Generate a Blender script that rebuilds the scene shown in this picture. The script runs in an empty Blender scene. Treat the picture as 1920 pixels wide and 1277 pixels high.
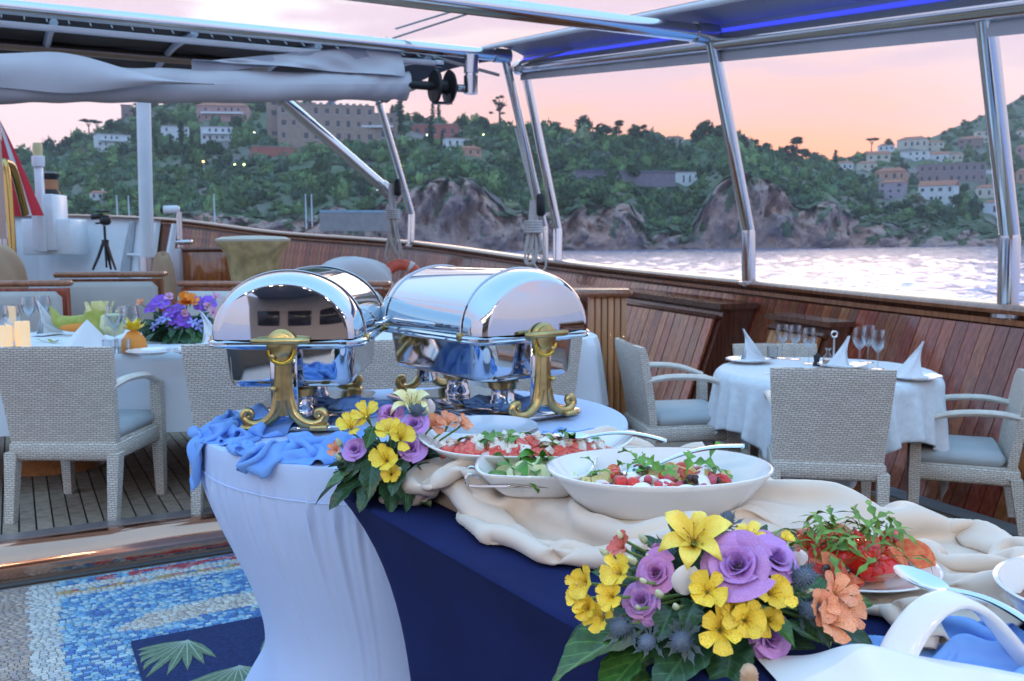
import bpy, bmesh, math, random
import numpy as np
from mathutils import Vector, Matrix
random.seed(7); np.random.seed(7)
PI = math.pi
R = math.radians
scene = bpy.context.scene
COL = scene.collection

# ------------------------------------------------------------------ camera
FPX = 1750.0                       # focal length in pixels of a 1920 px wide picture
CAM_H = 1.5
PITCH = R(6.0); ROLL = R(-0.35)
cam_d = bpy.data.cameras.new('camera'); cam = bpy.data.objects.new('camera', cam_d); COL.objects.link(cam)
cam_d.sensor_width = 36.0; cam_d.lens = FPX * 36.0 / 1920.0
cam_d.clip_start = 0.05; cam_d.clip_end = 9000
CAM_R = Matrix.Rotation(PI / 2 - PITCH, 3, 'X') @ Matrix.Rotation(ROLL, 3, 'Z')
cam.matrix_world = Matrix.Translation((0, 0, CAM_H)) @ CAM_R.to_4x4()
cam_d.dof.use_dof = True; cam_d.dof.focus_distance = 1.75; cam_d.dof.aperture_fstop = 10
scene.camera = cam

# ------------------------------------------------------------------ sky
SUN_AZ = R(10.0)                   # the sun has just gone behind the hill
world = bpy.data.worlds.new('World'); scene.world = world; world.use_nodes = True
def build_sky():
    nt = world.node_tree; nt.nodes.clear(); N = nt.nodes.new; L = nt.links.new
    out = N('ShaderNodeOutputWorld'); bg = N('ShaderNodeBackground'); L(bg.outputs[0], out.inputs[0])
    tc = N('ShaderNodeTexCoord'); sep = N('ShaderNodeSeparateXYZ'); L(tc.outputs['Generated'], sep.inputs[0])
    def ramp(stops):
        r = N('ShaderNodeValToRGB'); e = r.color_ramp.elements
        while len(e) > 1: e.remove(e[-1])
        for i, (p, c) in enumerate(stops):
            k = e[0] if i == 0 else e.new(p)
            k.position = p; k.color = (*c, 1)
        L(sep.outputs['Z'], r.inputs[0]); return r
    ZEN = [(.75, (.36, .66, 1.00)), (1.0, (.30, .60, .98))]
    glow = ramp([(0.0, (1.10, .36, .12)), (.075, (1.04, .39, .18)), (.11, (.92, .42, .27)), (.145, (.80, .44, .37)), (.185, (.70, .49, .48)),
                 (.23, (.68, .55, .57)), (.30, (.76, .74, .80)), (.50, (.54, .76, 1.0))] + ZEN)
    away = ramp([(0.0, (.74, .48, .48)), (.06, (.75, .52, .53)), (.14, (.75, .58, .60)), (.21, (.76, .68, .69)), (.30, (.78, .80, .84)),
                 (.50, (.54, .76, 1.0))] + ZEN)
    rear = ramp([(0.0, (.42, .40, .48)), (.08, (.46, .45, .56)), (.18, (.40, .50, .72)), (.34, (.34, .56, .86)), (.50, (.34, .62, .96))] + ZEN)
    # azimuth towards the sunset
    vm = N('ShaderNodeVectorMath'); vm.operation = 'MULTIPLY'; L(tc.outputs['Generated'], vm.inputs[0]); vm.inputs[1].default_value = (1, 1, 0)
    nm = N('ShaderNodeVectorMath'); nm.operation = 'NORMALIZE'; L(vm.outputs[0], nm.inputs[0])
    dt = N('ShaderNodeVectorMath'); dt.operation = 'DOT_PRODUCT'; L(nm.outputs[0], dt.inputs[0]); dt.inputs[1].default_value = (math.sin(SUN_AZ), math.cos(SUN_AZ), 0)
    mr = N('ShaderNodeMapRange'); mr.interpolation_type = 'SMOOTHSTEP'; L(dt.outputs['Value'], mr.inputs[0])
    mr.inputs[1].default_value = .925; mr.inputs[2].default_value = .998
    mr0 = N('ShaderNodeMapRange'); mr0.interpolation_type = 'SMOOTHSTEP'; L(dt.outputs['Value'], mr0.inputs[0])
    mr0.inputs[1].default_value = .30; mr0.inputs[2].default_value = .80
    mx0 = N('ShaderNodeMix'); mx0.data_type = 'RGBA'; L(mr0.outputs[0], mx0.inputs[0]); L(rear.outputs[0], mx0.inputs[6]); L(away.outputs[0], mx0.inputs[7])
    mx = N('ShaderNodeMix'); mx.data_type = 'RGBA'; L(mr.outputs[0], mx.inputs[0]); L(mx0.outputs[2], mx.inputs[6]); L(glow.outputs[0], mx.inputs[7])
    # soft drawn-out cloud
    mp = N('ShaderNodeMapping'); mp.inputs['Scale'].default_value = (2.4, 2.4, 13.0); L(tc.outputs['Generated'], mp.inputs[0])
    ns = N('ShaderNodeTexNoise'); ns.inputs['Scale'].default_value = 2.1; ns.inputs['Detail'].default_value = 5; ns.inputs['Roughness'].default_value = .52; L(mp.outputs[0], ns.inputs[0])
    cr = N('ShaderNodeMapRange'); cr.interpolation_type = 'SMOOTHSTEP'; L(ns.outputs[0], cr.inputs[0]); cr.inputs[1].default_value = .40; cr.inputs[2].default_value = .56; cr.inputs[4].default_value = .85
    hz = N('ShaderNodeMapRange'); L(sep.outputs['Z'], hz.inputs[0]); hz.inputs[1].default_value = .10; hz.inputs[2].default_value = .19
    hz2 = N('ShaderNodeMapRange'); L(sep.outputs['Z'], hz2.inputs[0]); hz2.inputs[1].default_value = .34; hz2.inputs[2].default_value = .50; hz2.inputs[3].default_value = 1; hz2.inputs[4].default_value = 0
    m1 = N('ShaderNodeMath'); m1.operation = 'MULTIPLY'; L(cr.outputs[0], m1.inputs[0]); L(hz.outputs[0], m1.inputs[1])
    m2 = N('ShaderNodeMath'); m2.operation = 'MULTIPLY'; L(m1.outputs[0], m2.inputs[0]); L(hz2.outputs[0], m2.inputs[1])
    mc = N('ShaderNodeMix'); mc.data_type = 'RGBA'; L(m2.outputs[0], mc.inputs[0]); L(mx.outputs[2], mc.inputs[6]); mc.inputs[7].default_value = (.57, .43, .50, 1)
    L(mc.outputs[2], bg.inputs[0]); bg.inputs[1].default_value = 1.0
build_sky()
sun_d = bpy.data.lights.new('sun', 'SUN'); sun = bpy.data.objects.new('sun', sun_d); COL.objects.link(sun)
sun_d.energy = 0.5; sun_d.angle = R(35); sun_d.color = (1.0, .72, .52)
SUN_EL = R(13)
sun.rotation_euler = (PI / 2 - SUN_EL, 0, PI - SUN_AZ)
sun.location = (0, 0, 30)

# ------------------------------------------------------------------ render settings
scene.render.engine = 'CYCLES'
vs = scene.view_settings
vs.view_transform = 'Standard'; vs.look = 'None'; vs.gamma = 1.0; vs.use_curve_mapping = False; vs.exposure = 0.85
cy = scene.cycles
cy.use_denoising = True
try: cy.denoiser = 'OPENIMAGEDENOISE'; cy.denoising_input_passes = 'RGB_ALBEDO_NORMAL'
except Exception: pass
cy.max_bounces = 8; cy.glossy_bounces = 5; cy.transmission_bounces = 8; cy.transparent_max_bounces = 8; cy.diffuse_bounces = 3
cy.caustics_reflective = False; cy.caustics_refractive = False
cy.sample_clamp_indirect = 4.0

# ------------------------------------------------------------------ pixel helpers (photograph pixels, 1920 x 1277)
def ray(px, py):
    return CAM_R @ Vector(((px - 960) / FPX, -(py - 638.5) / FPX, -1.0))
def at_z(px, py, z):
    d = ray(px, py); return Vector((0, 0, CAM_H)) + d * ((z - CAM_H) / d.z)
def at_d(px, py, d):
    r = ray(px, py); return Vector((0, 0, CAM_H)) + r * (d / r.y)
# boat frame: A runs forward along the yacht, NN points outboard
BA = R(28)
AX = Vector((-math.sin(BA), math.cos(BA), 0)); NN = Vector((math.cos(BA), math.sin(BA), 0))
def uv(u, v, z=0): return NN * u + AX * v + Vector((0, 0, z))
def deckz(x, y):
    u = x * NN.x + y * NN.y
    return .19 - .020 * max(0, u - 1.0) ** 2
def on_deck(x, y, dz=0): return Vector((x, y, deckz(x, y) + dz))

# ------------------------------------------------------------------ things and parts
def link(o, parent=None):
    COL.objects.link(o)
    if parent is not None: o.parent = parent
    return o
def tag(o, label=None, cat=None, group=None, kind=None):
    if label: o['label'] = label
    if cat: o['category'] = cat
    if group: o['group'] = group
    if kind: o['kind'] = kind
    return o
def thing(name, label, cat, loc=(0, 0, 0), rz=0, group=None, rot=None):
    o = bpy.data.objects.new(name, None); link(o); o.empty_display_size = .1
    o.location = loc; o.rotation_euler = rot if rot else (0, 0, rz)
    return tag(o, label, cat, group)
def copy_tree(o, parent=None):
    c = o.copy(); link(c); c.parent = parent
    for ch in KIDS.get(o.name, []):
        cc = copy_tree(ch, c)
        KIDS.setdefault(c.name, []).append(cc)
    return c
KIDS = {}

class MB:
    def __init__(s): s.v = []; s.f = []; s.m = []
    def add(s, vs, fs, mi=0, M=None):
        o = len(s.v)
        if M is not None: vs = [M @ Vector(p) for p in vs]
        s.v.extend([tuple(p) for p in vs]); s.f.extend([tuple(i + o for i in f) for f in fs]); s.m.extend([mi] * len(fs)); return s
    def box(s, c, size, mi=0, M=None):
        x, y, z = [k / 2 for k in size]; cx, cy_, cz = c
        vs = [(cx + a * x, cy_ + b * y, cz + d * z) for d in (-1, 1) for b in (-1, 1) for a in (-1, 1)]
        return s.add(vs, [(0, 2, 3, 1), (4, 5, 7, 6), (0, 1, 5, 4), (2, 6, 7, 3), (0, 4, 6, 2), (1, 3, 7, 5)], mi, M)
    def rbox(s, c, size, r=.01, mi=0, M=None):
        hx, hy, hz = [k / 2 for k in size]; r = min(r, hx * .98, hy * .98, hz * .98); c = Vector(c)
        idx = {}; vs = []
        for sx in (-1, 1):
            for sy in (-1, 1):
                for sz in (-1, 1):
                    for ax in range(3):
                        p = [sx * (hx - r), sy * (hy - r), sz * (hz - r)]
                        p[ax] = (sx, sy, sz)[ax] * (hx, hy, hz)[ax]
                        idx[(sx, sy, sz, ax)] = len(vs); vs.append(c + Vector(p))
        fs = []
        def q(l):
            n = (vs[l[1]] - vs[l[0]]).cross(vs[l[2]] - vs[l[1]])
            m = sum((vs[i] for i in l), Vector()) / len(l) - c
            fs.append(tuple(l) if n.dot(m) > 0 else tuple(reversed(l)))
        S = (-1, 1)
        for a in S:
            q([idx[(a, -1, -1, 0)], idx[(a, 1, -1, 0)], idx[(a, 1, 1, 0)], idx[(a, -1, 1, 0)]])
            q([idx[(-1, a, -1, 1)], idx[(1, a, -1, 1)], idx[(1, a, 1, 1)], idx[(-1, a, 1, 1)]])
            q([idx[(-1, -1, a, 2)], idx[(1, -1, a, 2)], idx[(1, 1, a, 2)], idx[(-1, 1, a, 2)]])
            for b in S:
                q([idx[(a, b, -1, 0)], idx[(a, b, 1, 0)], idx[(a, b, 1, 1)], idx[(a, b, -1, 1)]])
                q([idx[(a, -1, b, 0)], idx[(a, 1, b, 0)], idx[(a, 1, b, 2)], idx[(a, -1, b, 2)]])
                q([idx[(-1, a, b, 1)], idx[(1, a, b, 1)], idx[(1, a, b, 2)], idx[(-1, a, b, 2)]])
                for d in S: q([idx[(a, b, d, 0)], idx[(a, b, d, 1)], idx[(a, b, d, 2)]])
        return s.add(vs, fs, mi, M)
    def tube(s, path, rad, seg=8, mi=0, caps=True, M=None, flat=None):
        P = [Vector(p) for p in path]; n = len(P)
        rr = rad if isinstance(rad, (list, tuple)) else [rad] * n
        T = [(P[min(i + 1, n - 1)] - P[max(i - 1, 0)]).normalized() for i in range(n)]
        up = Vector((0, 0, 1)) if abs(T[0].z) < .9 else Vector((1, 0, 0))
        X = T[0].cross(up).normalized(); vs = []
        for i in range(n):
            X = (X - T[i] * X.dot(T[i])).normalized(); Y = T[i].cross(X)
            for k in range(seg):
                a = 2 * PI * k / seg
                vs.append(P[i] + X * (math.cos(a) * rr[i]) + Y * (math.sin(a) * rr[i] * (flat or 1)))
        fs = [(i * seg + k, i * seg + (k + 1) % seg, (i + 1) * seg + (k + 1) % seg, (i + 1) * seg + k) for i in range(n - 1) for k in range(seg)]
        fs = [tuple(reversed(f)) for f in fs] if False else fs
        if caps: fs += [tuple(range(seg - 1, -1, -1)), tuple((n - 1) * seg + k for k in range(seg))]
        return s.add(vs, fs, mi, M)
    def lathe(s, prof, seg=24, mi=0, M=None, wob=None):
        vs = []; n = len(prof)
        for i, (r, z) in enumerate(prof):
            for k in range(seg):
                a = 2 * PI * k / seg; q = r * (wob(a, i) if wob else 1)
                vs.append((q * math.cos(a), q * math.sin(a), z))
        fs = [(i * seg + k, i * seg + (k + 1) % seg, (i + 1) * seg + (k + 1) % seg, (i + 1) * seg + k) for i in range(n - 1) for k in range(seg)]
        if prof[0][0] > 1e-6: fs.append(tuple(range(seg - 1, -1, -1)))
        if prof[-1][0] > 1e-6: fs.append(tuple((n - 1) * seg + k for k in range(seg)))
        return s.add(vs, fs, mi, M)
    def grid(s, fn, nu, nv, mi=0, M=None, closeu=False):
        vs = [fn(i / nu, j / nv) for j in range(nv + 1) for i in range(nu + (0 if closeu else 1))]
        w = nu if closeu else nu + 1
        fs = [(j * w + i, j * w + (i + 1) % w, (j + 1) * w + (i + 1) % w, (j + 1) * w + i) for j in range(nv) for i in range(nu)]
        return s.add(vs, fs, mi, M)
    def ell(s, c, r, nu=12, nv=8, mi=0, M=None, wob=0, seed=0):
        rnd = random.Random(seed); ph = [rnd.uniform(0, 6.28) for _ in range(6)]
        def fn(u, v):
            a = u * 2 * PI; b = (v - .5) * PI
            k = 1 + wob * (math.sin(2 * a + ph[0]) * math.cos(b) + math.sin(3 * b + ph[1]) + math.sin(3 * a + 2 * b + ph[2])) / 2
            return (c[0] + r[0] * math.cos(b) * math.cos(a) * k, c[1] + r[1] * math.cos(b) * math.sin(a) * k, c[2] + r[2] * math.sin(b) * k)
        return s.grid(fn, nu, nv, mi, M, closeu=True)
    def prism(s, outline, z0, z1, mi=0, M=None):
        n = len(outline); vs = [(x, y, z0) for x, y in outline] + [(x, y, z1) for x, y in outline]
        return s.add(vs, [tuple(range(n - 1, -1, -1)), tuple(range(n, 2 * n))] + [(i, (i + 1) % n, n + (i + 1) % n, n + i) for i in range(n)], mi, M)
    def mesh(s, name, mats, smooth=50):
        me = bpy.data.meshes.new(name); me.from_pydata(s.v, [], s.f)
        for m in (mats if isinstance(mats, (list, tuple)) else [mats]): me.materials.append(m)
        if any(s.m): me.polygons.foreach_set('material_index', s.m)
        if smooth:
            me.polygons.foreach_set('use_smooth', [True] * len(me.polygons))
            if smooth < 180: me.set_sharp_from_angle(angle=R(smooth))
        me.update(); return me
    def build(s, name, mats, parent=None, smooth=50):
        return put(name, s.mesh(name, mats, smooth), parent)
def put(name, me, parent=None, loc=None, rot=None, scale=None, M=None):
    o = bpy.data.objects.new(name, me); link(o, parent)
    if parent is not None: KIDS.setdefault(parent.name, []).append(o)
    if loc is not None: o.location = loc
    if rot is not None: o.rotation_euler = rot
    if scale is not None: o.scale = scale if hasattr(scale, '__len__') else (scale,) * 3
    if M is not None: o.matrix_local = M
    return o
def frame(o, z, x=None):
    """matrix at o whose local Z is z"""
    z = Vector(z).normalized(); x = Vector(x) if x is not None else (Vector((1, 0, 0)) if abs(z.x) < .8 else Vector((0, 1, 0)))
    x = (x - z * x.dot(z)).normalized(); y = z.cross(x)
    M = Matrix((x, y, z)).transposed().to_4x4(); M.translation = Vector(o); return M
def lerp(a, b, t): return a + (b - a) * t
def sstep(a, b, x):
    t = min(1, max(0, (x - a) / (b - a))); return t * t * (3 - 2 * t)
def interp(x, pts):
    if x <= pts[0][0]: return pts[0][1]
    for (a, b), (c, d) in zip(pts, pts[1:]):
        if x <= c: return b + (d - b) * (x - a) / (c - a)
    return pts[-1][1]
def catmull(P, n):
    P = [Vector(p) for p in P]; Q = [P[0] * 2 - P[1]] + P + [P[-1] * 2 - P[-2]]; out = []
    for i in range(1, len(Q) - 2):
        a, b, c, d = Q[i - 1:i + 3]
        for k in range(n):
            t = k / n
            out.append(.5 * ((2 * b) + (c - a) * t + (2 * a - 5 * b + 4 * c - d) * t * t + (3 * b - a - 3 * c + d) * t ** 3))
    out.append(P[-1]); return out

# ------------------------------------------------------------------ materials
def mat(name, col, rough=.5, metal=0, var=0, vscale=8, bump=0, bscale=60, objvar=0, col2=None, coat=0, spec=.5, sss=0, trans=0, ior=1.45, emit=None, estr=0, detail=4, sheen=0, stretch=None, alpha=1, coord='Object', lohi=(.35, .65)):
    m = bpy.data.materials.new(name); m.use_nodes = True; nt = m.node_tree; N = nt.nodes.new; L = nt.links.new
    b = nt.nodes['Principled BSDF']; I = b.inputs
    I['Base Color'].default_value = (*col, 1); I['Roughness'].default_value = rough; I['Metallic'].default_value = metal
    I['Specular IOR Level'].default_value = spec; I['IOR'].default_value = ior; I['Coat Weight'].default_value = coat; I['Coat Roughness'].default_value = .06
    I['Sheen Weight'].default_value = sheen
    if sss: I['Subsurface Weight'].default_value = sss; I['Subsurface Radius'].default_value = (.02, .008, .004); I['Subsurface Scale'].default_value = .5
    I['Transmission Weight'].default_value = trans
    if emit: I['Emission Color'].default_value = (*emit, 1); I['Emission Strength'].default_value = estr
    tc = N('ShaderNodeTexCoord'); src = tc.outputs[coord]
    if stretch:
        mp = N('ShaderNodeMapping'); mp.inputs['Scale'].default_value = stretch; L(src, mp.inputs[0]); src = mp.outputs[0]
    last = None
    if var or col2:
        ns = N('ShaderNodeTexNoise'); ns.inputs['Scale'].default_value = vscale; ns.inputs['Detail'].default_value = detail; L(src, ns.inputs[0])
        mr = N('ShaderNodeMapRange'); L(ns.outputs[0], mr.inputs[0]); mr.inputs[1].default_value = lohi[0]; mr.inputs[2].default_value = lohi[1]
        mx = N('ShaderNodeMix'); mx.data_type = 'RGBA'; L(mr.outputs[0], mx.inputs[0])
        c2 = col2 if col2 else tuple(min(1, c * (1 + var)) for c in col)
        c1 = col if col2 else tuple(c * (1 - var) for c in col)
        mx.inputs[6].default_value = (*c1, 1); mx.inputs[7].default_value = (*c2, 1); last = mx.outputs[2]
    if objvar:
        oi = N('ShaderNodeObjectInfo'); hs = N('ShaderNodeHueSaturation')
        mr2 = N('ShaderNodeMapRange'); L(oi.outputs['Random'], mr2.inputs[0]); mr2.inputs[3].default_value = 1 - objvar; mr2.inputs[4].default_value = 1 + objvar
        L(mr2.outputs[0], hs.inputs['Value'])
        mr3 = N('ShaderNodeMapRange'); ml = N('ShaderNodeMath'); ml.operation = 'FRACT'; mm = N('ShaderNodeMath'); mm.operation = 'MULTIPLY'; mm.inputs[1].default_value = 7.31
        L(oi.outputs['Random'], mm.inputs[0]); L(mm.outputs[0], ml.inputs[0]); L(ml.outputs[0], mr3.inputs[0]); mr3.inputs[3].default_value = .5 - objvar * .04; mr3.inputs[4].default_value = .5 + objvar * .04
        L(mr3.outputs[0], hs.inputs['Hue'])
        if last is not None: L(last, hs.inputs['Color'])
        else: hs.inputs['Color'].default_value = (*col, 1)
        last = hs.outputs[0]
    if last is not None: L(last, I['Base Color'])
    if bump:
        nb = N('ShaderNodeTexNoise'); nb.inputs['Scale'].default_value = bscale; nb.inputs['Detail'].default_value = 3; L(src, nb.inputs[0])
        bp = N('ShaderNodeBump'); bp.inputs['Strength'].default_value = bump; bp.inputs['Distance'].default_value = .01; L(nb.outputs[0], bp.inputs['Height']); L(bp.outputs[0], I['Normal'])
    if alpha < 1: I['Alpha'].default_value = alpha
    m['nodes_src'] = 1
    return m
def bsdf(m): return m.node_tree.nodes['Principled BSDF']
def attr_color(m, name='tint'):
    """multiply in a per-piece colour stored on the mesh (the piece's own colour)"""
    nt = m.node_tree; b = bsdf(m); at = nt.nodes.new('ShaderNodeAttribute'); at.attribute_name = name
    nt.links.new(at.outputs['Color'], b.inputs['Base Color']); return m
# ================================================================== SEA, SHORE, HILLSIDE
SEA_Z = -3.0
def np_mesh(name, V, F, mats, tint=None, smooth=False):
    me = bpy.data.meshes.new(name); nv, nf, k = len(V), len(F), F.shape[1]
    me.vertices.add(nv); me.vertices.foreach_set('co', np.ascontiguousarray(V, dtype=np.float32).ravel())
    me.loops.add(nf * k); me.loops.foreach_set('vertex_index', np.ascontiguousarray(F, dtype=np.int32).ravel())
    me.polygons.add(nf); me.polygons.foreach_set('loop_start', np.arange(0, nf * k, k, dtype=np.int32)); me.polygons.foreach_set('loop_total', np.full(nf, k, dtype=np.int32))
    for m in (mats if isinstance(mats, list) else [mats]): me.materials.append(m)
    me.update(calc_edges=True)
    if tint is not None:
        at = me.color_attributes.new('tint', 'FLOAT_COLOR', 'POINT'); c = np.ones((nv, 4), dtype=np.float32); c[:, :3] = tint; at.data.foreach_set('color', c.ravel())
    if smooth: me.polygons.foreach_set('use_smooth', [True] * nf)
    return me
def grid4(nx, ny):
    i = np.arange(nx * ny).reshape(ny, nx); return np.stack([i[:-1, :-1], i[:-1, 1:], i[1:, 1:], i[1:, :-1]], -1).reshape(-1, 4)
def make_sea():
    m = bpy.data.materials.new('sea_water'); m.use_nodes = True; nt = m.node_tree; N = nt.nodes.new; L = nt.links.new
    b = bsdf(m); b.inputs['Base Color'].default_value = (.20, .34, .60, 1); b.inputs['Roughness'].default_value = .08; b.inputs['IOR'].default_value = 1.42; b.inputs['Metallic'].default_value = .30
    b.inputs['Specular IOR Level'].default_value = .5
    tc = N('ShaderNodeTexCoord'); prev = None
    for sc, st, dist, rot in (((1.2, 1.6, 1), 1.0, .16, -.3),):
        mp = N('ShaderNodeMapping'); mp.inputs['Scale'].default_value = sc; mp.inputs['Rotation'].default_value = (0, 0, rot); L(tc.outputs['Object'], mp.inputs[0])
        ns = N('ShaderNodeTexNoise'); ns.inputs['Scale'].default_value = 1.0; ns.inputs['Detail'].default_value = 3; L(mp.outputs[0], ns.inputs[0])
        bp = N('ShaderNodeBump'); bp.inputs['Strength'].default_value = st; bp.inputs['Distance'].default_value = dist; L(ns.outputs[0], bp.inputs['Height'])
        if prev is not None: L(prev, bp.inputs['Normal'])
        prev = bp.outputs[0]
    L(prev, b.inputs['Normal'])
    # wind waves: a fan of real swell between the yacht and the shore, set in a wide flat sheet
    rng = np.random.default_rng(8); nc, nr = 460, 430
    th = np.linspace(R(-60), R(62), nc); rr = 9 * (900 / 9) ** np.linspace(0, 1, nr); T, RR = np.meshgrid(th, rr); X = RR * np.sin(T); Y = RR * np.cos(T); Z = np.zeros_like(X)
    for k in range(26):
        lam = 1.6 * (11 / 1.6) ** rng.random(); a = rng.normal(.35, .75); kx, ky = math.sin(a) * 2 * PI / lam, math.cos(a) * 2 * PI / lam
        cell = RR * .0045                        # waves finer than the sheet's cells fade out
        Z += lam * .0085 * np.sin(X * kx + Y * ky + rng.uniform(0, 6.28)) * np.clip(1.6 - cell * 2.2 / lam, .15, 1)
    Z *= np.clip((900 - RR) / 150, 0, 1)
    V = np.stack([X, Y, Z], -1).reshape(-1, 3); F = grid4(nc, nr)
    V2 = np.array([(-5000, -3000, -.9), (5000, -3000, -.9), (5000, 7000, -.9), (-5000, 7000, -.9)]); F2 = np.array([[0, 1, 2, 3]]) + len(V)
    o = put('sea', np_mesh('sea', np.concatenate([V, V2]), np.concatenate([F[:, ::-1], F2]), m, smooth=True)); o.location.z = SEA_Z; tag(o, kind='structure')
make_sea()

SKYLINE = [(-400, 300), (-200, 300), (0, 290), (60, 286), (130, 274), (170, 258), (205, 245), (245, 222), (300, 203), (400, 192), (520, 196), (620, 206), (700, 225), (760, 226), (830, 236), (900, 240), (960, 246),
           (1040, 252), (1100, 258), (1200, 258), (1260, 268), (1330, 268), (1400, 285), (1460, 300), (1530, 308), (1600, 302), (1640, 292), (1700, 280), (1770, 252), (1830, 230), (1880, 205), (1920, 178), (2000, 130), (2150, 90), (2500, 80)]
CLIFF = [(-400, 425), (0, 420), (550, 415), (620, 405), (700, 402), (760, 372), (800, 348), (850, 336), (890, 346), (940, 385), (1000, 420), (1060, 414), (1090, 394), (1140, 388), (1180, 396), (1200, 416), (1215, 442), (1290, 442), (1318, 385), (1345, 352), (1390, 338), (1440, 350), (1465, 376),
         (1485, 400), (1510, 398), (1545, 385), (1575, 400), (1600, 430), (1640, 428), (1720, 430), (1800, 434), (1850, 445), (1880, 457), (1920, 455), (2500, 445)]
DSHORE = [(-400, 400), (0, 440), (1000, 500), (1500, 560), (1860, 640), (1885, 760), (1930, 800), (2500, 800)]
DRIDGE = [(-400, 900), (300, 940), (800, 860), (1300, 800), (1540, 1000), (1650, 1150), (1900, 1500), (2500, 1600)]
def fbm(x, y, oct=4):
    s = 0; a = 1
    for k in range(oct):
        s += a * math.sin(x * 1.7 + 1.3 * math.sin(y * 1.1 + k) + k * 2.1) * math.cos(y * 1.3 + 1.1 * math.sin(x * .9 - k * 1.7)); a *= .5; x *= 2.03; y *= 2.03
    return s
def terr(px, t):
    ds = interp(px, DSHORE); dr = interp(px, DRIDGE); yr = interp(px, SKYLINE); yc = max(interp(px, CLIFF), yr + 25)
    d = ds + (dr - ds) * t ** 1.25
    ys = 455 + (CAM_H - SEA_Z) * FPX / ds + 4
    if t < .10: y = lerp(ys, yc, sstep(0, 1, (t / .10)) ** .8 if t > 0 else 0)
    else:
        q = (t - .10) / .90; y = lerp(yc, yr, q ** .82)
    env = min(1, t / .08) * min(1, (1 - t) / .2 + .25)
    y += env * 7 * fbm(px * .02, t * 9) + (0)
    if t < .13: d += env * 9 * fbm(px * .06 + 5, t * 45, 4)
    return px, y, d
def terr_pt(px, t):
    px, y, d = terr(px, t)
    return Vector(((px - 960) / FPX * d, d, CAM_H + (455 - y) * d / FPX))
def find_t(px, py):
    for k in range(4, 241):
        if terr(px, k / 240)[1] <= py: return k / 240
    return 1.0
rock_m = mat('red_rock', (.50, .30, .25), rough=.9, col2=(.30, .22, .22), vscale=.05, detail=8, bump=1.0, bscale=.25, lohi=(.35, .68)); bsdf(rock_m)
for n_ in rock_m.node_tree.nodes:
    if n_.type == 'BUMP': n_.inputs['Distance'].default_value = 4
soil_m = mat('scrub_ground', (.10, .13, .075), rough=1, col2=(.21, .17, .165), vscale=.022, detail=6, lohi=(.50, .66))
from mathutils import noise as mnoise
def make_hill():
    cols = np.arange(-400, 2501, 4.0); rows = np.concatenate([np.linspace(0, .16, 44), np.linspace(.18, 1, 38)])
    mb = MB(); nc = len(cols)
    for t in rows:
        for px in cols:
            p = terr_pt(px, t)
            if 0 < t < .16:      # fractured rock faces
                k = min(1, t / .02) * min(1, (.16 - t) / .04); q = p * .028; q.z *= 1.6
                a = mnoise.fractal(q, 1.0, 2.1, 5); b = mnoise.turbulence(p * .06, 4, True)
                p.y -= k * (10 * a + 7 * b); p.z += k * (1.5 * a + 2.2 * (b - .4)); p.x += k * 4 * mnoise.fractal(q + Vector((7, 3, 1)), 1.0, 2.1, 4)
            mb.v.append(tuple(p))
    # back slope behind the ridge so that the hill has a far side
    for px in cols:
        p = terr_pt(px, 1.0); mb.v.append((p.x * 1.35, p.y * 1.35, SEA_Z - 5))
    nr = len(rows) + 1
    for j in range(nr - 1):
        for i in range(nc - 1):
            mb.f.append((j * nc + i, j * nc + i + 1, (j + 1) * nc + i + 1, (j + 1) * nc + i))
            t = rows[j]; px = cols[i]; cl = interp(px, CLIFF)
            th = .055 if cl > 424 else .105
            th += .035 * fbm(px * .04, t * 30, 3)
            if t > .02 and fbm(px * .045 + 3, t * 45 + 1, 3) > .75: th = 0
            mb.m.append(0 if t < th else 1)
    o = mb.build('hillside', [rock_m, soil_m], smooth=180); tag(o, kind='structure')
make_hill()
# mountain far behind the ridge gap, with the distance haze put into its blue
mb = MB()
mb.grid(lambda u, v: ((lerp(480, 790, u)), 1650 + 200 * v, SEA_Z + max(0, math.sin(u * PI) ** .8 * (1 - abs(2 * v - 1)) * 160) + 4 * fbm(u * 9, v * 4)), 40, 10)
tag(mb.build('far_mountain', mat('hazed_mountain', (.40, .42, .55), rough=1), smooth=180), kind='structure')

# ---- scrub and woodland that reads as one mass
def ico():
    bm = bmesh.new(); bmesh.ops.create_icosphere(bm, subdivisions=1, radius=1); v = np.array([p.co[:] for p in bm.verts]); f = np.array([[q.index for q in g.verts] for g in bm.faces]); bm.free(); return v, f
ICO_V, ICO_F = ico()
def clump_arrays(n_leaf, rng):
    """lumpy core with ragged leaf triangles round it, unit size"""
    r = 1 + .28 * rng.standard_normal(len(ICO_V)).clip(-1, 1); V = [ICO_V * (r[:, None] * .70)]; F = [ICO_F]
    d = rng.standard_normal((n_leaf, 3)); d /= np.linalg.norm(d, axis=1)[:, None]; d[:, 2] = np.abs(d[:, 2]) * 1.0 - .25
    c = d * rng.uniform(.72, 1.12, n_leaf)[:, None]
    a = rng.standard_normal((n_leaf, 3)) * .17; b = rng.standard_normal((n_leaf, 3)) * .17
    T = np.stack([c + a, c + b, c - (a + b) * .6 + d * .1], 1).reshape(-1, 3)
    F.append(np.arange(n_leaf * 3).reshape(-1, 3) + len(ICO_V)); V.append(T)
    return np.concatenate(V), np.concatenate(F)
leaf_far_m = attr_color(mat('far_foliage', (.06, .1, .06), rough=.95, spec=.15))
GREENS = np.array([(1.32, 1.35, 1.1)]) * np.array([(.070, .110, .065), (.095, .140, .070), (.065, .100, .080), (.115, .160, .080), (.085, .120, .095), (.13, .145, .10), (.17, .145, .13)])
HOUSE_BOX = []
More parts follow.
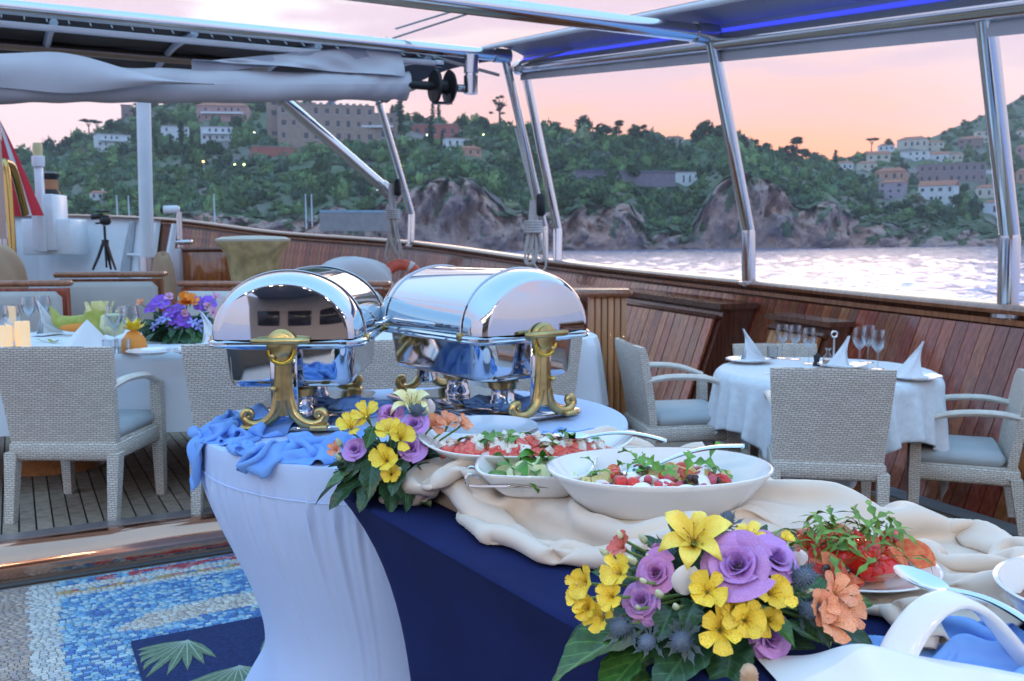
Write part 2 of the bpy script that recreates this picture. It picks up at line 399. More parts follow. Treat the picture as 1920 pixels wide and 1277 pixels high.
def make_scrub():
    rng = np.random.default_rng(5); protos = [clump_arrays(64, rng) for _ in range(10)]
    Vs = []; Fs = []; Cs = []; o = 0; n = 0
    while n < 6200:
        px = rng.uniform(-380, 2450); t = rng.uniform(.03, 1) ** 1.0
        cl = interp(px, CLIFF)
        if t < (.055 if cl > 424 else .12) and rng.random() > (.5 if px < 760 else (.55 if fbm(px * .045 + 3, t * 45 + 1, 3) > .55 else .10)): continue
        if fbm(px * .03, t * 14 + 2, 3) > 1.15 and t < .6 and rng.random() > .25: continue
        q, y, d = terr(px, t)
        if any(a <= px <= b and c <= y <= e for a, b, c, e in HOUSE_BOX): continue
        p = terr_pt(px, t); s = (1.5 + 4.4 * rng.random() ** 1.8) * (1.2 if t > .5 else 1) * (.62 if t < .12 else 1); h = s * (rng.uniform(.6, 1.0) if rng.random() < .75 else rng.uniform(1.1, 2.0))
        V, F = protos[rng.integers(10)]; a = rng.uniform(0, 6.28); ca, sa = math.cos(a), math.sin(a)
        W = np.stack([(V[:, 0] * ca - V[:, 1] * sa) * s + p.x, (V[:, 0] * sa + V[:, 1] * ca) * s + p.y, V[:, 2] * h + p.z + h * .35], 1)
        Vs.append(W); Fs.append(F + o); o += len(V)
        c = GREENS[min(6, int(abs(rng.normal(0, 2.4))))] * rng.uniform(.5, 1.5) * (1 + .25 * fbm(px * .012, t * 6, 2)); Cs.append(np.tile(c, (len(V), 1))); n += 1
    me = np_mesh('hillside_woodland', np.concatenate(Vs), np.concatenate(Fs), leaf_far_m, np.concatenate(Cs))
    tag(put('hillside_woodland', me), 'mixed green woodland and scrub covering the hillside', 'woodland', kind='stuff')

# ---- houses on the hill
WALLC = {}
def wallm(c):
    if c not in WALLC: WALLC[c] = mat('render_wall_%d' % len(WALLC), c, rough=.9, var=.10, vscale=.4)
    return WALLC[c]
roof_tile_m = mat('terracotta_tiles', (.40, .16, .11), rough=.9, var=.25, vscale=.8)
roof_grey_m = mat('flat_roof', (.36, .32, .33), rough=.9, var=.15, vscale=.5)
win_m = mat('far_window', (.05, .06, .09), rough=.15, spec=.6)
shut_m = mat('white_trim', (.75, .76, .80), rough=.7)
WHITE = (.66, .68, .72); CREAM = (.60, .55, .47); PINK = (.50, .29, .28); SALMON = (.55, .30, .23); STONE = (.38, .27, .23); RED = (.42, .14, .12); BROWN = (.30, .20, .19)
def house(px, py, w, h, wall, roof, nx, ny, label, yaw=0, name='villa', deep=.7, group=None, cat='house', balcony=False, crenel=False):
    t = find_t(px, py); d = terr(px, t)[2]; k = d / FPX
    W, H = w * k, h * k; D = W * deep
    P = Vector(((px - 960) * k, d, CAM_H + (455 - py) * k))
    HOUSE_BOX.append((px - w * .55, px + w * .55, py - h * .8, py + 9))
    face = math.atan2(P.x, P.y)            # turned towards the bay
    o = thing(name, label, cat, P, -face + R(yaw), group)
    mb = MB(); mb.box((0, D / 2, H / 2 - 2), (W, D, H + 4)); mb.build('wall', wallm(wall), o, 0)
    rb = MB(); e = .6
    if roof == 'hip':
        rh = min(W, D) * .20; r2 = W * .28
        rb.add([(-W / 2 - e, -e, H + .02), (W / 2 + e, -e, H + .02), (W / 2 + e, D + e, H + .02), (-W / 2 - e, D + e, H + .02), (-r2, D / 2, H + rh), (r2, D / 2, H + rh)], [(0, 1, 5, 4), (1, 2, 5), (2, 3, 4, 5), (3, 0, 4), (3, 2, 1, 0)])
        rf = rb.build('roof', roof_tile_m, o, 0)
        ch = MB(); ch.box((W * .22, D * .6, H + rh * .9), (1.0, 1.0, 2.4)); ch.build('chimney', wallm(wall), rf, 0)
    elif roof == 'gable':
        rh = D * .24
        rb.add([(-W / 2 - e, -e, H + .02), (W / 2 + e, -e, H + .02), (W / 2 + e, D + e, H + .02), (-W / 2 - e, D + e, H + .02), (-W / 2 - e, D / 2, H + rh), (W / 2 + e, D / 2, H + rh)], [(0, 1, 5, 4), (1, 2, 5), (2, 3, 4, 5), (3, 0, 4), (3, 2, 1, 0)])
        rb.build('roof', roof_tile_m, o, 0)
    else:
        rb.box((0, D / 2, H + .25), (W + .8, D + .8, .5)); rf = rb.build('roof', roof_grey_m if roof == 'flat' else roof_tile_m, o, 0)
        if crenel:
            for i in range(int(W / 5)):
                c = MB(); c.box((-W / 2 + 2.5 + i * 5, .3, H + 1.1), (2.6, .8, 1.2)); c.build('merlon', wallm(wall), rf, 0)
    if nx and ny:
        ww = W / nx * .34; wh = H / ny * .45; wm = MB(); wm.box((0, -.05, 0), (ww, .18, wh)); me = wm.mesh('window', win_m, 0)
        fm = MB(); fm.box((0, -.04, -wh / 2 - .15), (ww + .5, .5, .22)); sm = fm.mesh('sill', shut_m, 0)
        for j in range(ny):
            for i in range(nx):
                if random.random() < .14: continue
                wn = put('window', me, o, (-W / 2 + (i + .5 + random.uniform(-.06, .06)) * W / nx, 0, (j + .52) * H / ny), scale=(random.uniform(.75, 1.25), 1, random.uniform(.8, 1.15)))
                if w > 40: put('sill', sm, wn)
    if balcony:
        b = MB(); b.box((0, -1.2, H * .50), (W * .82, 2.4, .35)); b.box((0, -2.35, H * .50 + .8), (W * .82, .12, 1.1)); b.build('balcony', shut_m, o, 0)
    return o
house(229, 277, 58, 24, WHITE, 'flat', 6, 2, 'long white villa among trees near the seaward end of the ridge', 10, balcony=True)
house(344, 266, 46, 27, WHITE, 'flat', 4, 2, 'white block with flat roof behind the hillside cypresses', 8)
house(418, 266, 56, 26, WHITE, 'flat', 5, 2, 'pale terraced block just below the pink balconied building', -6, balcony=True)
house(430, 231, 92, 29, PINK, 'hip', 8, 2, 'pink building with white balconies beside the brick castle', -8, balcony=True)
house(254, 224, 18, 24, BROWN, 'flat', 1, 2, 'small square brown tower at the ridge top', 0, 'tower', cat='tower')
CAS = house(622, 270, 176, 68, STONE, 'flat', 9, 3, 'large brown stone castle hotel on the hilltop', 4, 'castle', .5, cat='castle', crenel=True)
house(527, 262, 30, 74, STONE, 'flat', 1, 4, 'tall stone corner tower of the hilltop castle', 0, 'castle_tower', 1, cat='tower', crenel=True)
house(715, 268, 70, 50, (.33, .25, .22), 'flat', 4, 2, 'lower brown stone wing with a white awning next to the castle', -5, 'castle_wing', .6, cat='building', balcony=True)
house(527, 294, 84, 17, RED, 'flat', 0, 0, 'low red garden wall building under the castle', 6, 'terrace_house')
house(820, 264, 82, 26, RED, 'flat', 5, 1, 'red brown flat roofed block among the cypresses', -6)
house(862, 281, 44, 17, WHITE, 'flat', 3, 1, 'small white flat house below the red brown block', 12)
house(886, 296, 40, 14, SALMON, 'hip', 3, 1, 'low salmon house with tiled roof below the small white one', 12)
house(1280, 353, 54, 25, WHITE, 'flat', 5, 1, 'white villa with chimneys standing above the middle cliff', -4, balcony=False)
house(1234, 355, 36, 9, CREAM, 'flat', 4, 1, 'low lit annex beside the white clifftop villa', 0, 'annex', cat='building')
house(1262, 275, 34, 10, CREAM, 'hip', 3, 1, 'small cream house half hidden at the ridge line', 10)
house(1390, 348, 26, 10, CREAM, 'flat', 2, 1, 'small flat beach house behind the great red rock', 0, 'cabin', cat='cabin')
VG = 'villas of the village on the slope'
for a in [(1577, 326, 31, 13, WHITE, 'hip', 3, 1, 'small white house next to the lone dark cypress', 10), (1616, 327, 32, 14, CREAM, 'hip', 3, 1, 'cream house with grey shadowed porch below the umbrella pine', -12),
          (1640, 309, 40, 12, CREAM, 'gable', 3, 1, 'long cream house just under the umbrella pine', 8), (1654, 292, 28, 11, WHITE, 'hip', 3, 1, 'white house at the top edge of the village', 6), (1700, 287, 52, 16, CREAM, 'hip', 5, 1, 'wide cream villa at the top of the village', -8),
          (1744, 293, 30, 17, CREAM, 'hip', 3, 2, 'tall cream villa against the dark wooded slope', 14), (1704, 311, 46, 19, WHITE, 'flat', 4, 2, 'white modern villa with flat roof in the upper village', -10), (1749, 311, 38, 13, WHITE, 'gable', 3, 1, 'white gabled house above the stone apartment block', 5),
          (1784, 311, 22, 13, CREAM, 'hip', 2, 1, 'little cream house beside a round tree above the stone block', 0), (1807, 291, 40, 21, BROWN, 'hip', 3, 2, 'brownish pink house below the cream mansion', -6), (1842, 277, 44, 21, CREAM, 'flat', 4, 2, 'cream mansion high up on the wooded slope', 8),
          (1906, 268, 24, 12, CREAM, 'hip', 2, 1, 'cream house highest on the wooded slope', 0), (1776, 351, 114, 36, (.30, .22, .23), 'flat', 9, 2, 'large mauve stone apartment block in the middle of the village', 4), (1662, 347, 54, 19, SALMON, 'hip', 4, 1, 'salmon house with tiled roof above the lilac block', -8),
          (1664, 381, 44, 32, (.42, .34, .42), 'hip', 3, 3, 'lilac three storey house with salmon roof', -14), (1748, 386, 62, 31, WHITE, 'gable', 4, 2, 'large white house with red gable roof near the shore', -12), (1846, 379, 42, 20, CREAM, 'hip', 3, 1, 'cream bungalow with red hipped roof above the white cottage', 6),
          (1858, 411, 38, 24, WHITE, 'hip', 3, 1, 'white cottage with red roof lowest by the water', -6), (1913, 311, 36, 26, PINK, 'hip', 3, 2, 'rose pink house at the foot of the wooded slope', 0), (1918, 353, 40, 24, SALMON, 'hip', 3, 1, 'red roofed house beyond the white terrace', 6), (1848, 334, 36, 7, WHITE, 'flat', 0, 0, 'low white terrace wall beside the mauve apartment block', 0)]:
    house(*a[:9], yaw=a[9], group=VG)
house(198, 371, 32, 12, WHITE, 'hip', 3, 1, 'white boathouse among trees low on the left shore', 10, 'boathouse')
house(58, 405, 34, 17, WHITE, 'flat', 3, 1, 'white flat hut behind the red flag', 0, 'hut', cat='hut')
# long retaining wall of the coast road
P0 = at_d(1080, 345, 590); P1 = at_d(1265, 350, 600)
mb = MB(); dv = P1 - P0; ln = dv.length
mb.box((ln / 2, 0, 3), (ln, 2.5, 9)); mb.box((ln / 2, -.3, 8), (ln + 1, 3.2, 1.0), 1)
o = mb.build('retaining_wall', [wallm((.24, .20, .25)), wallm((.17, .15, .2))], smooth=0); o.location = P0; o.rotation_euler.z = math.atan2(dv.y, dv.x)
tag(o, 'long grey mauve retaining wall of the coast road', 'wall')
P0 = at_d(600, 424, 460); P1 = at_d(730, 420, 470); dv = P1 - P0; ln = dv.length
mb = MB(); mb.box((ln / 2, 0, 2), (ln, 2, 9)); mb.box((ln / 2, 0, 7.2), (ln, 2.4, 1.2), 1)
o = mb.build('sea_wall', [wallm((.28, .24, .22)), wallm((.25, .36, .42))], smooth=0); o.location = P0; o.rotation_euler.z = math.atan2(dv.y, dv.x)
tag(o, 'beige sea wall with a teal top below the castle', 'wall')
make_scrub()

# ---- single trees
bark_m = mat('bark', (.09, .065, .05), rough=.95)
def crown_mesh(kind, seed):
    rng = np.random.default_rng(seed); Vs = []; Fs = []; o = 0
    def blob(c, s, n=60):
        nonlocal o
        V, F = clump_arrays(n, rng); Vs.append(V * np.array(s) + np.array(c)); Fs.append(F + o); o += len(V)
    if kind == 'cypress':
        for k in range(7): z = .12 + k * .13; w = .105 * math.sin(PI * min(1, (.12 + .80 * k / 7))) ** .7 + .015; blob((rng.normal(0, .008), rng.normal(0, .008), z), (w, w, .12), 50)
    elif kind == 'umbrella':
        for k in range(9): a = rng.uniform(0, 6.28); r = rng.uniform(.05, .34); blob((r * math.cos(a), r * math.sin(a), .86 + rng.uniform(-.04, .05)), (.17, .17, .07), 50)
    elif kind == 'pine':
        for k in range(11): z = rng.uniform(.38, .92); r = (1.1 - z) * .42; a = rng.uniform(0, 6.28); blob((r * math.cos(a) * .8, r * math.sin(a) * .8, z), (.17, .17, .11), 45)
    elif kind == 'airy':
        for k in range(12): z = rng.uniform(.42, .96); r = rng.uniform(.02, .26); a = rng.uniform(0, 6.28); blob((r * math.cos(a), r * math.sin(a), z), (.08, .08, .055), 40)
    else:
        for k in range(9): z = rng.uniform(.40, .80); r = rng.uniform(.04, .30); a = rng.uniform(0, 6.28); blob((r * math.cos(a), r * math.sin(a), z), (.23, .23, .19), 50)
    return np.concatenate(Vs), np.concatenate(Fs)
CROWN = {}; TRUNK = {}
for kind, tint in (('cypress', (.030, .052, .036)), ('umbrella', (.045, .055, .035)), ('pine', (.040, .055, .035)), ('airy', (.08, .065, .045)), ('round', (.055, .085, .045))):
    for s_ in range(2):
        V, F = crown_mesh(kind, 11 + s_ * 7); CROWN[kind, s_] = np_mesh('crown', V, F, leaf_far_m, np.tile(tint, (len(V), 1)))
    mb = MB(); th = {'cypress': .2, 'umbrella': .9, 'pine': .85, 'airy': .9, 'round': .5}[kind]
    mb.tube([(0, 0, -.1), (.01, 0, th * .5), (-.01, .01, th)], [.035, .028, .012], 6)
    for a in range(4 if kind != 'cypress' else 0):
        q = a * 1.6 + .4; mb.tube([(0, 0, th * .6), (.12 * math.cos(q), .12 * math.sin(q), th * .8), (.24 * math.cos(q), .24 * math.sin(q), th * .97)], [.016, .011, .005], 5)
    TRUNK[kind] = mb.mesh('trunk', bark_m)
def tree(kind, px, py, top, label, group=None, name=None):
    t = find_t(px, py); d = terr(px, t)[2]; k = d / FPX; h = (py - top) * k
    o = thing(name or {'cypress': 'cypress_tree', 'umbrella': 'umbrella_pine', 'pine': 'pine_tree', 'airy': 'thin_tree', 'round': 'broadleaf_tree'}[kind], label, 'tree', ((px - 960) * k, d, CAM_H + (455 - py) * k), random.uniform(0, 6), group)
    put('trunk', TRUNK[kind], o, scale=h); put('crown', CROWN[kind, random.randrange(2)], o, scale=h)
G1 = 'cypresses below the white blocks'
for px, py, tp in ((290, 292, 245), (305, 290, 256), (333, 286, 252), (353, 284, 228), (372, 290, 255)): tree('cypress', px, py, tp, 'dark cypress in front of the white hillside blocks', G1)
tree('cypress', 757, 256, 191, 'tall dark cypress standing at the end of the castle')
tree('cypress', 742, 246, 205, 'short cypress between the castle wing and the tall cypress')
for px, py, tp in ((817, 238, 199), (828, 238, 201)): tree('cypress', px, py, tp, 'slender cypress of a pair rising above the red brown block', 'paired cypresses')
tree('cypress', 813, 284, 222, 'cypress standing in front of the red brown block')
tree('cypress', 834, 284, 248, 'shorter cypress beside the small white flat house')
tree('cypress', 1560, 328, 288, 'lone dark cypress at the edge of the village')
for px, py, tp in ((1683, 330, 303), (1692, 332, 312)): tree('cypress', px, py, tp, 'small cypress in the middle of the village above the salmon house', 'village cypresses')
tree('umbrella', 1626, 298, 265, 'umbrella pine with bare trunk against the sunset above the village')
for px, py, tp in ((183, 260, 222), (198, 256, 226)): tree('umbrella', px, py, tp, 'umbrella pine on the far end of the ridge', 'umbrella pines on the ridge end')
tree('airy', 940, 252, 186, 'tall thin leaved tree on the ridge beside the double post')
G2 = 'dark pines along the sunset skyline'
for px, py, tp, kd in ((1100, 268, 222, 'round'), (1042, 264, 234, 'round'), (1012, 262, 236, 'round'), (1135, 268, 236, 'round'), (1160, 270, 232, 'pine'), (1185, 272, 238, 'round'), (1205, 272, 240, 'pine'), (1320, 276, 232, 'round'), (1345, 278, 236, 'round'), (1300, 276, 246, 'round'),
                       (1388, 296, 262, 'pine'), (1412, 302, 268, 'pine'), (1430, 306, 270, 'round'), (1470, 310, 280, 'pine'), (1488, 312, 264, 'pine'), (1505, 312, 282, 'round'), (1660, 292, 268, 'round'), (870, 252, 222, 'round'), (905, 254, 222, 'round'), (790, 244, 214, 'round')):
    tree(kd, px, py, tp, 'ragged dark pine with open tiers along the ridge against the sunset' if kd == 'pine' else ('dense round dark tree on the ridge beyond the stainless posts' if px > 1000 else 'round dark tree on the ridge between castle and double posts'), ('ragged pines' if kd == 'pine' else 'round trees') + ' on the skyline')
G3 = 'trees on the left end of the ridge'
for px, py, tp in ((26, 298, 268), (45, 296, 274), (140, 282, 254), (165, 272, 246), (225, 250, 224)): tree('round', px, py, tp, 'rounded tree on the ridge above the red flag and beacon', G3)
tree('round', 1185, 352, 306, 'big round pale green tree in front of the coast road wall')
tree('round', 1100, 344, 312, 'round tree at the far end of the coast road wall')
tree('round', 322, 246, 210, 'large light green tree on the hill between white villa and pink building')
tree('round', 455, 256, 215, 'leafy tree between the pink building and the castle')
for px, py, tp in ((1625, 405, 372), (1600, 430, 392), (1665, 410, 384), (1720, 416, 388), (1790, 400, 370), (1800, 376, 348), (1690, 410, 378), (1760, 420, 394)): tree('round', px, py, tp, 'bushy green tree on the shore below the village houses', 'trees along the village shore')

# ---- lamps and masts on the far shore
mast_m = mat('pale_mast', (.62, .64, .68), rough=.5)
for px, py, tp in ((220, 402, 368), (242, 402, 369), (403, 420, 366), (574, 412, 366), (585, 408, 366)):
    d = 430; p = at_d(px, py, d); h = (py - tp) * d / FPX
    mb = MB(); mb.tube([(0, 0, -4), (0, 0, h * .6), (0, 0, h)], [.32, .28, .2], 6); mb.ell((0, 0, h), (.35, .35, .3), 8, 4)
    o = mb.build('tall_mast', mast_m); o.location = p; tag(o, 'thin pale mast standing by the shore road', 'mast', 'pale masts by the shore')
for px, py, c in ((413, 208, 0), (408, 226, 1), (488, 264, 2), (392, 316, 1), (450, 322, 0), (467, 322, 0), (806, 270, 2), (910, 270, 0)):
    t = find_t(px, py); d = terr(px, t)[2] - 8; k = d / FPX; p = Vector(((px - 960) * k, d, CAM_H + (455 - py) * k))
    o = thing('street_lamp', 'lit street lamp glowing among the trees of the hill', 'street lamp', p, 0, 'lit street lamps on the hill')
    h = 12 * k; mb = MB(); mb.tube([(0, 0, -3), (0, 0, h * .7), (0, 0, h)], [.18, .14, .1], 6); mb.build('pole', mast_m, o)
    ec = [(.85, 1, .35), (1, .6, .2), (.95, 1, .8)][c]
    mb = MB(); mb.ell((0, -.3, h + .4), (.75, .75, .6), 8, 6); mb.build('lamp_globe', mat('lamp_glow_%d' % c, ec, emit=ec, estr=3.5), o)
# ================================================================== THE YACHT
def proj(p):
    v = CAM_R.transposed() @ (Vector(p) - Vector((0, 0, CAM_H))); return 960 + FPX * v.x / -v.z, 638.5 - FPX * v.y / -v.z
def wood(name, c1, c2, rough=.25, coat=.6, stretch=(14, 14, 1.2), objvar=.22, vscale=3):
    return mat(name, c1, rough=rough, col2=c2, vscale=vscale, objvar=objvar, coat=coat, stretch=stretch, detail=6, bump=.08, bscale=20)
teak_deck_m = mat('weathered_teak', (.25, .18, .13), rough=.7, col2=(.38, .29, .22), vscale=2.2, objvar=.16, stretch=(9, 9, 9), detail=5)
caulk_m = mat('deck_caulking', (.018, .017, .017), rough=.7)
mahog_m = wood('varnished_mahogany', (.18, .044, .017), (.35, .098, .038), rough=.16, coat=1.0, objvar=.35)
mahog_dark_m = wood('dark_mahogany', (.09, .03, .018), (.16, .055, .03), rough=.2)
honey_m = wood('honey_teak', (.36, .14, .045), (.50, .22, .085), rough=.28)
rail_m = wood('varnished_rail', (.24, .085, .038), (.36, .14, .065), rough=.15, objvar=.08)
chrome_m = mat('polished_steel', (.74, .74, .76), rough=.13, metal=1)
steel_m = mat('brushed_steel', (.62, .62, .64), rough=.25, metal=1)
brass_m = mat('aged_brass', (.55, .40, .17), rough=.28, metal=1, var=.25, vscale=18)
white_m = mat('white_paint', (.76, .78, .82), rough=.35, var=.04, vscale=3)
black_m = mat('black_plastic', (.018, .018, .02), rough=.4)
rope_m = mat('pale_rope', (.62, .58, .56), rough=.95, var=.2, vscale=90, bump=.4, bscale=300)
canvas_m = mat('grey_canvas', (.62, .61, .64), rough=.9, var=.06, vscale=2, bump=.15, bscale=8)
beige_m = mat('beige_upholstery', (.43, .40, .37), rough=.85, var=.05, vscale=5, bump=.06, bscale=12)
beige2_m = mat('pale_upholstery', (.56, .54, .51), rough=.85, var=.05, vscale=5, bump=.06, bscale=12)

# ---- deck with its teak planks
def make_deck():
    mb = MB(); us = [-8, -4, -1, 1, 2, 3, 3.3, 3.6, 4.2, 4.8, 5.4, 6.0, 6.6]
    vs_ = [-2, 4.66, 30]
    def q(u0, u1, v0, v1):
        mb.add([uv(u, v, .19 - .02 * max(0, u - 1) ** 2 - .012) for u, v in ((u0, v0), (u1, v0), (u1, v1), (u0, v1))], [(0, 1, 2, 3)])
    for a, b in zip(us, us[1:]):
        if b <= -1 or a >= 3.3: q(a, b, -2, 4.66)
        q(a, b, 4.66, 30)
    deck = mb.build('deck', caulk_m, smooth=0); tag(deck, kind='structure')
    w = .072; u = -.98
    while u < 5.6:
        z = .19 - .02 * max(0, u + w / 2 - 1) ** 2; sl = -.04 * max(0, u + w / 2 - 1)
        segs = [(4.68, 22.0)] if u < 3.3 else [(-1.5, 22.0)]
        for v0, v1 in segs:
            cuts = [v0]; x = v0 + random.uniform(.8, 3.2)
            # butt joints of the planks
            while x < v1 - 1 and x < 10: cuts.append(x); x += random.uniform(2.4, 3.6)
            cuts.append(v1)
            for c0, c1 in zip(cuts, cuts[1:]):
                pb = MB(); hw = (w - .008) / 2
                P = [(-hw, 0), (hw, 0), (hw, c1 - c0 - .006), (-hw, c1 - c0 - .006)]
                pb.add([(x_, y_, sl * x_ + zz) for zz in (-.01, 0) for x_, y_ in P], [(4, 5, 6, 7), (0, 1, 5, 4), (1, 2, 6, 5), (2, 3, 7, 6), (3, 0, 4, 7)])
                o = pb.build('plank', teak_deck_m, deck, 0); o.location = uv(u + w / 2, c0, z); o.rotation_euler.z = BA
        u += w
make_deck()

# ---- sunken pool floor with mosaic, framed by a copper coaming
ZM = .06
copper_m = mat('polished_copper', (.62, .34, .24), rough=.12, metal=1, var=.08, vscale=2)
coam_m = mat('coaming_plate', (.38, .33, .33), rough=.3, metal=.6, var=.1, vscale=3)
def sweep_profile(prof, line):
    """profile (w inward, z) along a list of (point, inward dir)"""
    mb = MB(); n = len(prof)
    for p, dr in line:
        for w, z in prof: mb.v.append(tuple(Vector(p) + Vector(dr) * w + Vector((0, 0, z))))
    for i in range(len(line) - 1):
        for k in range(n - 1): mb.f.append((i * n + k, (i + 1) * n + k, (i + 1) * n + k + 1, i * n + k + 1)); mb.m.append(0)
    return mb
def make_pool():
    mb = MB(); mb.add([uv(u, v, ZM - .006) for u, v in ((-2, -2), (3.25, -2), (3.25, 4.6), (-2, 4.6))], [(0, 1, 2, 3)])
    far_tile = bpy.data.materials.new('mosaic_grout'); far_tile.use_nodes = True
    nt = far_tile.node_tree; vo = nt.nodes.new('ShaderNodeTexVoronoi'); vo.inputs['Scale'].default_value = 45; tc = nt.nodes.new('ShaderNodeTexCoord'); nt.links.new(tc.outputs['Object'], vo.inputs[0])
    rp = nt.nodes.new('ShaderNodeValToRGB'); rp.color_ramp.elements[0].color = (.42, .40, .40, 1); rp.color_ramp.elements[1].color = (.50, .50, .50, 1); nt.links.new(vo.outputs['Color'], rp.inputs[0])
    bsdf(far_tile).inputs['Roughness'].default_value = .7; nt.links.new(rp.outputs[0], bsdf(far_tile).inputs['Base Color'])
    fl = mb.build('mosaic_floor', far_tile, smooth=0); tag(fl, kind='structure')
    nose = [(.10, .222)] + [(.20 - .10 * math.cos(a), .125 + .105 * math.sin(a)) for a in [R(x) for x in range(170, -1, -12)]][::1]
    nose = [(.085, .205)] + [(.19 + .105 * math.cos(R(x)), .13 + .10 * math.sin(R(x))) for x in range(165, -61, -15)] + [(.225, .05)]
    plate = [(-.01, .0), (-.01, .212), (.10, .216), (.10, .0)]
    # line runs round the far left, far and right side
    L_ = [(uv(-2.2, 4.66), -AX), (uv(3.0, 4.66), -AX)]
    R_ = [(uv(3.3, 4.66 - .3), -NN), (uv(3.3, -2), -NN)]
    C_ = []
    for k in range(9):
        a = R(90 * k / 8); c = uv(3.0, 4.36); dr = AX * math.cos(a) + NN * math.sin(a); C_.append((c + dr * .3, -dr))
    line = [L_[0]] + C_ + [R_[1]]
    co = sweep_profile(plate, line).build('pool_coaming', coam_m, smooth=40); tag(co, kind='structure')
    for k, seg in enumerate([[L_[0], (uv(-.2, 4.66), -AX)], [(uv(-.2, 4.66), -AX), (uv(1.6, 4.66), -AX)], [(uv(1.6, 4.66), -AX)] + C_, [C_[-1], R_[1]]]):
        sweep_profile(nose, seg).build('rounded_nosing', copper_m, co, 60)
    # dark strip drawn as the shadow line along the foot of the coaming
    sweep_profile([(.22, ZM + .004), (.235, ZM + .03), (.275, ZM + .03), (.285, ZM + .004)], line).build('shadow_strip', mat('shadow_grey', (.07, .085, .095), rough=.5), co, 40)
    # tiles
    pal = {'blue': [(.10, .27, .56), (.22, .46, .68), (.08, .20, .48), (.34, .56, .70), (.16, .38, .64), (.45, .62, .70)], 'white': [(.62, .63, .62), (.54, .56, .58), (.66, .66, .62)],
           'beige': [(.46, .36, .31), (.52, .42, .36), (.40, .33, .32)], 'gold': [(.55, .36, .16), (.50, .42, .26)], 'red': [(.50, .07, .10), (.58, .22, .26)], 'sand': [(.66, .60, .52), (.72, .70, .64), (.52, .46, .42)]}
    mats = {}; 
    for k in pal:
        for i, c in enumerate(pal[k]): mats[k, i] = mat('tile_%s_%d' % (k, i), c, rough=.22, objvar=.14)
    tile_tint = attr_color(mat('mosaic_tile', (.5, .5, .5), rough=.22))
    rnd = random.Random(3)
    def kind(u, v):
        w = 4.36 - v
        if u < -.02: return 'beige'
        if u < .085: return 'white'
        if w < .10: return 'red' if (.30 + .1 * math.sin(u * 40) < u < .85 and .02 < w < .075 + .02 * math.sin(u * 23)) else ('blue' if w < .075 or u > .9 else 'white')
        if w < .135: return 'white'
        if w < .19: return 'gold' if w > .165 else ('red' if int(u / .045) % 3 == 0 else ('blue' if rnd.random() < .5 else 'gold'))
        if w < .225: return 'white'
        c = 3.68 + .10 * math.sin((u - .25) * 3.2) - .05 * (u - .2)
        if u > .24 and abs(v - c) < .075 * min(1, (u - .24) / .14): return 'sand' if rnd.random() < .8 else 'white'
        return 'blue'
    cells = []; v = 4.355
    while v > 2.5:
        hh = rnd.uniform(.017, .023); u = -.62 + rnd.uniform(0, .02)
        while u < 1.35:
            ww = rnd.uniform(.018, .036); cells.append((u + ww / 2, v - hh / 2, ww - .0035, hh - .0035)); u += ww
        v -= hh
    def near(c):
        p = uv(c[0], c[1], ZM); x, y = proj(p); vis = 0 < x < 470 and 1085 < y < 1275 and not (.27 < c[0] < 1.2 and c[1] < 3.53)
        return (0 if vis else 1, p.length)
    cells = [c for c in cells if not (c[0] > 1.1 and c[1] < 3.0)]
    cells.sort(key=near)
    proto = {}
    def tmesh(key):
        if key not in proto:
            t = MB(); t.add([(-.5, -.5, 0), (.5, -.5, 0), (.5, .5, 0), (-.5, .5, 0), (-.48, -.48, 1), (.48, -.48, 1), (.48, .48, 1), (-.48, .48, 1)], [(4, 5, 6, 7), (0, 1, 5, 4), (1, 2, 6, 5), (2, 3, 7, 6), (3, 0, 4, 7)])
            proto[key] = t.mesh('tile', mats[key], 0)
        return proto[key]
    V = []; F = []; Cc = []
    base = np.array([(-.5, -.5, 0), (.5, -.5, 0), (.5, .5, 0), (-.5, .5, 0), (-.48, -.48, 1), (.48, -.48, 1), (.48, .48, 1), (-.48, .48, 1)])
    fb = np.array([(4, 5, 6, 7), (0, 1, 5, 4), (1, 2, 6, 5), (2, 3, 7, 6), (3, 0, 4, 7)])
    for i, (u, v, a, b) in enumerate(cells):
        k = kind(u, v); j = rnd.randrange(len(pal[k])); p = uv(u, v, ZM - .005); tz = .006 + rnd.uniform(0, .0006); an = BA + rnd.uniform(-.05, .05)
        if i < 300: put('tile', tmesh((k, j)), fl, p, (rnd.uniform(-.012, .012), rnd.uniform(-.012, .012), an), (a, b, tz))
        else:
            ca, sa = math.cos(an), math.sin(an); q = base * (a, b, tz)
            q[:, 2] += q[:, 0] * rnd.uniform(-.02, .02) + q[:, 1] * rnd.uniform(-.02, .02)
            V.append(np.stack([q[:, 0] * ca - q[:, 1] * sa + p.x, q[:, 0] * sa + q[:, 1] * ca + p.y, q[:, 2] + p.z], 1)); F.append(fb + 8 * len(F)); Cc.append(np.tile(np.array(pal[k][j]) * rnd.uniform(.85, 1.15), (8, 1)))
    o = put('mosaic_tiles', np_mesh('mosaic_tiles', np.concatenate(V), np.concatenate(F), tile_tint, np.concatenate(Cc)), fl); o['kind'] = 'stuff'
make_pool()
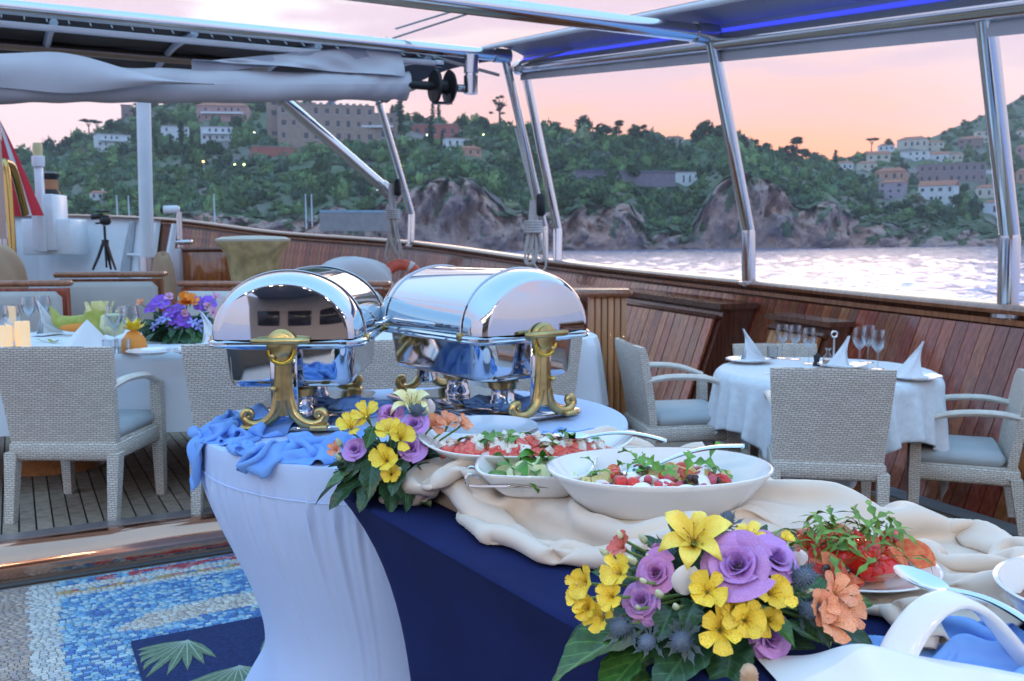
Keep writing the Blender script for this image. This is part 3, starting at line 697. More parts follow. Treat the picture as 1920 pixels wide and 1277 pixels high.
# navy rug with sage leaves
def make_rug():
    o = thing('leaf_rug', 'navy rug with sage green palm leaves lying on the mosaic', 'rug', uv(.30, 2.62, ZM + .002), BA)
    mb = MB(); mb.rbox((.44, .45, .006), (.88, .90, .012), .004); mb.build('carpet', mat('navy_carpet', (.018, .035, .13), rough=1, var=.3, vscale=120, bump=.5, bscale=500), o)
    lm = mat('sage_pile', (.12, .20, .12), rough=1, col2=(.19, .27, .17), vscale=60, bump=.4, bscale=400); vm = mat('pale_pile', (.34, .42, .36), rough=1)
    rnd = random.Random(4)
    for cx, cy, an, s in ((.18, .80, -2.2, .30), (.52, .78, -1.2, .34), (.30, .50, -1.9, .36), (.68, .52, -.9, .34), (.78, .82, -1.7, .26), (.15, .35, -1.5, .3), (.55, .25, -1.2, .3)):
        for k in range(9):
            b = an + (k - 4) * .24; L = s * (1 - .08 * abs(k - 4)); w = .020
            pts = [(0, -.004), (L * .35, -w), (L * .7, -w * .7), (L, 0), (L * .7, w * .7), (L * .35, w), (0, .004)]
            ca, sa = math.cos(b), math.sin(b); pts = [(cx + x * ca - y * sa, cy + x * sa + y * ca) for x, y in pts]
            pts = [(min(.87, max(.01, x)), min(.89, max(.01, y))) for x, y in pts]
            zz = .0125 + k * .0003; m = MB(); m.prism(pts, .009, zz); lf = m.build('woven_leaf', lm, o, 0)
            m = MB(); e = (min(.86, max(.012, cx + L * .85 * ca)), min(.88, max(.012, cy + L * .85 * sa)))
            m.tube([(cx, cy, zz + .0006), (*e, zz + .0006)], [.003, .0015], 5, flat=.4); m.build('vein', vm, lf)
make_rug()

# ---- bulwark, curving round to the bow
BT = [(5.0, 1.5, .98), (3.95, 3.7, 1.0), (3.1, 5.9, 1.04), (2.19, 8.6, 1.09), (.52, 13.0, 1.21), (-1.85, 17.0, 1.48), (-4.8, 19.3, 1.70), (-7.6, 20.8, 2.02), (-10.6, 21.6, 2.15), (-12.2, 19.6, 2.05), (-12.6, 16.0, 1.9)]
BTC = catmull(BT, 40)
BLEN = [0]
for a, b in zip(BTC, BTC[1:]): BLEN.append(BLEN[-1] + (b - a).length)
def btop(s):
    i = max(0, min(len(BLEN) - 2, int(np.searchsorted(BLEN, s)) - 1)); f = (s - BLEN[i]) / (BLEN[i + 1] - BLEN[i]); return BTC[i].lerp(BTC[i + 1], f)
def bin_(s):
    t = btop(s + .15) - btop(s - .15); t.z = 0; t.normalize(); return Vector((-t.y, t.x, 0))     # inboard
def bface(s, h, off=0):
    T = btop(s); n = bin_(s); B = T + n * .47; B.z = deckz(B.x, B.y) - .02
    return B.lerp(T, h) + n * off
def s_at_px(px, h=1, off=0, lo=1.0):
    best = None
    for k in range(400):
        s = lo + k * .06
        if s > BLEN[-1] - 3: break
        x = proj(bface(s, h, off))[0]
        if best is None or abs(x - px) < best[0]: best = (abs(x - px), s)
    return best[1]
S_WHITE = s_at_px(322)
def make_bulwark():
    o = thing('bulwark', 'varnished mahogany planked bulwark with cap rail curving to the white bow', 'bulwark', bface(6, 0))
    Mi = Matrix.Translation(-o.location)
    s = .8
    backing = MB()
    ss = np.arange(.6, BLEN[-1] - .4, .4)
    for a, b in zip(ss, ss[1:]):
        mi = 0 if a < S_WHITE else 1
        backing.add([bface(a, 0, -.03), bface(b, 0, -.03), bface(b, 1, -.03), bface(a, 1, -.03), bface(a, 0, -.12), bface(b, 0, -.12), bface(b, 1, -.12), bface(a, 1, -.12)], [(0, 3, 2, 1), (4, 5, 6, 7)], mi, Mi)
    backing.build('backing', [mahog_dark_m, white_m], o, 40)
    while s < S_WHITE:
        w = .108; a, b = s + .003, s + w - .003; mb = MB(); dz = random.uniform(0, .004)
        q = [bface(a, .0, dz), bface(b, .0, dz), bface(b, .93, dz), bface(a, .93, dz), bface(a, .0, -.03), bface(b, .0, -.03), bface(b, .93, -.03), bface(a, .93, -.03)]
        c = q[0].copy(); q = [p - c for p in q]
        mb.add(q, [(0, 3, 2, 1), (0, 4, 7, 3), (1, 2, 6, 5), (3, 7, 6, 2)]); pl = mb.build('plank', mahog_m, o, 0); pl.location = c - o.location
        s += w
    def strip(s0, s1, prof, name, m, step=.25):
        mb = MB(); n = len(prof); S = np.arange(s0, s1 + step, step)
        for s in S:
            T = btop(s); nn = bin_(s)
            for w, z in prof: mb.v.append(tuple(T + nn * w + Vector((0, 0, z)) - o.location))
        for i in range(len(S) - 1):
            for k in range(n): mb.f.append((i * n + k, i * n + (k + 1) % n, (i + 1) * n + (k + 1) % n, (i + 1) * n + k)); mb.m.append(0)
        mb.build(name, m, o, 50)
    cap = [(-.16, .0), (-.17, .02), (-.15, .05), (-.05, .065), (.06, .05), (.085, .025), (.075, .0)][::-1]
    gap0, gap1 = s_at_px(125), s_at_px(74)
    strip(.6, gap0, cap, 'cap_rail', rail_m); strip(gap1, BLEN[-1] - .5, cap, 'cap_rail', rail_m)
    strip(.6, S_WHITE, [(.015, -.075), (.05, -.07), (.05, -.035), (.01, -.03)][::-1], 'rail_moulding', rail_m)
    # white painted frames inside the bow
    for px in (330, 300, 205, 150, 60):
        s = s_at_px(px); mb = MB()
        mb.tube([bface(s, .02, .05) - o.location, bface(s, .5, .07) - o.location, bface(s, .97, .04) - o.location], [.14, .10, .07], 4); mb.build('bow_frame', white_m, o, 30)
    mb = MB(); mb.tube([bface(s_at_px(p), .55, .08) - o.location + Vector((0, 0, .08 * math.sin(p * .03))) for p in range(310, 140, -12)], .035, 6); mb.build('white_pipe', white_m, o)
    # grey waterway along the foot
    mb = MB(); S = np.arange(.8, 14, .5)
    for a, b in zip(S, S[1:]):
        def g(s, w):
            p = bface(s, 0, w); p.z = deckz(p.x, p.y) + .006; return p - o.location
        mb.add([g(a, .0), g(a, .30), g(b, .30), g(b, .0)], [(3, 2, 1, 0)])
    mb.build('waterway', mat('grey_waterway', (.20, .20, .21), rough=.6, var=.2, vscale=3), o, 40)
make_bulwark()

def locker(px0, px1, off, h0, h1, nsl, label, lid=.05, slatm=None):
    s0 = s_at_px(px1, h1, off); s1 = s_at_px(px0, h1, off)
    o = thing('deck_locker', label, 'locker', bface((s0 + s1) / 2, h0, off)); L = o.location.copy()
    mb = MB()
    q = [bface(s, h, w) - L for s in (s0, s1) for h in (h0, h1) for w in (off - .02, .02)]
    # 0:s0 h0 front 1:s0 h0 back 2:s0 h1 front 3:s0 h1 back 4..7 s1
    mb.add(q, [(0, 1, 3, 2), (4, 6, 7, 5), (0, 2, 6, 4), (2, 3, 7, 6), (0, 4, 5, 1)]); mb.build('carcass', mahog_dark_m, o, 0)
    n = nsl; ds = (s1 - s0 - .12) / n
    for i in range(n):
        a = s0 + .06 + i * ds + .005; b = a + ds - .010; m = MB(); e = random.uniform(.004, .010)
        m.add([bface(a, h0 + .05, off) - L, bface(b, h0 + .05, off) - L, bface(b, h1 - .07, off) - L, bface(a, h1 - .07, off) - L, bface(a, h0 + .05, off + .02 + e) - L, bface(b, h0 + .05, off + .02 + e) - L, bface(b, h1 - .07, off + .02 + e) - L, bface(a, h1 - .07, off + .02 + e) - L],
              [(4, 7, 6, 5), (0, 4, 5, 1), (2, 6, 7, 3), (0, 3, 7, 4), (1, 5, 6, 2)]); m.build('slat', slatm or mahog_m, o, 0)
    m = MB(); up = Vector((0, 0, lid))
    t = [bface(s0 - .04, h1, off + .05) - L, bface(s1 + .04, h1, off + .05) - L, bface(s1 + .04, h1, .015) - L, bface(s0 - .04, h1, .015) - L]
    m.add(t + [p + up for p in t], [(0, 3, 2, 1), (4, 5, 6, 7), (0, 1, 5, 4), (1, 2, 6, 5), (2, 3, 7, 6), (3, 0, 4, 7)]); m.build('lid', mahog_dark_m, o, 0)
    for h in (h0 + .02, h1 - .055):
        m = MB(); m.tube([bface(s0 + .02, h, off + .012) - L, bface(s1 - .02, h, off + .012) - L], .022, 6); m.build('front_rail', mahog_dark_m, o)
    m = MB(); p = bface(s1 - .25, (h0 + h1) * .52, off + .035) - L; m.lathe([(.0, -.01), (.028, -.01), (.028, .006), (.02, .01), (0, .01)], 14, M=frame(p, bin_(s1))); m.build('keyhole_plate', steel_m, o)
    return o
locker(1150, 1352, .36, .0, .86, 16, 'tall slatted mahogany deck locker with overhanging lid against the bulwark')
locker(1448, 1560, .20, .42, .83, 10, 'small shallow slatted locker on the bulwark behind the round table', .04, honey_m)

# ---- stainless posts
def post(name, pts, r, label, r2=None, group=None, cleat=None):
    P = [at_d(*p) for p in pts]
    o = thing(name, label, 'post', P[-1], 0, group); L = o.location.copy(); Q = [p - L for p in P]
    mb = MB(); mb.tube(Q[:2], r, 14); mb.build('upper_tube', chrome_m, o)
    mb = MB(); k = Q[1] + (Q[0] - Q[1]).normalized() * r * .2; mb.tube([k, Q[1] - (Q[1] - Q[2]) * .03, Q[2] - Vector((0, 0, .02))], [r * 1.0, r * 1.08, r * 1.08], 14); mb.build('lower_sleeve', chrome_m, o)
    mb = MB(); mb.lathe([(r * 1.7, -.01), (r * 1.7, .015), (r * 1.2, .022), (0, .022)], 18, M=Matrix.Translation(Q[2])); mb.build('base_flange', steel_m, o)
    return o
post('awning_post', [(1838, -60, 5.55), (1893, 442, 5.85), (1889, 592, 5.9)], .060, 'thick stainless awning post bent above the rail beyond the right hand armchair')
post('awning_post', [(1334, 68, 8.15), (1403, 432, 8.5), (1404, 531, 8.55)], .058, 'bent stainless awning post between double posts and the thickest post')
post('awning_post', [(948, 112, 12.5), (1020, 425, 13.1), (1020, 490, 13.1)], .056, 'stainless post of the double pair carrying the white rope hanks')
post('awning_post', [(980, 112, 12.6), (1046, 430, 12.9), (1045, 492, 12.85)], .060, 'outer bare stainless post of the double pair')
post('awning_post', [(704, 170, 16.2), (772, 402, 16.9), (770, 460, 16.9)], .060, 'farthest stainless post joined by the diagonal brace')
def pipe(name, a, b, r, label, m=chrome_m, cat='pipe', seg=12, ends=True):
    A, B = Vector(a), Vector(b); o = thing(name, label, cat, (A + B) / 2); L = o.location.copy()
    mb = MB(); mb.tube([A - L, B - L], r, seg); mb.build('tube', m, o)
    if ends:
        for p, q in ((A, B), (B, A)):
            d = (q - p).normalized(); mb = MB(); mb.tube([p - L, p - L + d * r * 3], r * 1.25, seg); mb.build('collar', steel_m, o)
    return o
pipe('diagonal_brace', at_d(505, 165, 15.6), at_d(738, 368, 16.75), .10, 'long diagonal stainless brace running down to the farthest post', cat='brace')
# overhead frame
P3 = at_d(972, 127, 12.6); P2 = at_d(1340, 80, 8.2); PD = (P2 - P3); PE = P3 + PD * 1.95
T3 = at_d(955, 106, 12.5); T3L = T3 - NN * 8.4
pipe('roof_edge_pipe', P3, PE, .075, 'long stainless edge pipe under the blue lit awning strip')
pipe('cross_pipe', T3, T3L, .075, 'upper stainless cross pipe over the furled awning')
pipe('cross_pipe', T3 + Vector((0, 0, -.15)) - NN * .9 + AX * .12, T3L + Vector((0, 0, -.15)) + AX * .12, .035, 'lower laced cross pipe just under the upper one', white_m)
T2 = P2 + Vector((0, 0, .06)); pipe('cross_pipe', T2, T2 - NN * 5.0, .075, 'nearer stainless cross pipe spanning overhead from the bent post')
pipe('awning_pipe', T3 - NN * 2.6 + AX * 2.3 + Vector((0, 0, .05)), T3L + AX * 2.3 + Vector((0, 0, .05)), .07, 'brown stained pipe under the dark awning behind the furled roll', mat('bronzed_pipe', (.42, .34, .30), rough=.25, metal=1))
# blue lit side strip
def side_strip():
    o = thing('awning_side_strip', 'pale awning side strip lit blue from below along the roof edge', 'awning', P3); L = o.location.copy()
    a = P3 - L; n = 12; inb = -NN * .52 + Vector((0, 0, .20)); out = NN * .07 + Vector((0, 0, .16))
    def fn(u, v):
        p = a + PD * 1.95 * u; w = out + (inb - out) * v; w.z += .06 * math.sin(v * PI); return p + w
    mb = MB(); mb.grid(fn, 20, 6); mb.grid(lambda u, v: fn(u, v) + Vector((0, 0, .035)), 20, 6)
    mb.grid(lambda u, v: fn(u, 0) * 1.0 + Vector((0, 0, .035 - .17 * v)) + NN * .002, 20, 2)
    mb.build('strip_panel', mat('strip_panel', (.62, .62, .66), rough=.5), o, 60)
    mb = MB(); mb.tube([fn(i / 20, 1) for i in range(21)], .03, 8); mb.build('edge_roll', white_m, o)
    e = mat('blue_led', (.1, .12, 1), emit=(.06, .09, 1), estr=.5)
    mb = MB(); mb.tube([fn(i / 20, 0) - NN * .005 - Vector((0, 0, .06)) for i in range(21)], .022, 8); mb.build('light_strip', e, o)
    # valance hanging under the pipe
    mb = MB(); mb.grid(lambda u, v: a + PD * 1.95 * u + NN * .03 - Vector((0, 0, .06 + .10 * v)), 20, 2); mb.build('valance', canvas_m, o)
side_strip()
# dark awning beyond the cross pipe
def far_awning():
    o = thing('far_awning', 'dark brown awning stretched beyond the cross pipe with white battens', 'awning', T3); L = o.location.copy()
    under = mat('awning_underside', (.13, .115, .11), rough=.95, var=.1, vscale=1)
    A0 = T3 - L + AX * .2 + Vector((0, 0, -.02))
    f = lambda u, v: A0 - NN * (.05 + 8.4 * u) + AX * (4.2 * v) + Vector((0, 0, .15 * math.sin(v * PI) + .02 * math.sin(u * 30)))
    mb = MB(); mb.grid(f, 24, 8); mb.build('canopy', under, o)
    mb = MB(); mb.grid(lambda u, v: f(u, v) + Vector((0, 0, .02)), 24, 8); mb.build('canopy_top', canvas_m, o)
    for k in range(5):
        u = .12 + k * .17; mb = MB(); mb.tube([f(u, i / 6) - Vector((0, 0, .05)) for i in range(7)], .045, 6); mb.build('batten', white_m, o)
    for k in range(34):
        p = T3 - L - NN * (1.0 + k * .21) + AX * .10; mb = MB(); mb.tube([p + Vector((0, 0, -.09)), p + AX * .14 + Vector((0, 0, -.03))], .008, 5); mb.build('lacing', rope_m, o)
far_awning()
# furled awning roll with its hanging corner
def furled():
    E = at_d(762, 158, 12.0); o = thing('furled_awning', 'furled grey canvas awning roll hanging under the cross pipe', 'awning', E); L = o.location.copy()
    roll_r = .165; Ln = 7.2
    def fn(u, v):
        x = u * Ln; a = v * 2 * PI; r = roll_r * (1 + .06 * math.sin(a * 2 + x * 2.1) + .035 * math.sin(x * 9 + a * 2 + 2 * math.sin(x * 1.7)) + (.05 * math.sin(x * 27 + a * 3) * max(0, 1 - x / 1.3)))
        r *= 1 + .5 * sstep(2.0, 6.5, x)
        sag = -.07 * math.sin(min(1, u) * PI) - .02 - .048 * x
        return -NN * x + Vector((0, 0, sag)) + (AX * -math.cos(a) + Vector((0, 0, 1)) * math.sin(a) * 1.05) * r
    mb = MB(); mb.grid(lambda u, v: fn(u, v), 150, 26)
    n0 = len(mb.v); mb.v.append((0, 0, -.02)); ring = [j * 151 for j in range(26)]
    for i in range(26): mb.f.append((ring[i], n0, (ring[(i + 1) % 26]))); mb.m.append(0)
    mb.build('rolled_canvas', canvas_m, o, 180)
    top = T3 - L
    # triangular sheet from the pipe down to the roll
    def tri(u, v):
        x = .10 + 2.5 * u; zt = (T3.z - E.z) + .05; xb = x
        h = max(0, 1 - max(0, x - .10) / 2.4); zb = .06
        z = lerp(zb, zb + (zt - zb) * h, v)
        w = .05 * math.sin(x * 5 + v * 3) * (1 - v) + .035 * math.sin(x * 11 - v * 5 + 1) * v * (1 - v) * 3
        return -NN * xb + Vector((0, 0, z)) - AX * (.17 - .10 * v + w)
    mb = MB(); mb.grid(tri, 60, 16); sh = mb.build('hanging_corner', canvas_m, o, 180)
    mb = MB(); mb.grid(lambda u, v: tri(u, 1) + Vector((0, 0, -.13 * (1 - v))) - AX * .012, 60, 2); mb.build('hem', mat('grey_hem', (.40, .41, .46), rough=.9), sh, 180)
    # loose swag drooping across the roll
    def swag(u, v):
        x = 2.4 + 4.9 * u; dz = .30 * sstep(.25, 1, u) + .02
        k = sstep(0, .35, u); return -NN * x + Vector((0, 0, -.10 - .048 * x - .10 * k + v * k * (.34 + .10 * u) + .03 * k * math.sin(u * 17 + v * 3))) - AX * (.25 + .05 * math.sin(v * PI) + .03 * math.sin(u * 9))
    mb = MB(); mb.grid(swag, 50, 12); mb.build('loose_swag', canvas_m, o, 180)
    mb = MB(); xx = -NN * 4.75 - AX * .36 + Vector((0, 0, -.22)); mb.tube([xx + Vector((0, 0, .30)), xx - AX * .02, xx + Vector((0, 0, -.26))], .012, 6); mb.ell(tuple(xx + Vector((.08, 0, -.12))), (.03, .03, .03), 8, 6); mb.build('tie_cord', rope_m, o)
furled()
# winch at the end of the roll
def roller_winch():
    C = at_d(829, 163, 12.1); o = thing('roller_winch', 'black furling drum hanging at the end of the canvas roll', 'winch', C)
    M0 = Matrix((NN, AX, Vector((0, 0, 1)))).transposed().to_4x4() @ Matrix.Rotation(PI / 2, 4, 'Y')
    mb = MB(); mb.lathe([(.03, -.22), (.05, -.2), (.05, -.13), (.20, -.12), (.22, -.09), (.15, -.07), (.09, -.05), (.09, .05), (.15, .07), (.22, .09), (.20, .12), (.10, .14), (.06, .2), (0, .2)], 20, M=M0); mb.build('drum', black_m, o)
    mb = MB()
    for s in (-1, 1): mb.box((s * .10, 0, -.14), (.03, .12, .10))
    mb.box((0, 0, -.2), (.26, .1, .025)); mb.build('guard', black_m, o, 0)
    mb = MB(); mb.tube([-NN * .16, -NN * .52], .055, 10); mb.build('axle', black_m, o)
    mb = MB(); mb.tube([NN * .16, NN * .40], .05, 8); mb.build('swivel', steel_m, o)
roller_winch()
A_ = at_d(884, 104, 12.2); B_ = at_d(883, 176, 12.2); pipe('drop_bracket', A_, B_, .075, 'short stainless drop bracket holding the black furling drum', cat='bracket')
# thin stays and lines
def line(name, pts, r, label, m=rope_m, cat='rope', group=None):
    P = [Vector(p) for p in pts]; c = sum(P, Vector()) / len(P); mb = MB(); mb.tube([p - c for p in P], r, 6); o = mb.build(name, m); o.location = c; return tag(o, label, cat, group)
wire_m = mat('grey_wire', (.30, .29, .30), rough=.4, metal=.6)
line('stay_wire', [at_d(742, 54, 12.0), at_d(892, 8, 11), at_d(1020, -40, 10)], .012, 'upper thin stay wire rising from the end of the canvas corner', wire_m, 'wire')
line('stay_wire', [at_d(736, 72, 12.0), at_d(920, 12, 11), at_d(1040, -32, 10)], .012, 'lower thin stay wire rising from the end of the canvas corner', wire_m, 'wire')
line('control_line', [at_d(722, 72, 12.1), at_d(830, 112, 12.2), at_d(936, 141, 12.4)], .022, 'slack pale line from the canvas corner to the double posts')
line('control_line', [at_d(978, 118, 12.2), at_d(1090, 88, 11), at_d(1205, 52, 10)], .016, 'pale line crossing in front of the blue lit strip')
line('furling_line', [at_d(705, 196, 14), at_d(800, 158, 12.3)], .014, 'thin furling line between black drum and farthest post')
def rope_hank(name, px, py0, py1, d, label, n=7, loops=True, top=None):
    o = thing(name, label, 'rope', at_d(px, py0, d)); L = o.location.copy(); H = (py1 - py0) * d / FPX; rnd = random.Random(int(px)); w = 14 * d / FPX
    for k in range(n):
        x0 = rnd.uniform(-w, w) * .4; x1 = rnd.uniform(-w, w) * 1.2; hh = H * rnd.uniform(.72, 1.0); yy = rnd.uniform(-.06, .06); ww = rnd.uniform(.05, .12)
        pts = []
        for i in range(17):
            t = i / 16; a = t * 2 * PI; pts.append(Vector((lerp(x0, x1, math.sin(t * PI) ** 2) + math.sin(a) * ww * (.4 + .6 * math.sin(t * PI)), yy, -hh * math.sin(t * PI) ** .7)))
        mb = MB(); mb.tube(pts, .016, 6); mb.build('rope_loop', rope_m, o)
    mb = MB()
    for k in range(5): mb.tube([Vector((.11 * math.cos(a), .10 * math.sin(a), -H * .30 - k * .034)) for a in [i * PI / 6 for i in range(13)]], .018, 6)
    mb.build('wrapped_turns', rope_m, o)
    mb = MB(); mb.rbox((.10, -.02, -.06), (.12, .14, .30), .03); mb.build('cleat', black_m, o)
    if top:
        for q in top: mb = MB(); mb.tube([Vector((0, 0, 0)), at_d(*q) - L], .014, 6); mb.build('lead_line', rope_m, o)
rope_hank('rope_hank', 1000, 376, 506, 12.55, 'bundle of white rope loops tied to the double posts', 9, top=[(950, 140, 12.3), (958, 140, 12.3), (966, 240, 12.6)])
rope_hank('rope_hank', 735, 345, 505, 16.3, 'beige rope coil hanging from the farthest post', 6)

# ---- the canopy with its downlights that covers the deck behind the photographer (seen mirrored in the chafing dishes)
def aft_canopy():
    o = thing('aft_canopy', 'canopy with rows of warm downlights over the after deck', 'canopy', (0, -.9, 2.9))
    mb = MB(); mb.rbox((.2, -2.6, .06), (7.5, 5.2, .10), .03); mb.build('deckhead', mat('canopy_lining', (.34, .29, .27), rough=.6), o)
    mb = MB(); mb.rbox((.2, .02, .02), (7.6, .12, .24), .03); mb.build('fascia', mahog_m, o)
    glow = mat('warm_downlight', (1, .8, .6), emit=(1.0, .86, .70), estr=300)
    for i in range(7):
        for j in range(2):
            x = -2.9 + i * 1.03; y = -.55 - j * 1.5
            mb = MB(); mb.lathe([(.075, 0), (.075, -.012), (.056, -.014), (.056, -.006)], 16, M=Matrix.Translation((x, y, .01))); r = mb.build('downlight_ring', steel_m, o)
            mb = MB(); mb.lathe([(.054, -.003), (.054, -.012), (.04, -.016), (0, -.018)], 16, M=Matrix.Translation((x, y, .01))); mb.f = [tuple(reversed(f)) for f in mb.f]; mb.build('downlight_lens', glow, r, 0)
    h = thing('deckhouse', 'varnished deckhouse front with windows aft of the buffet', 'deckhouse', (0, -5.6, .1))
    mb = MB(); mb.box((0, -.1, 1.4), (8, .2, 2.8)); mb.build('wall', mat('deckhouse_paint', (.34, .29, .27), rough=.4), h, 0)
    for k in range(5): mb = MB(); mb.rbox((-3 + k * 1.5, .02, 1.6), (1.1, .06, .9), .04); mb.build('window', mat('dark_glass', (.03, .03, .04), rough=.05) if k == 0 else bpy.data.materials['dark_glass'], h)
aft_canopy()
# ================================================================== DINING FURNITURE
def wicker(name, c1, c2, dark):
    m = mat(name, c1, rough=.7); nt = m.node_tree; N = nt.nodes.new; L = nt.links.new; b = bsdf(m)
    tc = N('ShaderNodeTexCoord'); sp = N('ShaderNodeSeparateXYZ'); L(tc.outputs['Object'], sp.inputs[0])
    ad = N('ShaderNodeMath'); L(sp.outputs['X'], ad.inputs[0]); L(sp.outputs['Y'], ad.inputs[1]); cb = N('ShaderNodeCombineXYZ'); L(ad.outputs[0], cb.inputs[0]); L(sp.outputs['Z'], cb.inputs[1])
    ns = N('ShaderNodeTexNoise'); ns.inputs['Scale'].default_value = 14; L(tc.outputs['Object'], ns.inputs[0])
    mxv = N('ShaderNodeMix'); mxv.data_type = 'VECTOR'; mxv.inputs[0].default_value = .012; L(cb.outputs[0], mxv.inputs[4]); L(ns.outputs['Color'], mxv.inputs[5])
    br = N('ShaderNodeTexBrick'); L(mxv.outputs[1], br.inputs[0]); br.inputs['Scale'].default_value = 1; br.inputs['Brick Width'].default_value = .030; br.inputs['Row Height'].default_value = .0105; br.inputs['Mortar Size'].default_value = .0016; br.inputs['Mortar Smooth'].default_value = .6
    br.inputs['Color1'].default_value = (*c1, 1); br.inputs['Color2'].default_value = (*c2, 1); br.inputs['Mortar'].default_value = (*dark, 1); br.offset = .5
    L(br.outputs['Color'], b.inputs['Base Color'])
    bp = N('ShaderNodeBump'); bp.inputs['Strength'].default_value = .9; bp.inputs['Distance'].default_value = .004; bp.invert = True; L(br.outputs['Fac'], bp.inputs['Height']); L(bp.outputs[0], b.inputs['Normal'])
    return m
wick_m = wicker('woven_rattan', (.70, .61, .53), (.82, .74, .66), (.25, .20, .17))
arm_m = mat('smooth_cane', (.70, .64, .57), rough=.45, var=.08, vscale=20)
cush_m = mat('blue_grey_cushion', (.46, .50, .53), rough=.8, var=.05, vscale=8)
def make_chair():
    o = thing('woven_armchair', 'pale woven rattan armchair', 'armchair')
    W, D = .56, .54
    # back: gently hollow, leaning, a little narrower at its foot
    def back(u, v, k):
        z = .30 + .54 * v; w = lerp(.25, .285, v); x = lerp(-w, w, u); y = -.235 - .085 * v ** 1.3 - .02 * (1 - (2 * u - 1) ** 2) * v + (k * .045)
        if v > .93: y += (-.5 if k else .5) * .018 * (v - .93) / .07
        return (x, y, z + (.004 * math.sin(u * PI)))
    mb = MB(); n0 = 12; m0 = 14
    mb.grid(lambda u, v: back(u, v, 0), n0, m0); mb.grid(lambda u, v: back(1 - u, v, 1), n0, m0)
    w = n0 + 1; off = w * (m0 + 1)
    for j in range(m0):
        mb.f.append((j * w + n0, off + j * w, off + (j + 1) * w, (j + 1) * w + n0)); mb.f.append((off + j * w + n0, j * w, (j + 1) * w, off + (j + 1) * w + n0)); mb.m += [0, 0]
    for i in range(n0):
        mb.f.append((m0 * w + i, m0 * w + i + 1, off + m0 * w + n0 - i - 1, off + m0 * w + n0 - i)); mb.m.append(0)
        mb.f.append((i + 1, i, off + n0 - i, off + n0 - i - 1)); mb.m.append(0)
    mb.build('backrest', wick_m, o, 50)
    mb = MB(); mb.rbox((0, .0, .335), (W - .03, D - .02, .09), .015); mb.build('seat_frame', wick_m, o)
    mb = MB(); mb.rbox((0, .03, .415), (W - .075, D - .09, .075), .028); mb.build('cushion', cush_m, o, 80)
    for sx in (-1, 1):
        for sy in (-1, 1):
            mb = MB(); x = sx * (W / 2 - .03); y = sy * (D / 2 - .03); z1 = .60 if sy > 0 else .33
            mb.add([(x + a * s, y + b * s + (-.05 if (sy < 0 and z == 0) else 0), z) for z, s in ((0, .021), (.33, .029), (z1, .026)) for a, b in ((-1, -1), (1, -1), (1, 1), (-1, 1))],
                   [(0, 3, 2, 1)] + [(r * 4 + k, r * 4 + (k + 1) % 4, r * 4 + 4 + (k + 1) % 4, r * 4 + 4 + k) for r in range(2 if sy > 0 else 1) for k in range(4)] + ([(8, 9, 10, 11)] if sy > 0 else [(4, 5, 6, 7)])); mb.build('leg', wick_m, o, 30)
        x = sx * (W / 2 - .025)
        pts = catmull([(x - sx * .005, -.27, .645), (x + sx * .01, -.12, .668), (x + sx * .012, .08, .655), (x, .24, .60)], 6)
        mb = MB(); mb.tube(pts, [.024] * len(pts), 8, flat=.75); mb.build('armrest', arm_m, o)
    return o
chair0 = make_chair(); CH = [0]
def chair(x, y, face, label, group=None):
    o = chair0 if CH[0] == 0 else copy_tree(chair0); CH[0] += 1
    o.location = on_deck(x, y); o.rotation_euler = (0, 0, face); o['label'] = label
    if group: o['group'] = group
    elif 'group' in o: del o['group']
    return o
RT = Vector((1.80, 5.32, 0)); RT.z = deckz(RT.x, RT.y)
GR = 'armchairs round the small lace covered table'; GL = 'armchairs along the long table'
chair(1.575, 4.66, R(-12), 'woven armchair with its back turned, pushed up to the round lace covered table', GR)
chair(.985, 5.50, R(-82), 'woven armchair seen from the side between teak pillar and round table', GR)
chair(1.80, 6.10, R(178), 'woven armchair behind the round table facing the buffet', GR)
chair(2.46, 5.02, R(68), 'woven armchair with blue grey seat on the rail side of the round table', GR)
chair(-2.12, 4.60, R(-3), 'woven armchair at the long table in front of candles and folded napkin', GL)
chair(-1.29, 4.68, R(4), 'woven armchair at the long table in front of the purple flowers', GL)
chair(-.62, 4.92, R(8), 'woven armchair half hidden between the two chafing dishes', GL)
chair(.02, 5.38, R(20), 'woven armchair half hidden behind the chafing dish with the glossy bowed lid', GL)

# ---- a small cloth solver (positions only) used for the draped linen
def push_disc(P, c, r, top, eps=.004):
    dx = P[:, 0] - c[0]; dy = P[:, 1] - c[1]; rho = np.sqrt(dx * dx + dy * dy) + 1e-9
    ins = (P[:, 2] < top + eps) & (rho < r + eps); up = top + eps - P[:, 2]; ot = r + eps - rho
    a = ins & (up <= ot); b = ins & ~a
    P[a, 2] = top + eps; P[b, 0] += dx[b] / rho[b] * ot[b]; P[b, 1] += dy[b] / rho[b] * ot[b]; return a | b
def push_box(P, c, h, ang, eps=.004):
    ca, sa = math.cos(ang), math.sin(ang); dx = P[:, 0] - c[0]; dy = P[:, 1] - c[1]
    q = np.stack([dx * ca + dy * sa, -dx * sa + dy * ca, P[:, 2] - c[2]], 1); H = np.array(h) + eps
    d = H - np.abs(q); ins = (d > 0).all(1); d[:, 2] = np.where(q[:, 2] > -h[2] * 2, H[2] - q[:, 2], 9)
    ax = d.argmin(1)
    for k in (0, 1, 2):
        m = ins & (ax == k); q[m, k] = (np.sign(q[m, k]) if k < 2 else 1) * H[k]
    P[ins, 0] = c[0] + q[ins, 0] * ca - q[ins, 1] * sa; P[ins, 1] = c[1] + q[ins, 0] * sa + q[ins, 1] * ca; P[ins, 2] = c[2] + q[ins, 2]; return ins
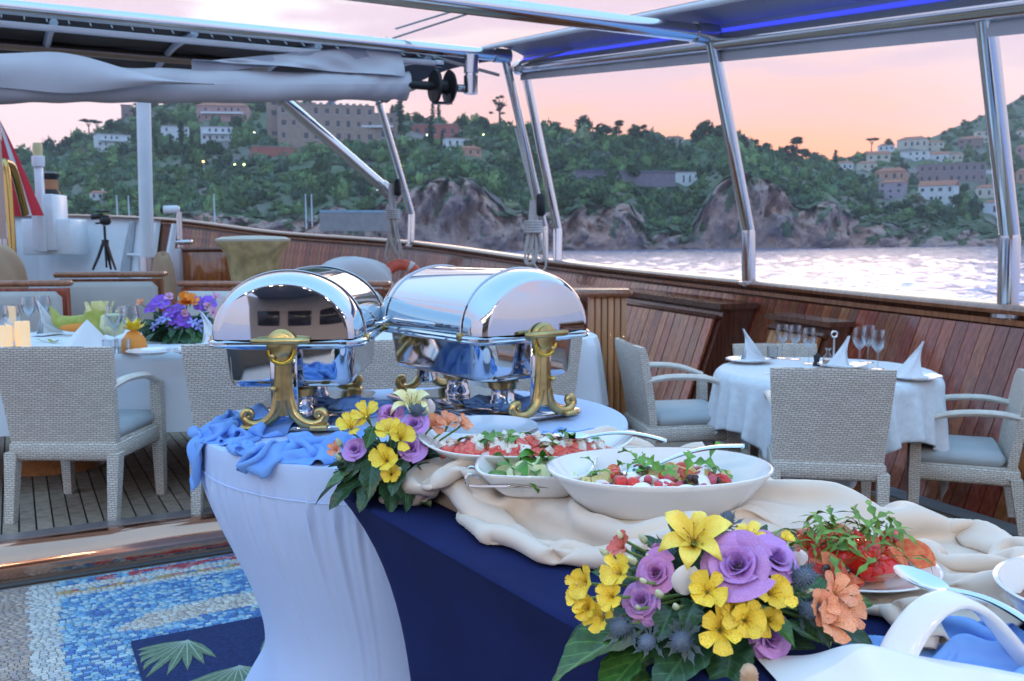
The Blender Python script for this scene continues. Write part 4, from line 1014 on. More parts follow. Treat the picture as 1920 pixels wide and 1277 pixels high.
def drape(X, nx, ny, rest, collide, steps=120, iters=8, g=.0009, bend=.25, fric=.6, pins=None, force=None):
    X = X.copy(); V0 = X.copy(); idx = np.arange(nx * ny).reshape(ny, nx); sets = []
    def mk(A, B, l, k):
        A, B = A.ravel(), B.ravel(); sets.append((A, B, l, k))
    for par in (0, 1):
        mk(idx[:, par:-1:2], idx[:, par + 1::2][:, :idx[:, par:-1:2].shape[1]], rest, 1); mk(idx[par:-1:2, :], idx[par + 1::2, :][:idx[par:-1:2, :].shape[0]], rest, 1)
    for par in (0, 1):
        a = idx[par:-1:2, :-1]; b = idx[par + 1::2, 1:][:a.shape[0]]; mk(a, b, rest * 1.4142, .35)
        a = idx[par:-1:2, 1:]; b = idx[par + 1::2, :-1][:a.shape[0]]; mk(a, b, rest * 1.4142, .35)
    if bend:
        for k in range(4):
            a = idx[:, k:-2:4]; b = idx[:, k + 2::4][:, :a.shape[1]]; mk(a, b, rest * 2, bend); a = idx[k:-2:4, :]; b = idx[k + 2::4, :][:a.shape[0]]; mk(a, b, rest * 2, bend)
    for st in range(steps):
        vel = (X - V0) * .94; vn = np.linalg.norm(vel, axis=1, keepdims=True) + 1e-12; vel *= np.minimum(1, .02 / vn); V0 = X.copy(); X = X + vel; X[:, 2] -= g
        if force is not None: X += force(X, st)
        for it in range(iters):
            for A, B, l, k in sets:
                d = X[B] - X[A]; n = np.sqrt((d * d).sum(1)) + 1e-9
                # neighbours across one fold may come closer, never much farther
                c = (n - l) / n * (.5 * k); c = c[:, None] * d; X[A] += c; X[B] -= c
            if pins is not None: X[pins[0]] = pins[1]
        hit = collide(X)
        X[hit, :2] = X[hit, :2] * (1 - fric) + V0[hit, :2] * fric
    return X
def grid_faces(nx, ny):
    i = np.arange(nx * ny).reshape(ny, nx); return np.stack([i[:-1, :-1], i[:-1, 1:], i[1:, 1:], i[1:, :-1]], -1).reshape(-1, 4)
def cloth_obj(name, X, nx, ny, m, parent=None, thick=.0025, sub=1):
    me = np_mesh(name, X, grid_faces(nx, ny), m, smooth=True); o = put(name, me, parent)
    if sub: md = o.modifiers.new('sub', 'SUBSURF'); md.levels = sub; md.render_levels = sub
    if thick: md = o.modifiers.new('thick', 'SOLIDIFY'); md.thickness = thick; md.offset = 0
    return o
def square_cloth(cx, cy, z, size, n, ang=0, noise=.004, seed=1):
    rng = np.random.default_rng(seed); g = np.linspace(-size / 2, size / 2, n); x, y = np.meshgrid(g, g); ca, sa = math.cos(ang), math.sin(ang)
    return np.stack([cx + x * ca - y * sa, cy + x * sa + y * ca, np.full_like(x, z)], -1).reshape(-1, 3) + rng.normal(0, noise, (n * n, 3)), size / (n - 1)

# ---- round table with lace cloth
lace_m = mat('white_damask', (.74, .76, .80), rough=.85, var=.05, vscale=30, bump=.35, bscale=40, sheen=.2)
TOPZ = RT.z + .75
def round_table():
    o = thing('round_table', 'round pedestal dining table hidden under white lace cloth', 'table', RT)
    mb = MB(); mb.lathe([(0, .70), (.58, .70), (.60, .715), (.60, .735), (.59, .745), (0, .745)], 40); mb.build('table_top', mahog_dark_m, o)
    mb = MB(); mb.lathe([(.09, .05), (.085, .2), (.075, .4), (.085, .70)], 12); mb.build('pedestal', honey_m, o)
    for k in range(4):
        a = k * PI / 2 + .5; d = Vector((math.cos(a), math.sin(a), 0)); mb = MB()
        mb.add([(0, -.035, .05), (.42, -.03, .0), (.42, -.03, .05), (.12, -.035, .20), (.06, -.035, .42), (0, -.035, .42)] + [(0, .035, .05), (.42, .03, .0), (.42, .03, .05), (.12, .035, .20), (.06, .035, .42), (0, .035, .42)],
               [(0, 1, 2, 3, 4, 5), (11, 10, 9, 8, 7, 6)] + [(i, 6 + i, 6 + (i + 1) % 6, (i + 1) % 6) for i in range(6)], 0, Matrix.Rotation(a, 4, 'Z')); mb.build('foot', honey_m, o, 30)
    n = 66; X, rest = square_cloth(RT.x, RT.y, TOPZ + .02, 1.74, n, R(24))
    def col(P):
        h = push_disc(P, RT, .625, TOPZ + .008); return h
    X = drape(X, n, n, rest, col, 130, 7, bend=.12)
    c = cloth_obj('lace_tablecloth', X, n, n, lace_m); tag(c, 'white lace edged cloth draped over the round table', 'tablecloth')
round_table()
china_m = mat('white_china', (.78, .79, .81), rough=.12, coat=.4)
napkin_m = mat('white_napkin', (.78, .80, .84), rough=.9, bump=.05, bscale=30)
silver_m = mat('silver_cutlery', (.80, .80, .82), rough=.14, metal=1)
def glass_material():
    m = bpy.data.materials.new('clear_glass'); m.use_nodes = True; nt = m.node_tree; nt.nodes.clear(); N = nt.nodes.new; L = nt.links.new
    out = N('ShaderNodeOutputMaterial'); mx = N('ShaderNodeMixShader'); tr = N('ShaderNodeBsdfTransparent'); tr.inputs[0].default_value = (.93, .95, .97, 1); gl = N('ShaderNodeBsdfGlossy'); gl.inputs['Roughness'].default_value = .03
    lw = N('ShaderNodeLayerWeight'); lw.inputs[0].default_value = .35; L(lw.outputs['Facing'], mx.inputs[0]); L(tr.outputs[0], mx.inputs[1]); L(gl.outputs[0], mx.inputs[2]); L(mx.outputs[0], out.inputs[0]); return m
glass_m = glass_material()
def glass_mesh():
    mb = MB(); mb.lathe([(.034, 0), (.033, .003), (.006, .006), (.004, .02), (.004, .085), (.012, .095), (.030, .115), (.040, .145), (.0405, .165), (.033, .205), (.0325, .205), (.0390, .165), (.0385, .146), (.028, .117), (.0, .10)], 20); return mb.mesh('wine_glass', glass_m)
GLASS = glass_mesh()
mb = MB(); mb.lathe([(.030, 0), (.035, .075), (.034, .075), (.029, .006), (0, .006)], 18); TUMBLER = mb.mesh('tumbler', glass_m)
mb = MB(); mb.lathe([(.07, 0), (.075, .004), (.125, .018), (.14, .022), (.139, .025), (.12, .021), (.075, .008), (0, .008)], 36); PLATE = mb.mesh('dinner_plate', china_m)
def napkin_mesh(seed, fan=True):
    rnd = random.Random(seed); mb = MB()
    if fan:   # upright folded sail
        def leafn(dy, lean, hgt, wd):
            def fn(u, v):
                w = wd * (1 - v) ** 1.5 + .006; x = -.045 + .02 * math.sin(v * 2.5) + lean * v * v + 2 * w * u; y = dy * (1 - v) + .020 * math.sin(u * PI) * (1 - v * .6) + .006 * math.sin(u * 9 + v * 5)
                return (x, y, hgt * v + .004 * math.sin(u * 7))
            return fn
        mb.grid(leafn(-.012, -.012, .195, .070), 16, 14); mb.grid(leafn(.022, .005, .165, .066), 16, 14); mb.grid(leafn(-.030, .01, .075, .072), 14, 6)
        mb.grid(lambda u, v: (lerp(-.075, .10, u), .045 - .10 * v, .004 + .010 * math.sin(u * PI) * math.sin(v * PI)), 10, 6)
    else:     # pyramid fold
        def fn(u, v):
            a = u * 2 * PI; k = max(abs(math.cos(a)), abs(math.sin(a))); r = .10 * (1 - v) / max(k, .7) * (1 - .25 * (1 - v) * (math.cos(4 * a) * .5 + .5)); return (r * math.cos(a), r * math.sin(a) * .8, .135 * v ** .9)
        mb.grid(fn, 24, 8, closeu=True)
        mb.add([(-.10, -.06, .004), (.10, -.06, .004), (.10, .06, .008), (-.10, .06, .008)], [(0, 1, 2, 3)])
    return mb.mesh('napkin', napkin_m, 60)
NAP_F = napkin_mesh(1); NAP_P = napkin_mesh(2, False)
def item(name, me, p, label, cat, rz=0, group=None, scale=None):
    o = put(name, me, None, p, (0, 0, rz), scale); return tag(o, label, cat, group)
TZ = TOPZ + .014
for px, py, rz, sc, where in ((1404, 680, .2, 1.0, 'beside the side on armchair'), (1579, 690, 2.4, .9, 'behind the cruet and turned armchair'), (1714, 712, 2.9, 1.0, 'nearest the rail side armchair')):
    p = at_z(px, py, TZ); item('dinner_plate', PLATE, p, 'white dinner plate under a napkin on the round table, ' + where, 'plate', group='plates on the round table')
    item('napkin', NAP_F, p + Vector((0, 0, .012)), 'upright folded white napkin on the round table, ' + where, 'napkin', rz, 'napkins on the round table', sc)
for px, py in ((1466, 672), (1490, 674), (1516, 682)): item('wine_glass', GLASS, at_z(px, py, TZ), 'clear wine glass in the trio beside the pepper mill', 'glass', 0, 'wine glasses by the pepper mill', 1.05)
for px, py in ((1611, 686), (1627, 680), (1645, 692)): item('wine_glass', GLASS, at_z(px, py, TZ), 'clear wine glass in the trio between two napkins', 'glass', 0, 'wine glasses between the napkins', 1.1)
item('tumbler', TUMBLER, at_z(1448, 672, TZ), 'low clear tumbler next to the trio of wine glasses', 'glass')
o = thing('pepper_mill', 'small black pepper mill on the round table', 'pepper mill', at_z(1531, 686, TZ)); mb = MB(); mb.lathe([(.022, 0), (.022, .01), (.015, .03), (.019, .048)], 14); mb.build('body', black_m, o); mb = MB(); mb.lathe([(.019, .049), (.020, .06), (.012, .068), (.006, .07), (.007, .076), (0, .079)], 14); mb.build('knob', black_m, o)
o = thing('oil_cruet', 'glass oil cruet with flared neck on the round table', 'cruet', at_z(1552, 686, TZ)); mb = MB(); mb.lathe([(.028, 0), (.032, .02), (.030, .05), (.012, .075), (.010, .09), (.018, .105), (.017, .105), (.008, .09)], 16); mb.build('bottle', glass_m, o); mb = MB(); mb.lathe([(0, .003), (.026, .003), (.029, .02), (.028, .038), (0, .038)], 16); mb.build('oil', mat('pale_oil', (.60, .42, .34), rough=.3), o)
o = thing('silver_stand', 'silver table stand with ring handle behind the cruet', 'stand', at_z(1563, 678, TZ)); mb = MB(); mb.lathe([(.035, 0), (.035, .006), (.008, .014), (.006, .15)], 14); mb.build('stem', silver_m, o); mb = MB(); mb.tube([Vector((.018 * math.cos(a), 0, .168 + .018 * math.sin(a))) for a in [i * PI / 8 for i in range(17)]], .005, 6); mb.build('ring_handle', silver_m, o)
for k in range(3):
    p = at_z((1432, 1500, 1668)[k], (702, 712, 722)[k], TZ); mb = MB(); mb.tube([(0, 0, .004), (.08, 0, .005), (.12, 0, .006), (.15, 0, .006), (.18, 0, .005)], [.004, .003, .003, .009, .006], 6, flat=.4); o = mb.build('fork', silver_m); o.location = p; o.rotation_euler.z = (.6, -.3, 2.8)[k]; tag(o, 'silver fork laid on the white lace cloth beside a plate', 'fork', 'forks on the round table')

# ---- long oval table
LT = Vector((-1.55, 5.66, 0)); LTZ = .19 + .75; LTA = R(8)
def long_table():
    o = thing('long_table', 'long dining table with rounded ends under a plain white cloth', 'table', (LT.x, LT.y, .19), LTA)
    A, B = 2.05, .70
    def sup(a, s=1.0, ex=.0): 
        c, q = math.cos(a), math.sin(a); e = .42; return (A * s + ex) * math.copysign(abs(c) ** e, c), (B * s + ex) * math.copysign(abs(q) ** e, q)
    mb = MB(); n = 96; P = [sup(2 * PI * k / n) for k in range(n)]; mb.prism(P, .70, .742); mb.build('table_top', mahog_dark_m, o)
    for x in (-1.2, 1.2): mb = MB(); mb.lathe([(.28, 0), (.26, .03), (.10, .07), (.08, .4), (.14, .70)], 14, M=Matrix.Translation((x, 0, 0))); mb.build('pedestal', honey_m, o)
    c = thing('long_tablecloth', 'plain white cloth hanging over the long dining table', 'tablecloth', (LT.x, LT.y, .19), LTA)
    mb = MB(); nn = 220
    rows = [(0, .748), (.5, .748), (.97, .748), (1.0, .747)]
    for s, z in rows:
        for k in range(nn): x, y = sup(2 * PI * k / nn, max(s, .001)); mb.v.append((x, y, z))
    for j in range(9):
        t = (j + 1) / 9
        for k in range(nn):
            a = 2 * PI * k / nn; fold = (.5 + .5 * math.sin(a * 22 + 1.5 * math.sin(a * 5))) ; x, y = sup(a, 1, .006 + (.012 + .05 * fold) * t ** .8); mb.v.append((x, y, .745 - .42 * t))
    R_ = len(rows) + 9
    for j in range(R_ - 1):
        for k in range(nn): mb.f.append((j * nn + k, j * nn + (k + 1) % nn, (j + 1) * nn + (k + 1) % nn, (j + 1) * nn + k)); mb.m.append(0)
    mb.f = [tuple(reversed(f)) for f in mb.f]
    mb.build('cloth', mat('white_tablecloth', (.74, .76, .82), rough=.9, bump=.04, bscale=20), c, 70)
long_table()
LZ = LTZ + .002
GWL = 'wine glasses on the long table'
for px, py, lab in ((216, 652, 'wine glass of the pair in front of the purple flowers'), (247, 652, 'wine glass of the pair in front of the purple flowers'), (3, 648, 'wine glass of the pair behind the candles'), (26, 648, 'wine glass of the pair behind the candles'), (56, 622, 'wine glass standing beside the far folded napkin'), (84, 620, 'wine glass standing beside the far folded napkin')):
    item('wine_glass', GLASS, at_z(px, py, LZ), lab, 'glass', 0, GWL, 1.12)
for px, py in ((232, 662), (205, 664)): item('tumbler', TUMBLER, at_z(px, py, LZ), 'low tumbler in front of the pair of wine glasses', 'glass', 0, 'tumblers on the long table', 1.0)
candle_m = mat('cream_candle', (.80, .60, .36), rough=.5, sss=.3, emit=(1, .55, .22), estr=.25)
for px, py, w, h, lab in ((12, 652, 22, 42, 'cream pillar candle with wick beside the glasses, shorter pale one'), (44, 650, 26, 48, 'wide peach pillar candle at the end of the candle row'), (22, 640, 20, 66, 'tallest cream pillar candle behind the other two')):
    p = at_z(px, py, LZ); k = p.y / FPX; r = w * k / 2; hh = h * k; o = thing('pillar_candle', lab, 'candle', p)
    mb = MB(); mb.lathe([(r, 0), (r, hh * .97), (r * .93, hh), (r * .6, hh * .96), (0, hh * .94)], 20); mb.build('wax', candle_m, o); mb = MB(); mb.tube([(0, 0, hh * .93), (.001, 0, hh * .93 + .012)], .0015, 5); mb.build('wick', black_m, o)
p = at_z(166, 652, LZ); item('napkin', NAP_P, p, 'pyramid folded white napkin before the carved melons', 'napkin', .6, None, 1.15)
p = at_z(393, 646, LZ); item('napkin', NAP_F, p, 'upright folded white napkin right beside the purple flowers', 'napkin', .4, None, .95)
p = at_z(86, 628, LZ); item('napkin', NAP_F, p, 'upright white napkin behind the far wine glasses', 'napkin', 1.2, None, 1.1)
for px, py in ((285, 664), (150, 668), (360, 662)): item('dinner_plate', PLATE, at_z(px, py, LZ), 'white dinner plate at the edge of the long table', 'plate', 0, 'plates on the long table', .9)
# carved fruit
melon_m = mat('melon_rind', (.30, .34, .05), rough=.5, col2=(.46, .44, .10), vscale=20); flesh_m = mat('melon_flesh', (.78, .72, .34), rough=.5, var=.12, vscale=30); orange_m = mat('orange_fruit', (.80, .28, .04), rough=.5)
p = at_z(128, 628, LZ); o = thing('carved_melon_swan', 'carved green melon with a raised neck like a swan', 'carved fruit', p, .1)
mb = MB(); pts = catmull([(-.10, 0, .18), (-.075, 0, .13), (-.05, 0, .085), (.02, 0, .07), (.09, 0, .085), (.17, 0, .095)], 5); mb.tube(pts, [.006, .01, .013, .016, .02, .022, .026, .03, .034, .038, .042, .045, .047, .048, .049, .05, .05, .049, .046, .044, .042, .04, .036, .03, .02, .01][:len(pts)], 10); mb.build('carved_body', melon_m, o)
mb = MB(); mb.ell((.05, -.03, .05), (.09, .03, .03), 12, 8); mb.build('inner_flesh', orange_m, o)
p = at_z(186, 630, LZ + .03); o = thing('carved_melon_rose', 'melon carved open like a pale yellow rose', 'carved fruit', p, 0)
mb = MB(); mb.lathe([(0, 0), (.06, .01), (.085, .05), (.085, .10), (.07, .15)], 16, wob=lambda a, i: 1 + (.06 * math.sin(a * 8) if i > 2 else 0)); mb.build('rind', melon_m, o)
for k in range(9):
    a = k * 2.4; r = .02 + .005 * k; mb = MB(); mb.grid(lambda u, v: (r + .02 * v * v + .012 * math.sin(u * PI), (u - .5) * .07 * (1 - .5 * v), .10 + .10 * v), 6, 5); f = mb.build('carved_petal', flesh_m, o, 180); f.rotation_euler.z = a
p = at_z(214, 632, LZ + .05); o = thing('carved_melon_half', 'pale carved melon half with scalloped edge behind the wine glass pair', 'carved fruit', p, 0)
mb = MB(); mb.lathe([(0, 0), (.05, .02), (.07, .06), (.06, .12), (.03, .13), (0, .11)], 20, wob=lambda a, i: 1 + .08 * math.sin(a * 9) * (i > 1)); mb.build('carved_flesh', mat('pale_melon', (.78, .78, .50), rough=.5, var=.15, vscale=30), o)
p = at_z(250, 622, LZ + .10); o = thing('carved_fruit_lily', 'yellow carved fruit opened like a water lily', 'carved fruit', p, 0)
for k in range(12):
    mb = MB(); tl = .5 if k < 6 else .95; mb.grid(lambda u, v: ((.015 + .075 * v) * math.cos(tl) - .0, (u - .5) * .05 * math.sin(min(1, v * 1.1 + .15) * PI * .95), (.015 + .075 * v) * math.sin(tl)), 4, 5); f = mb.build('carved_petal', mat('yellow_fruit_%d' % k, (.85, .62, .05), rough=.45) if k == 0 else bpy.data.materials['yellow_fruit_0'], o, 180); f.rotation_euler.z = k * PI / 3 + (.5 if k >= 6 else 0)
mb = MB(); mb.lathe([(0, -.1), (.07, -.1), (.06, -.04), (.03, 0), (0, .01)], 14); mb.build('orange_base', orange_m, o)
for px, py in ((85, 640), (100, 642)):
    mb = MB(); mb.grid(lambda u, v: ((u - .5) * .16, (v - .5) * .03 * math.sin(u * PI), .01 + .008 * math.sin(u * 9)), 12, 3); o = mb.build('fallen_leaf', melon_m, smooth=180); o.location = at_z(px, py, LZ); o.rotation_euler.z = px; tag(o, 'slender green leaf lying on the white cloth before the melon swan', 'leaf', 'loose leaves on the long table')

# ---- banquettes behind the long table
def bench(px0, py0, d0, px1, py1, d1, ncu, label, cm, seat=True, capw=.10):
    P = at_d(px0, py0, d0); Q = at_d(px1, py1, d1); L = (Q - P).length; base = Vector((P.x, P.y, .19)); H = (P.z + Q.z) / 2 - .19
    an = math.atan2(Q.y - P.y, Q.x - P.x); o = thing('banquette', label, 'bench', base, an)
    mb = MB(); mb.box((L / 2, .04, H / 2 - .02), (L, .06, H - .06)); mb.build('back_panel', mahog_m, o, 0)
    mb = MB(); mb.rbox((L / 2, .03, H - .015), (L + .06, capw, .045), .015); mb.build('cap_rail', rail_m, o)
    w = L / ncu
    for k in range(ncu):
        mb = MB(); mb.rbox((w * (k + .5), -.055, H - .06 - .28), (w - .012, .11, .54), .045); mb.build('back_cushion', cm, o, 80)
        if seat: mb = MB(); mb.rbox((w * (k + .5), -.36, .40), (w - .012, .60, .13), .05); mb.build('seat_cushion', cm, o, 80)
    if seat: mb = MB(); mb.box((L / 2, -.33, .165), (L, .54, .33)); mb.build('seat_box', mahog_m, o, 0)
    return o
bench(-120, 529, 6.7, 122, 527, 6.7, 1, 'low beige banquette back with dark cap in front of the tan canvas bundle', beige_m, False)
bench(110, 511, 7.6, 300, 512, 7.6, 1, 'raised beige banquette back carrying the camera tripod', beige_m, False, .16)
bench(338, 525, 7.5, 722, 533, 7.2, 3, 'beige banquette running behind the purple flowers and first chafing dish', beige2_m, False)
bench(724, 534, 7.2, 1098, 547, 6.7, 3, 'pale banquette running up to the slatted teak pillar', beige2_m, True)
def pillar():
    P = at_z(1138, 818, .15); o = thing('teak_pillar', 'slatted honey teak bench end pillar with rounded cap', 'pillar', (P.x, P.y, .15), R(-2))
    mb = MB(); mb.box((0, .12, .5), (.22, .26, 1.0)); mb.build('core', mahog_dark_m, o, 0)
    for k in range(6):
        mb = MB(); mb.rbox((0, -.018, .49), (.040, .02, .97), .006); s = mb.build('slat', honey_m, o); s.location = (-.110 + .044 * k, 0, 0)
    for k in range(5):
        mb = MB(); mb.rbox((.118, .02, .49), (.02, .044, .97), .006); s = mb.build('slat', honey_m, o); s.location = (0, .01 + .048 * k, 0)
    mb = MB(); mb.rbox((-.05, .10, 1.0), (.44, .34, .05), .022); mb.build('cap', rail_m, o)
pillar()

# ---- things towards the bow
def capstan():
    o = thing('bronze_capstan', 'pale gold mushroom shaped capstan with cream top', 'capstan', (at_d(477, 520, 9.2).x, 9.2, .19))
    zt = at_d(477, 452, 9.2).z - .19
    gm = mat('pale_gold', (.56, .46, .24), rough=.45, metal=.35, var=.25, vscale=9)
    mb = MB(); mb.lathe([(.30, 0), (.30, .05), (.22, .12), (.20, zt * .5), (.215, zt * .7), (.26, zt * .9), (.35, zt * .985), (.35, zt)], 32, wob=lambda a, i: 1 + (.06 * max(0, math.cos(a * 6)) if 2 <= i <= 4 else 0)); mb.build('drum', gm, o)
    mb = MB(); mb.lathe([(.355, zt), (.36, zt + .018), (.30, zt + .04), (.1, zt + .052), (0, zt + .053)], 32); mb.build('cap', mat('cream_cap', (.66, .62, .52), rough=.35), o)
capstan()
def boxed(name, px0, px1, py0, py1, d, depth, m, label, cat, cap=None):
    P = at_d(px0, py1, d); Q = at_d(px1, py0, d); W = Q.x - P.x; H = Q.z - P.z
    o = thing(name, label, cat, ((P.x + Q.x) / 2, d, P.z)); mb = MB(); mb.rbox((0, depth / 2, H / 2), (W, depth, H), .012); mb.build('body', m, o)
    if cap: mb = MB(); mb.rbox((0, depth / 2, H + .015), (W + .05, depth + .05, .035), .012); mb.build('lid', cap, o)
    return o
boxed('deck_box', 336, 432, 470, 562, 9.6, .5, mahog_m, 'dark mahogany deck box beside the gold capstan', 'box', mahog_dark_m)
boxed('side_panel', 325, 335, 466, 562, 9.5, .5, mat('lilac_panel', (.45, .38, .40), rough=.4), 'narrow pale lilac upright panel at the end of the deck box', 'panel')
def tripod():
    P = at_d(200, 506, 7.6); o = thing('camera_tripod', 'black camera tripod with pan head standing on the banquette back', 'tripod', P); k = 7.6 / FPX
    for a in (R(200), R(-25), R(95)):
        mb = MB(); e = Vector((math.cos(a) * 24 * k, math.sin(a) * 24 * k, 0)); mb.tube([Vector((0, 0, 50 * k)) + e * .15, e * .55 + Vector((0, 0, 24 * k)), e], [.013, .012, .009], 6); mb.build('leg', black_m, o)
    mb = MB(); mb.tube([(0, 0, 4 * k), (0, 0, 50 * k), (0, 0, 82 * k)], [.009, .011, .011], 8); mb.build('centre_column', black_m, o)
    mb = MB(); mb.tube([(0, 0, 44 * k), (0, 0, 56 * k)], .028, 10); mb.build('collar', black_m, o)
    mb = MB(); mb.rbox((.01, 0, 92 * k), (.08, .07, .08), .02); mb.rbox((0, 0, 108 * k), (.11, .07, .015), .004); mb.tube([(0, 0, 100 * k), (-.10, .0, 98 * k)], .022, 8); mb.tube([(.02, 0, 88 * k), (-.06, -.03, 86 * k)], .008, 6); mb.build('pan_head', black_m, o)
tripod()
def cctv():
    P = at_d(338, 460, 9.7); o = thing('security_camera', 'white security camera on a short steel post by the deck box', 'camera', P); k = 9.7 / FPX
    mb = MB(); mb.tube([(0, 0, -.1), (0, 0, 62 * k)], .028, 10); mb.build('post', steel_m, o)
    mb = MB(); mb.rbox((-14 * k, 0, 66 * k), (.17, .08, .085), .02); mb.build('housing', white_m, o)
    mb = MB(); mb.tube([(-14 * k - .075, 0, 66 * k), (-14 * k - .10, 0, 66 * k)], .036, 12); mb.build('lens', black_m, o)
    mb = MB(); mb.rbox((.05, -.02, 6 * k), (.16, .12, .05), .015); mb.build('bracket', steel_m, o)
cctv()
A_ = at_d(268, 150, 17.5); B_ = at_d(277, 520, 17.5); pipe('white_mast', B_, A_, .125, 'plain white painted mast rising behind the furled awning', white_m, 'mast', 16)
def beacon():
    d = 20.6; k = d / FPX; P = at_d(98, 478, d); o = thing('bow_beacon', 'white boxed bow pylon with lantern and yellow glass light', 'beacon', P, 0)
    Z = lambda y: (478 - y) * k
    mb = MB(); mb.rbox((0, .2, (Z(412)) / 2), (92 * k, .8, Z(412)), .02); mb.build('wide_casing', white_m, o)
    mb = MB(); mb.rbox((0, .0, (Z(367) + Z(470)) / 2), (40 * k, .7, Z(367) - Z(470)), .02); mb.build('upright_casing', white_m, o)
    mb = MB(); mb.rbox((0, -.38, (Z(320) + Z(470)) / 2), (13 * k, .14, Z(316) - Z(470)), .02); mb.build('column', white_m, o)
    mb = MB(); mb.lathe([(.12, Z(318)), (.13, Z(312)), (.13, Z(300)), (.10, Z(299))], 16, M=Matrix.Translation((0, -.38, 0))); mb.build('collar', white_m, o)
    mb = MB(); mb.lathe([(.095, Z(300)), (.10, Z(285)), (.085, Z(276)), (0, Z(274))], 16, M=Matrix.Translation((0, -.38, 0))); mb.build('glass_light', mat('yellow_glass', (.78, .68, .36), rough=.25, trans=.3), o)
    mb = MB(); mb.lathe([(.19, Z(367)), (.19, Z(362)), (.15, Z(358)), (.15, Z(338)), (.20, Z(334)), (.20, Z(328)), (.1, Z(324)), (0, Z(323))], 18, M=Matrix.Translation((0, .1, 0))); mb.build('lantern', black_m, o)
    mb = MB(); mb.lathe([(.155, Z(357)), (.155, Z(339))], 18, M=Matrix.Translation((0, .1, 0))); mb.build('amber_lens', mat('amber_lens', (.45, .20, .10), rough=.2), o)
beacon()
red_m = mat('red_bunting', (.58, .03, .045), rough=.85); bunt_w = mat('white_bunting', (.72, .72, .76), rough=.85)
def flag():
    d = 19.5; o = thing('ensign_flag', 'red and white ensign hanging in folds beside the brass rail', 'flag', at_d(12, 405, d)); L = o.location.copy()
    top = at_d(-8, 215, d) - L; 
    for k, (a0, a1, m) in enumerate(((-.60, -.10, red_m), (-.10, .06, bunt_w), (.06, .62, red_m), (.62, 1.0, bunt_w), (1.0, 1.28, red_m))):
        def fn(u, v):
            a = lerp(a0, a1, u); z = lerp(top.z, 0, v); w = v ** .8 * .58; return Vector((top.x * (1 - v) + a * w * 1.0, .10 * math.sin(a * 9 + v * 2) * v, z))
        mb = MB(); mb.grid(fn, 8, 14); mb.build('red_panel' if m is red_m else 'white_panel', m, o, 180)
flag()
def brass_rail():
    d = 8.5; k = d / FPX; o = thing('brass_rail', 'brass tube rail bent over at the top by the flag', 'rail', at_d(24, 482, d)); Z = lambda y: (482 - y) * k
    mb = MB(); pts = catmull([(0, 0, -.6), (0, 0, Z(400)), (-.01, 0, Z(330)), (-.03, 0, Z(310)), (-.06, .1, Z(306)), (-.10, .3, Z(318)), (-.12, .5, Z(400))], 6); mb.tube(pts, .034, 10); mb.build('bent_tube', mat('bright_brass', (.62, .44, .16), rough=.2, metal=1), o)
    mb = MB(); mb.tube([(-.25, 0, Z(452)), (0, 0, Z(452))], .03, 8); mb.build('cross_bar', brass_m, o)
brass_rail()
A_ = at_d(-8, 240, 8.3); B_ = at_d(6, 470, 8.3); pipe('pink_spar', B_, A_, .035, 'slim varnished pinkish flagstaff at the edge by the ensign', mat('pinkish_spar', (.55, .36, .30), rough=.35), 'staff')
def bundle(name, px0, px1, py0, py1, d, m, label, seed):
    P = at_d((px0 + px1) / 2, py1, d); w = (px1 - px0) / 2 * d / FPX; h = (py1 - py0) * d / FPX; rnd = random.Random(seed); ph = [rnd.uniform(0, 6) for _ in range(6)]
    def fn(u, v):
        a = u * 2 * PI; b = v * PI / 2; k = 1 + .07 * math.sin(a * 3 + ph[0]) + .05 * math.sin(a * 5 + b * 4 + ph[1]) + .03 * math.sin(a * 9 + b * 7 + ph[2]); q = math.cos(b) ** .6
        return (w * q * math.cos(a) * k, w * .6 * q * math.sin(a) * k, h * math.sin(b) ** .8 * (1 + .05 * math.sin(a * 2 + ph[3])))
    mb = MB(); mb.grid(fn, 40, 14, closeu=True); o = mb.build(name, m, smooth=180); o.location = P; tag(o, label, 'cover')
tan_m = mat('tan_canvas', (.42, .28, .18), rough=.9, var=.1, vscale=3)
bundle('canvas_bundle', -70, 44, 462, 548, 7.3, tan_m, 'tan canvas covered bundle under the brass rail', 1)
bundle('canvas_bundle', 286, 330, 476, 560, 9.2, tan_m, 'small tan cover beside the lilac panel', 2)
bundle('fabric_cover', 585, 735, 484, 548, 9.0, mat('pale_cover', (.56, .53, .54), rough=.9), 'pale grey fabric cover behind the banquette beside the lifebuoy', 3)
def lifebuoy():
    o = thing('lifebuoy', 'orange lifebuoy with grey bands leaning inside the bulwark', 'lifebuoy', at_d(753, 528, 12.5), 0, rot=(R(80), 0, R(12)))
    mb = MB(); RR, r = .23, .075; mb.grid(lambda u, v: ((RR + r * math.cos(2 * PI * v)) * math.cos(2 * PI * u), (RR + r * math.cos(2 * PI * v)) * math.sin(2 * PI * u), r * math.sin(2 * PI * v)), 40, 12); mb.build('ring', mat('lifebuoy_orange', (.66, .12, .07), rough=.5, var=.1, vscale=10), o, 180)
    for k in range(4):
        mb = MB(); a0 = k * PI / 2 + .9; mb.grid(lambda u, v: ((RR + (r + .004) * math.cos(2 * PI * v)) * math.cos(a0 + .22 * u), (RR + (r + .004) * math.cos(2 * PI * v)) * math.sin(a0 + .22 * u), (r + .004) * math.sin(2 * PI * v)), 4, 12); mb.build('reflective_band', mat('grey_band', (.6, .6, .6), rough=.4), o, 180)
lifebuoy()
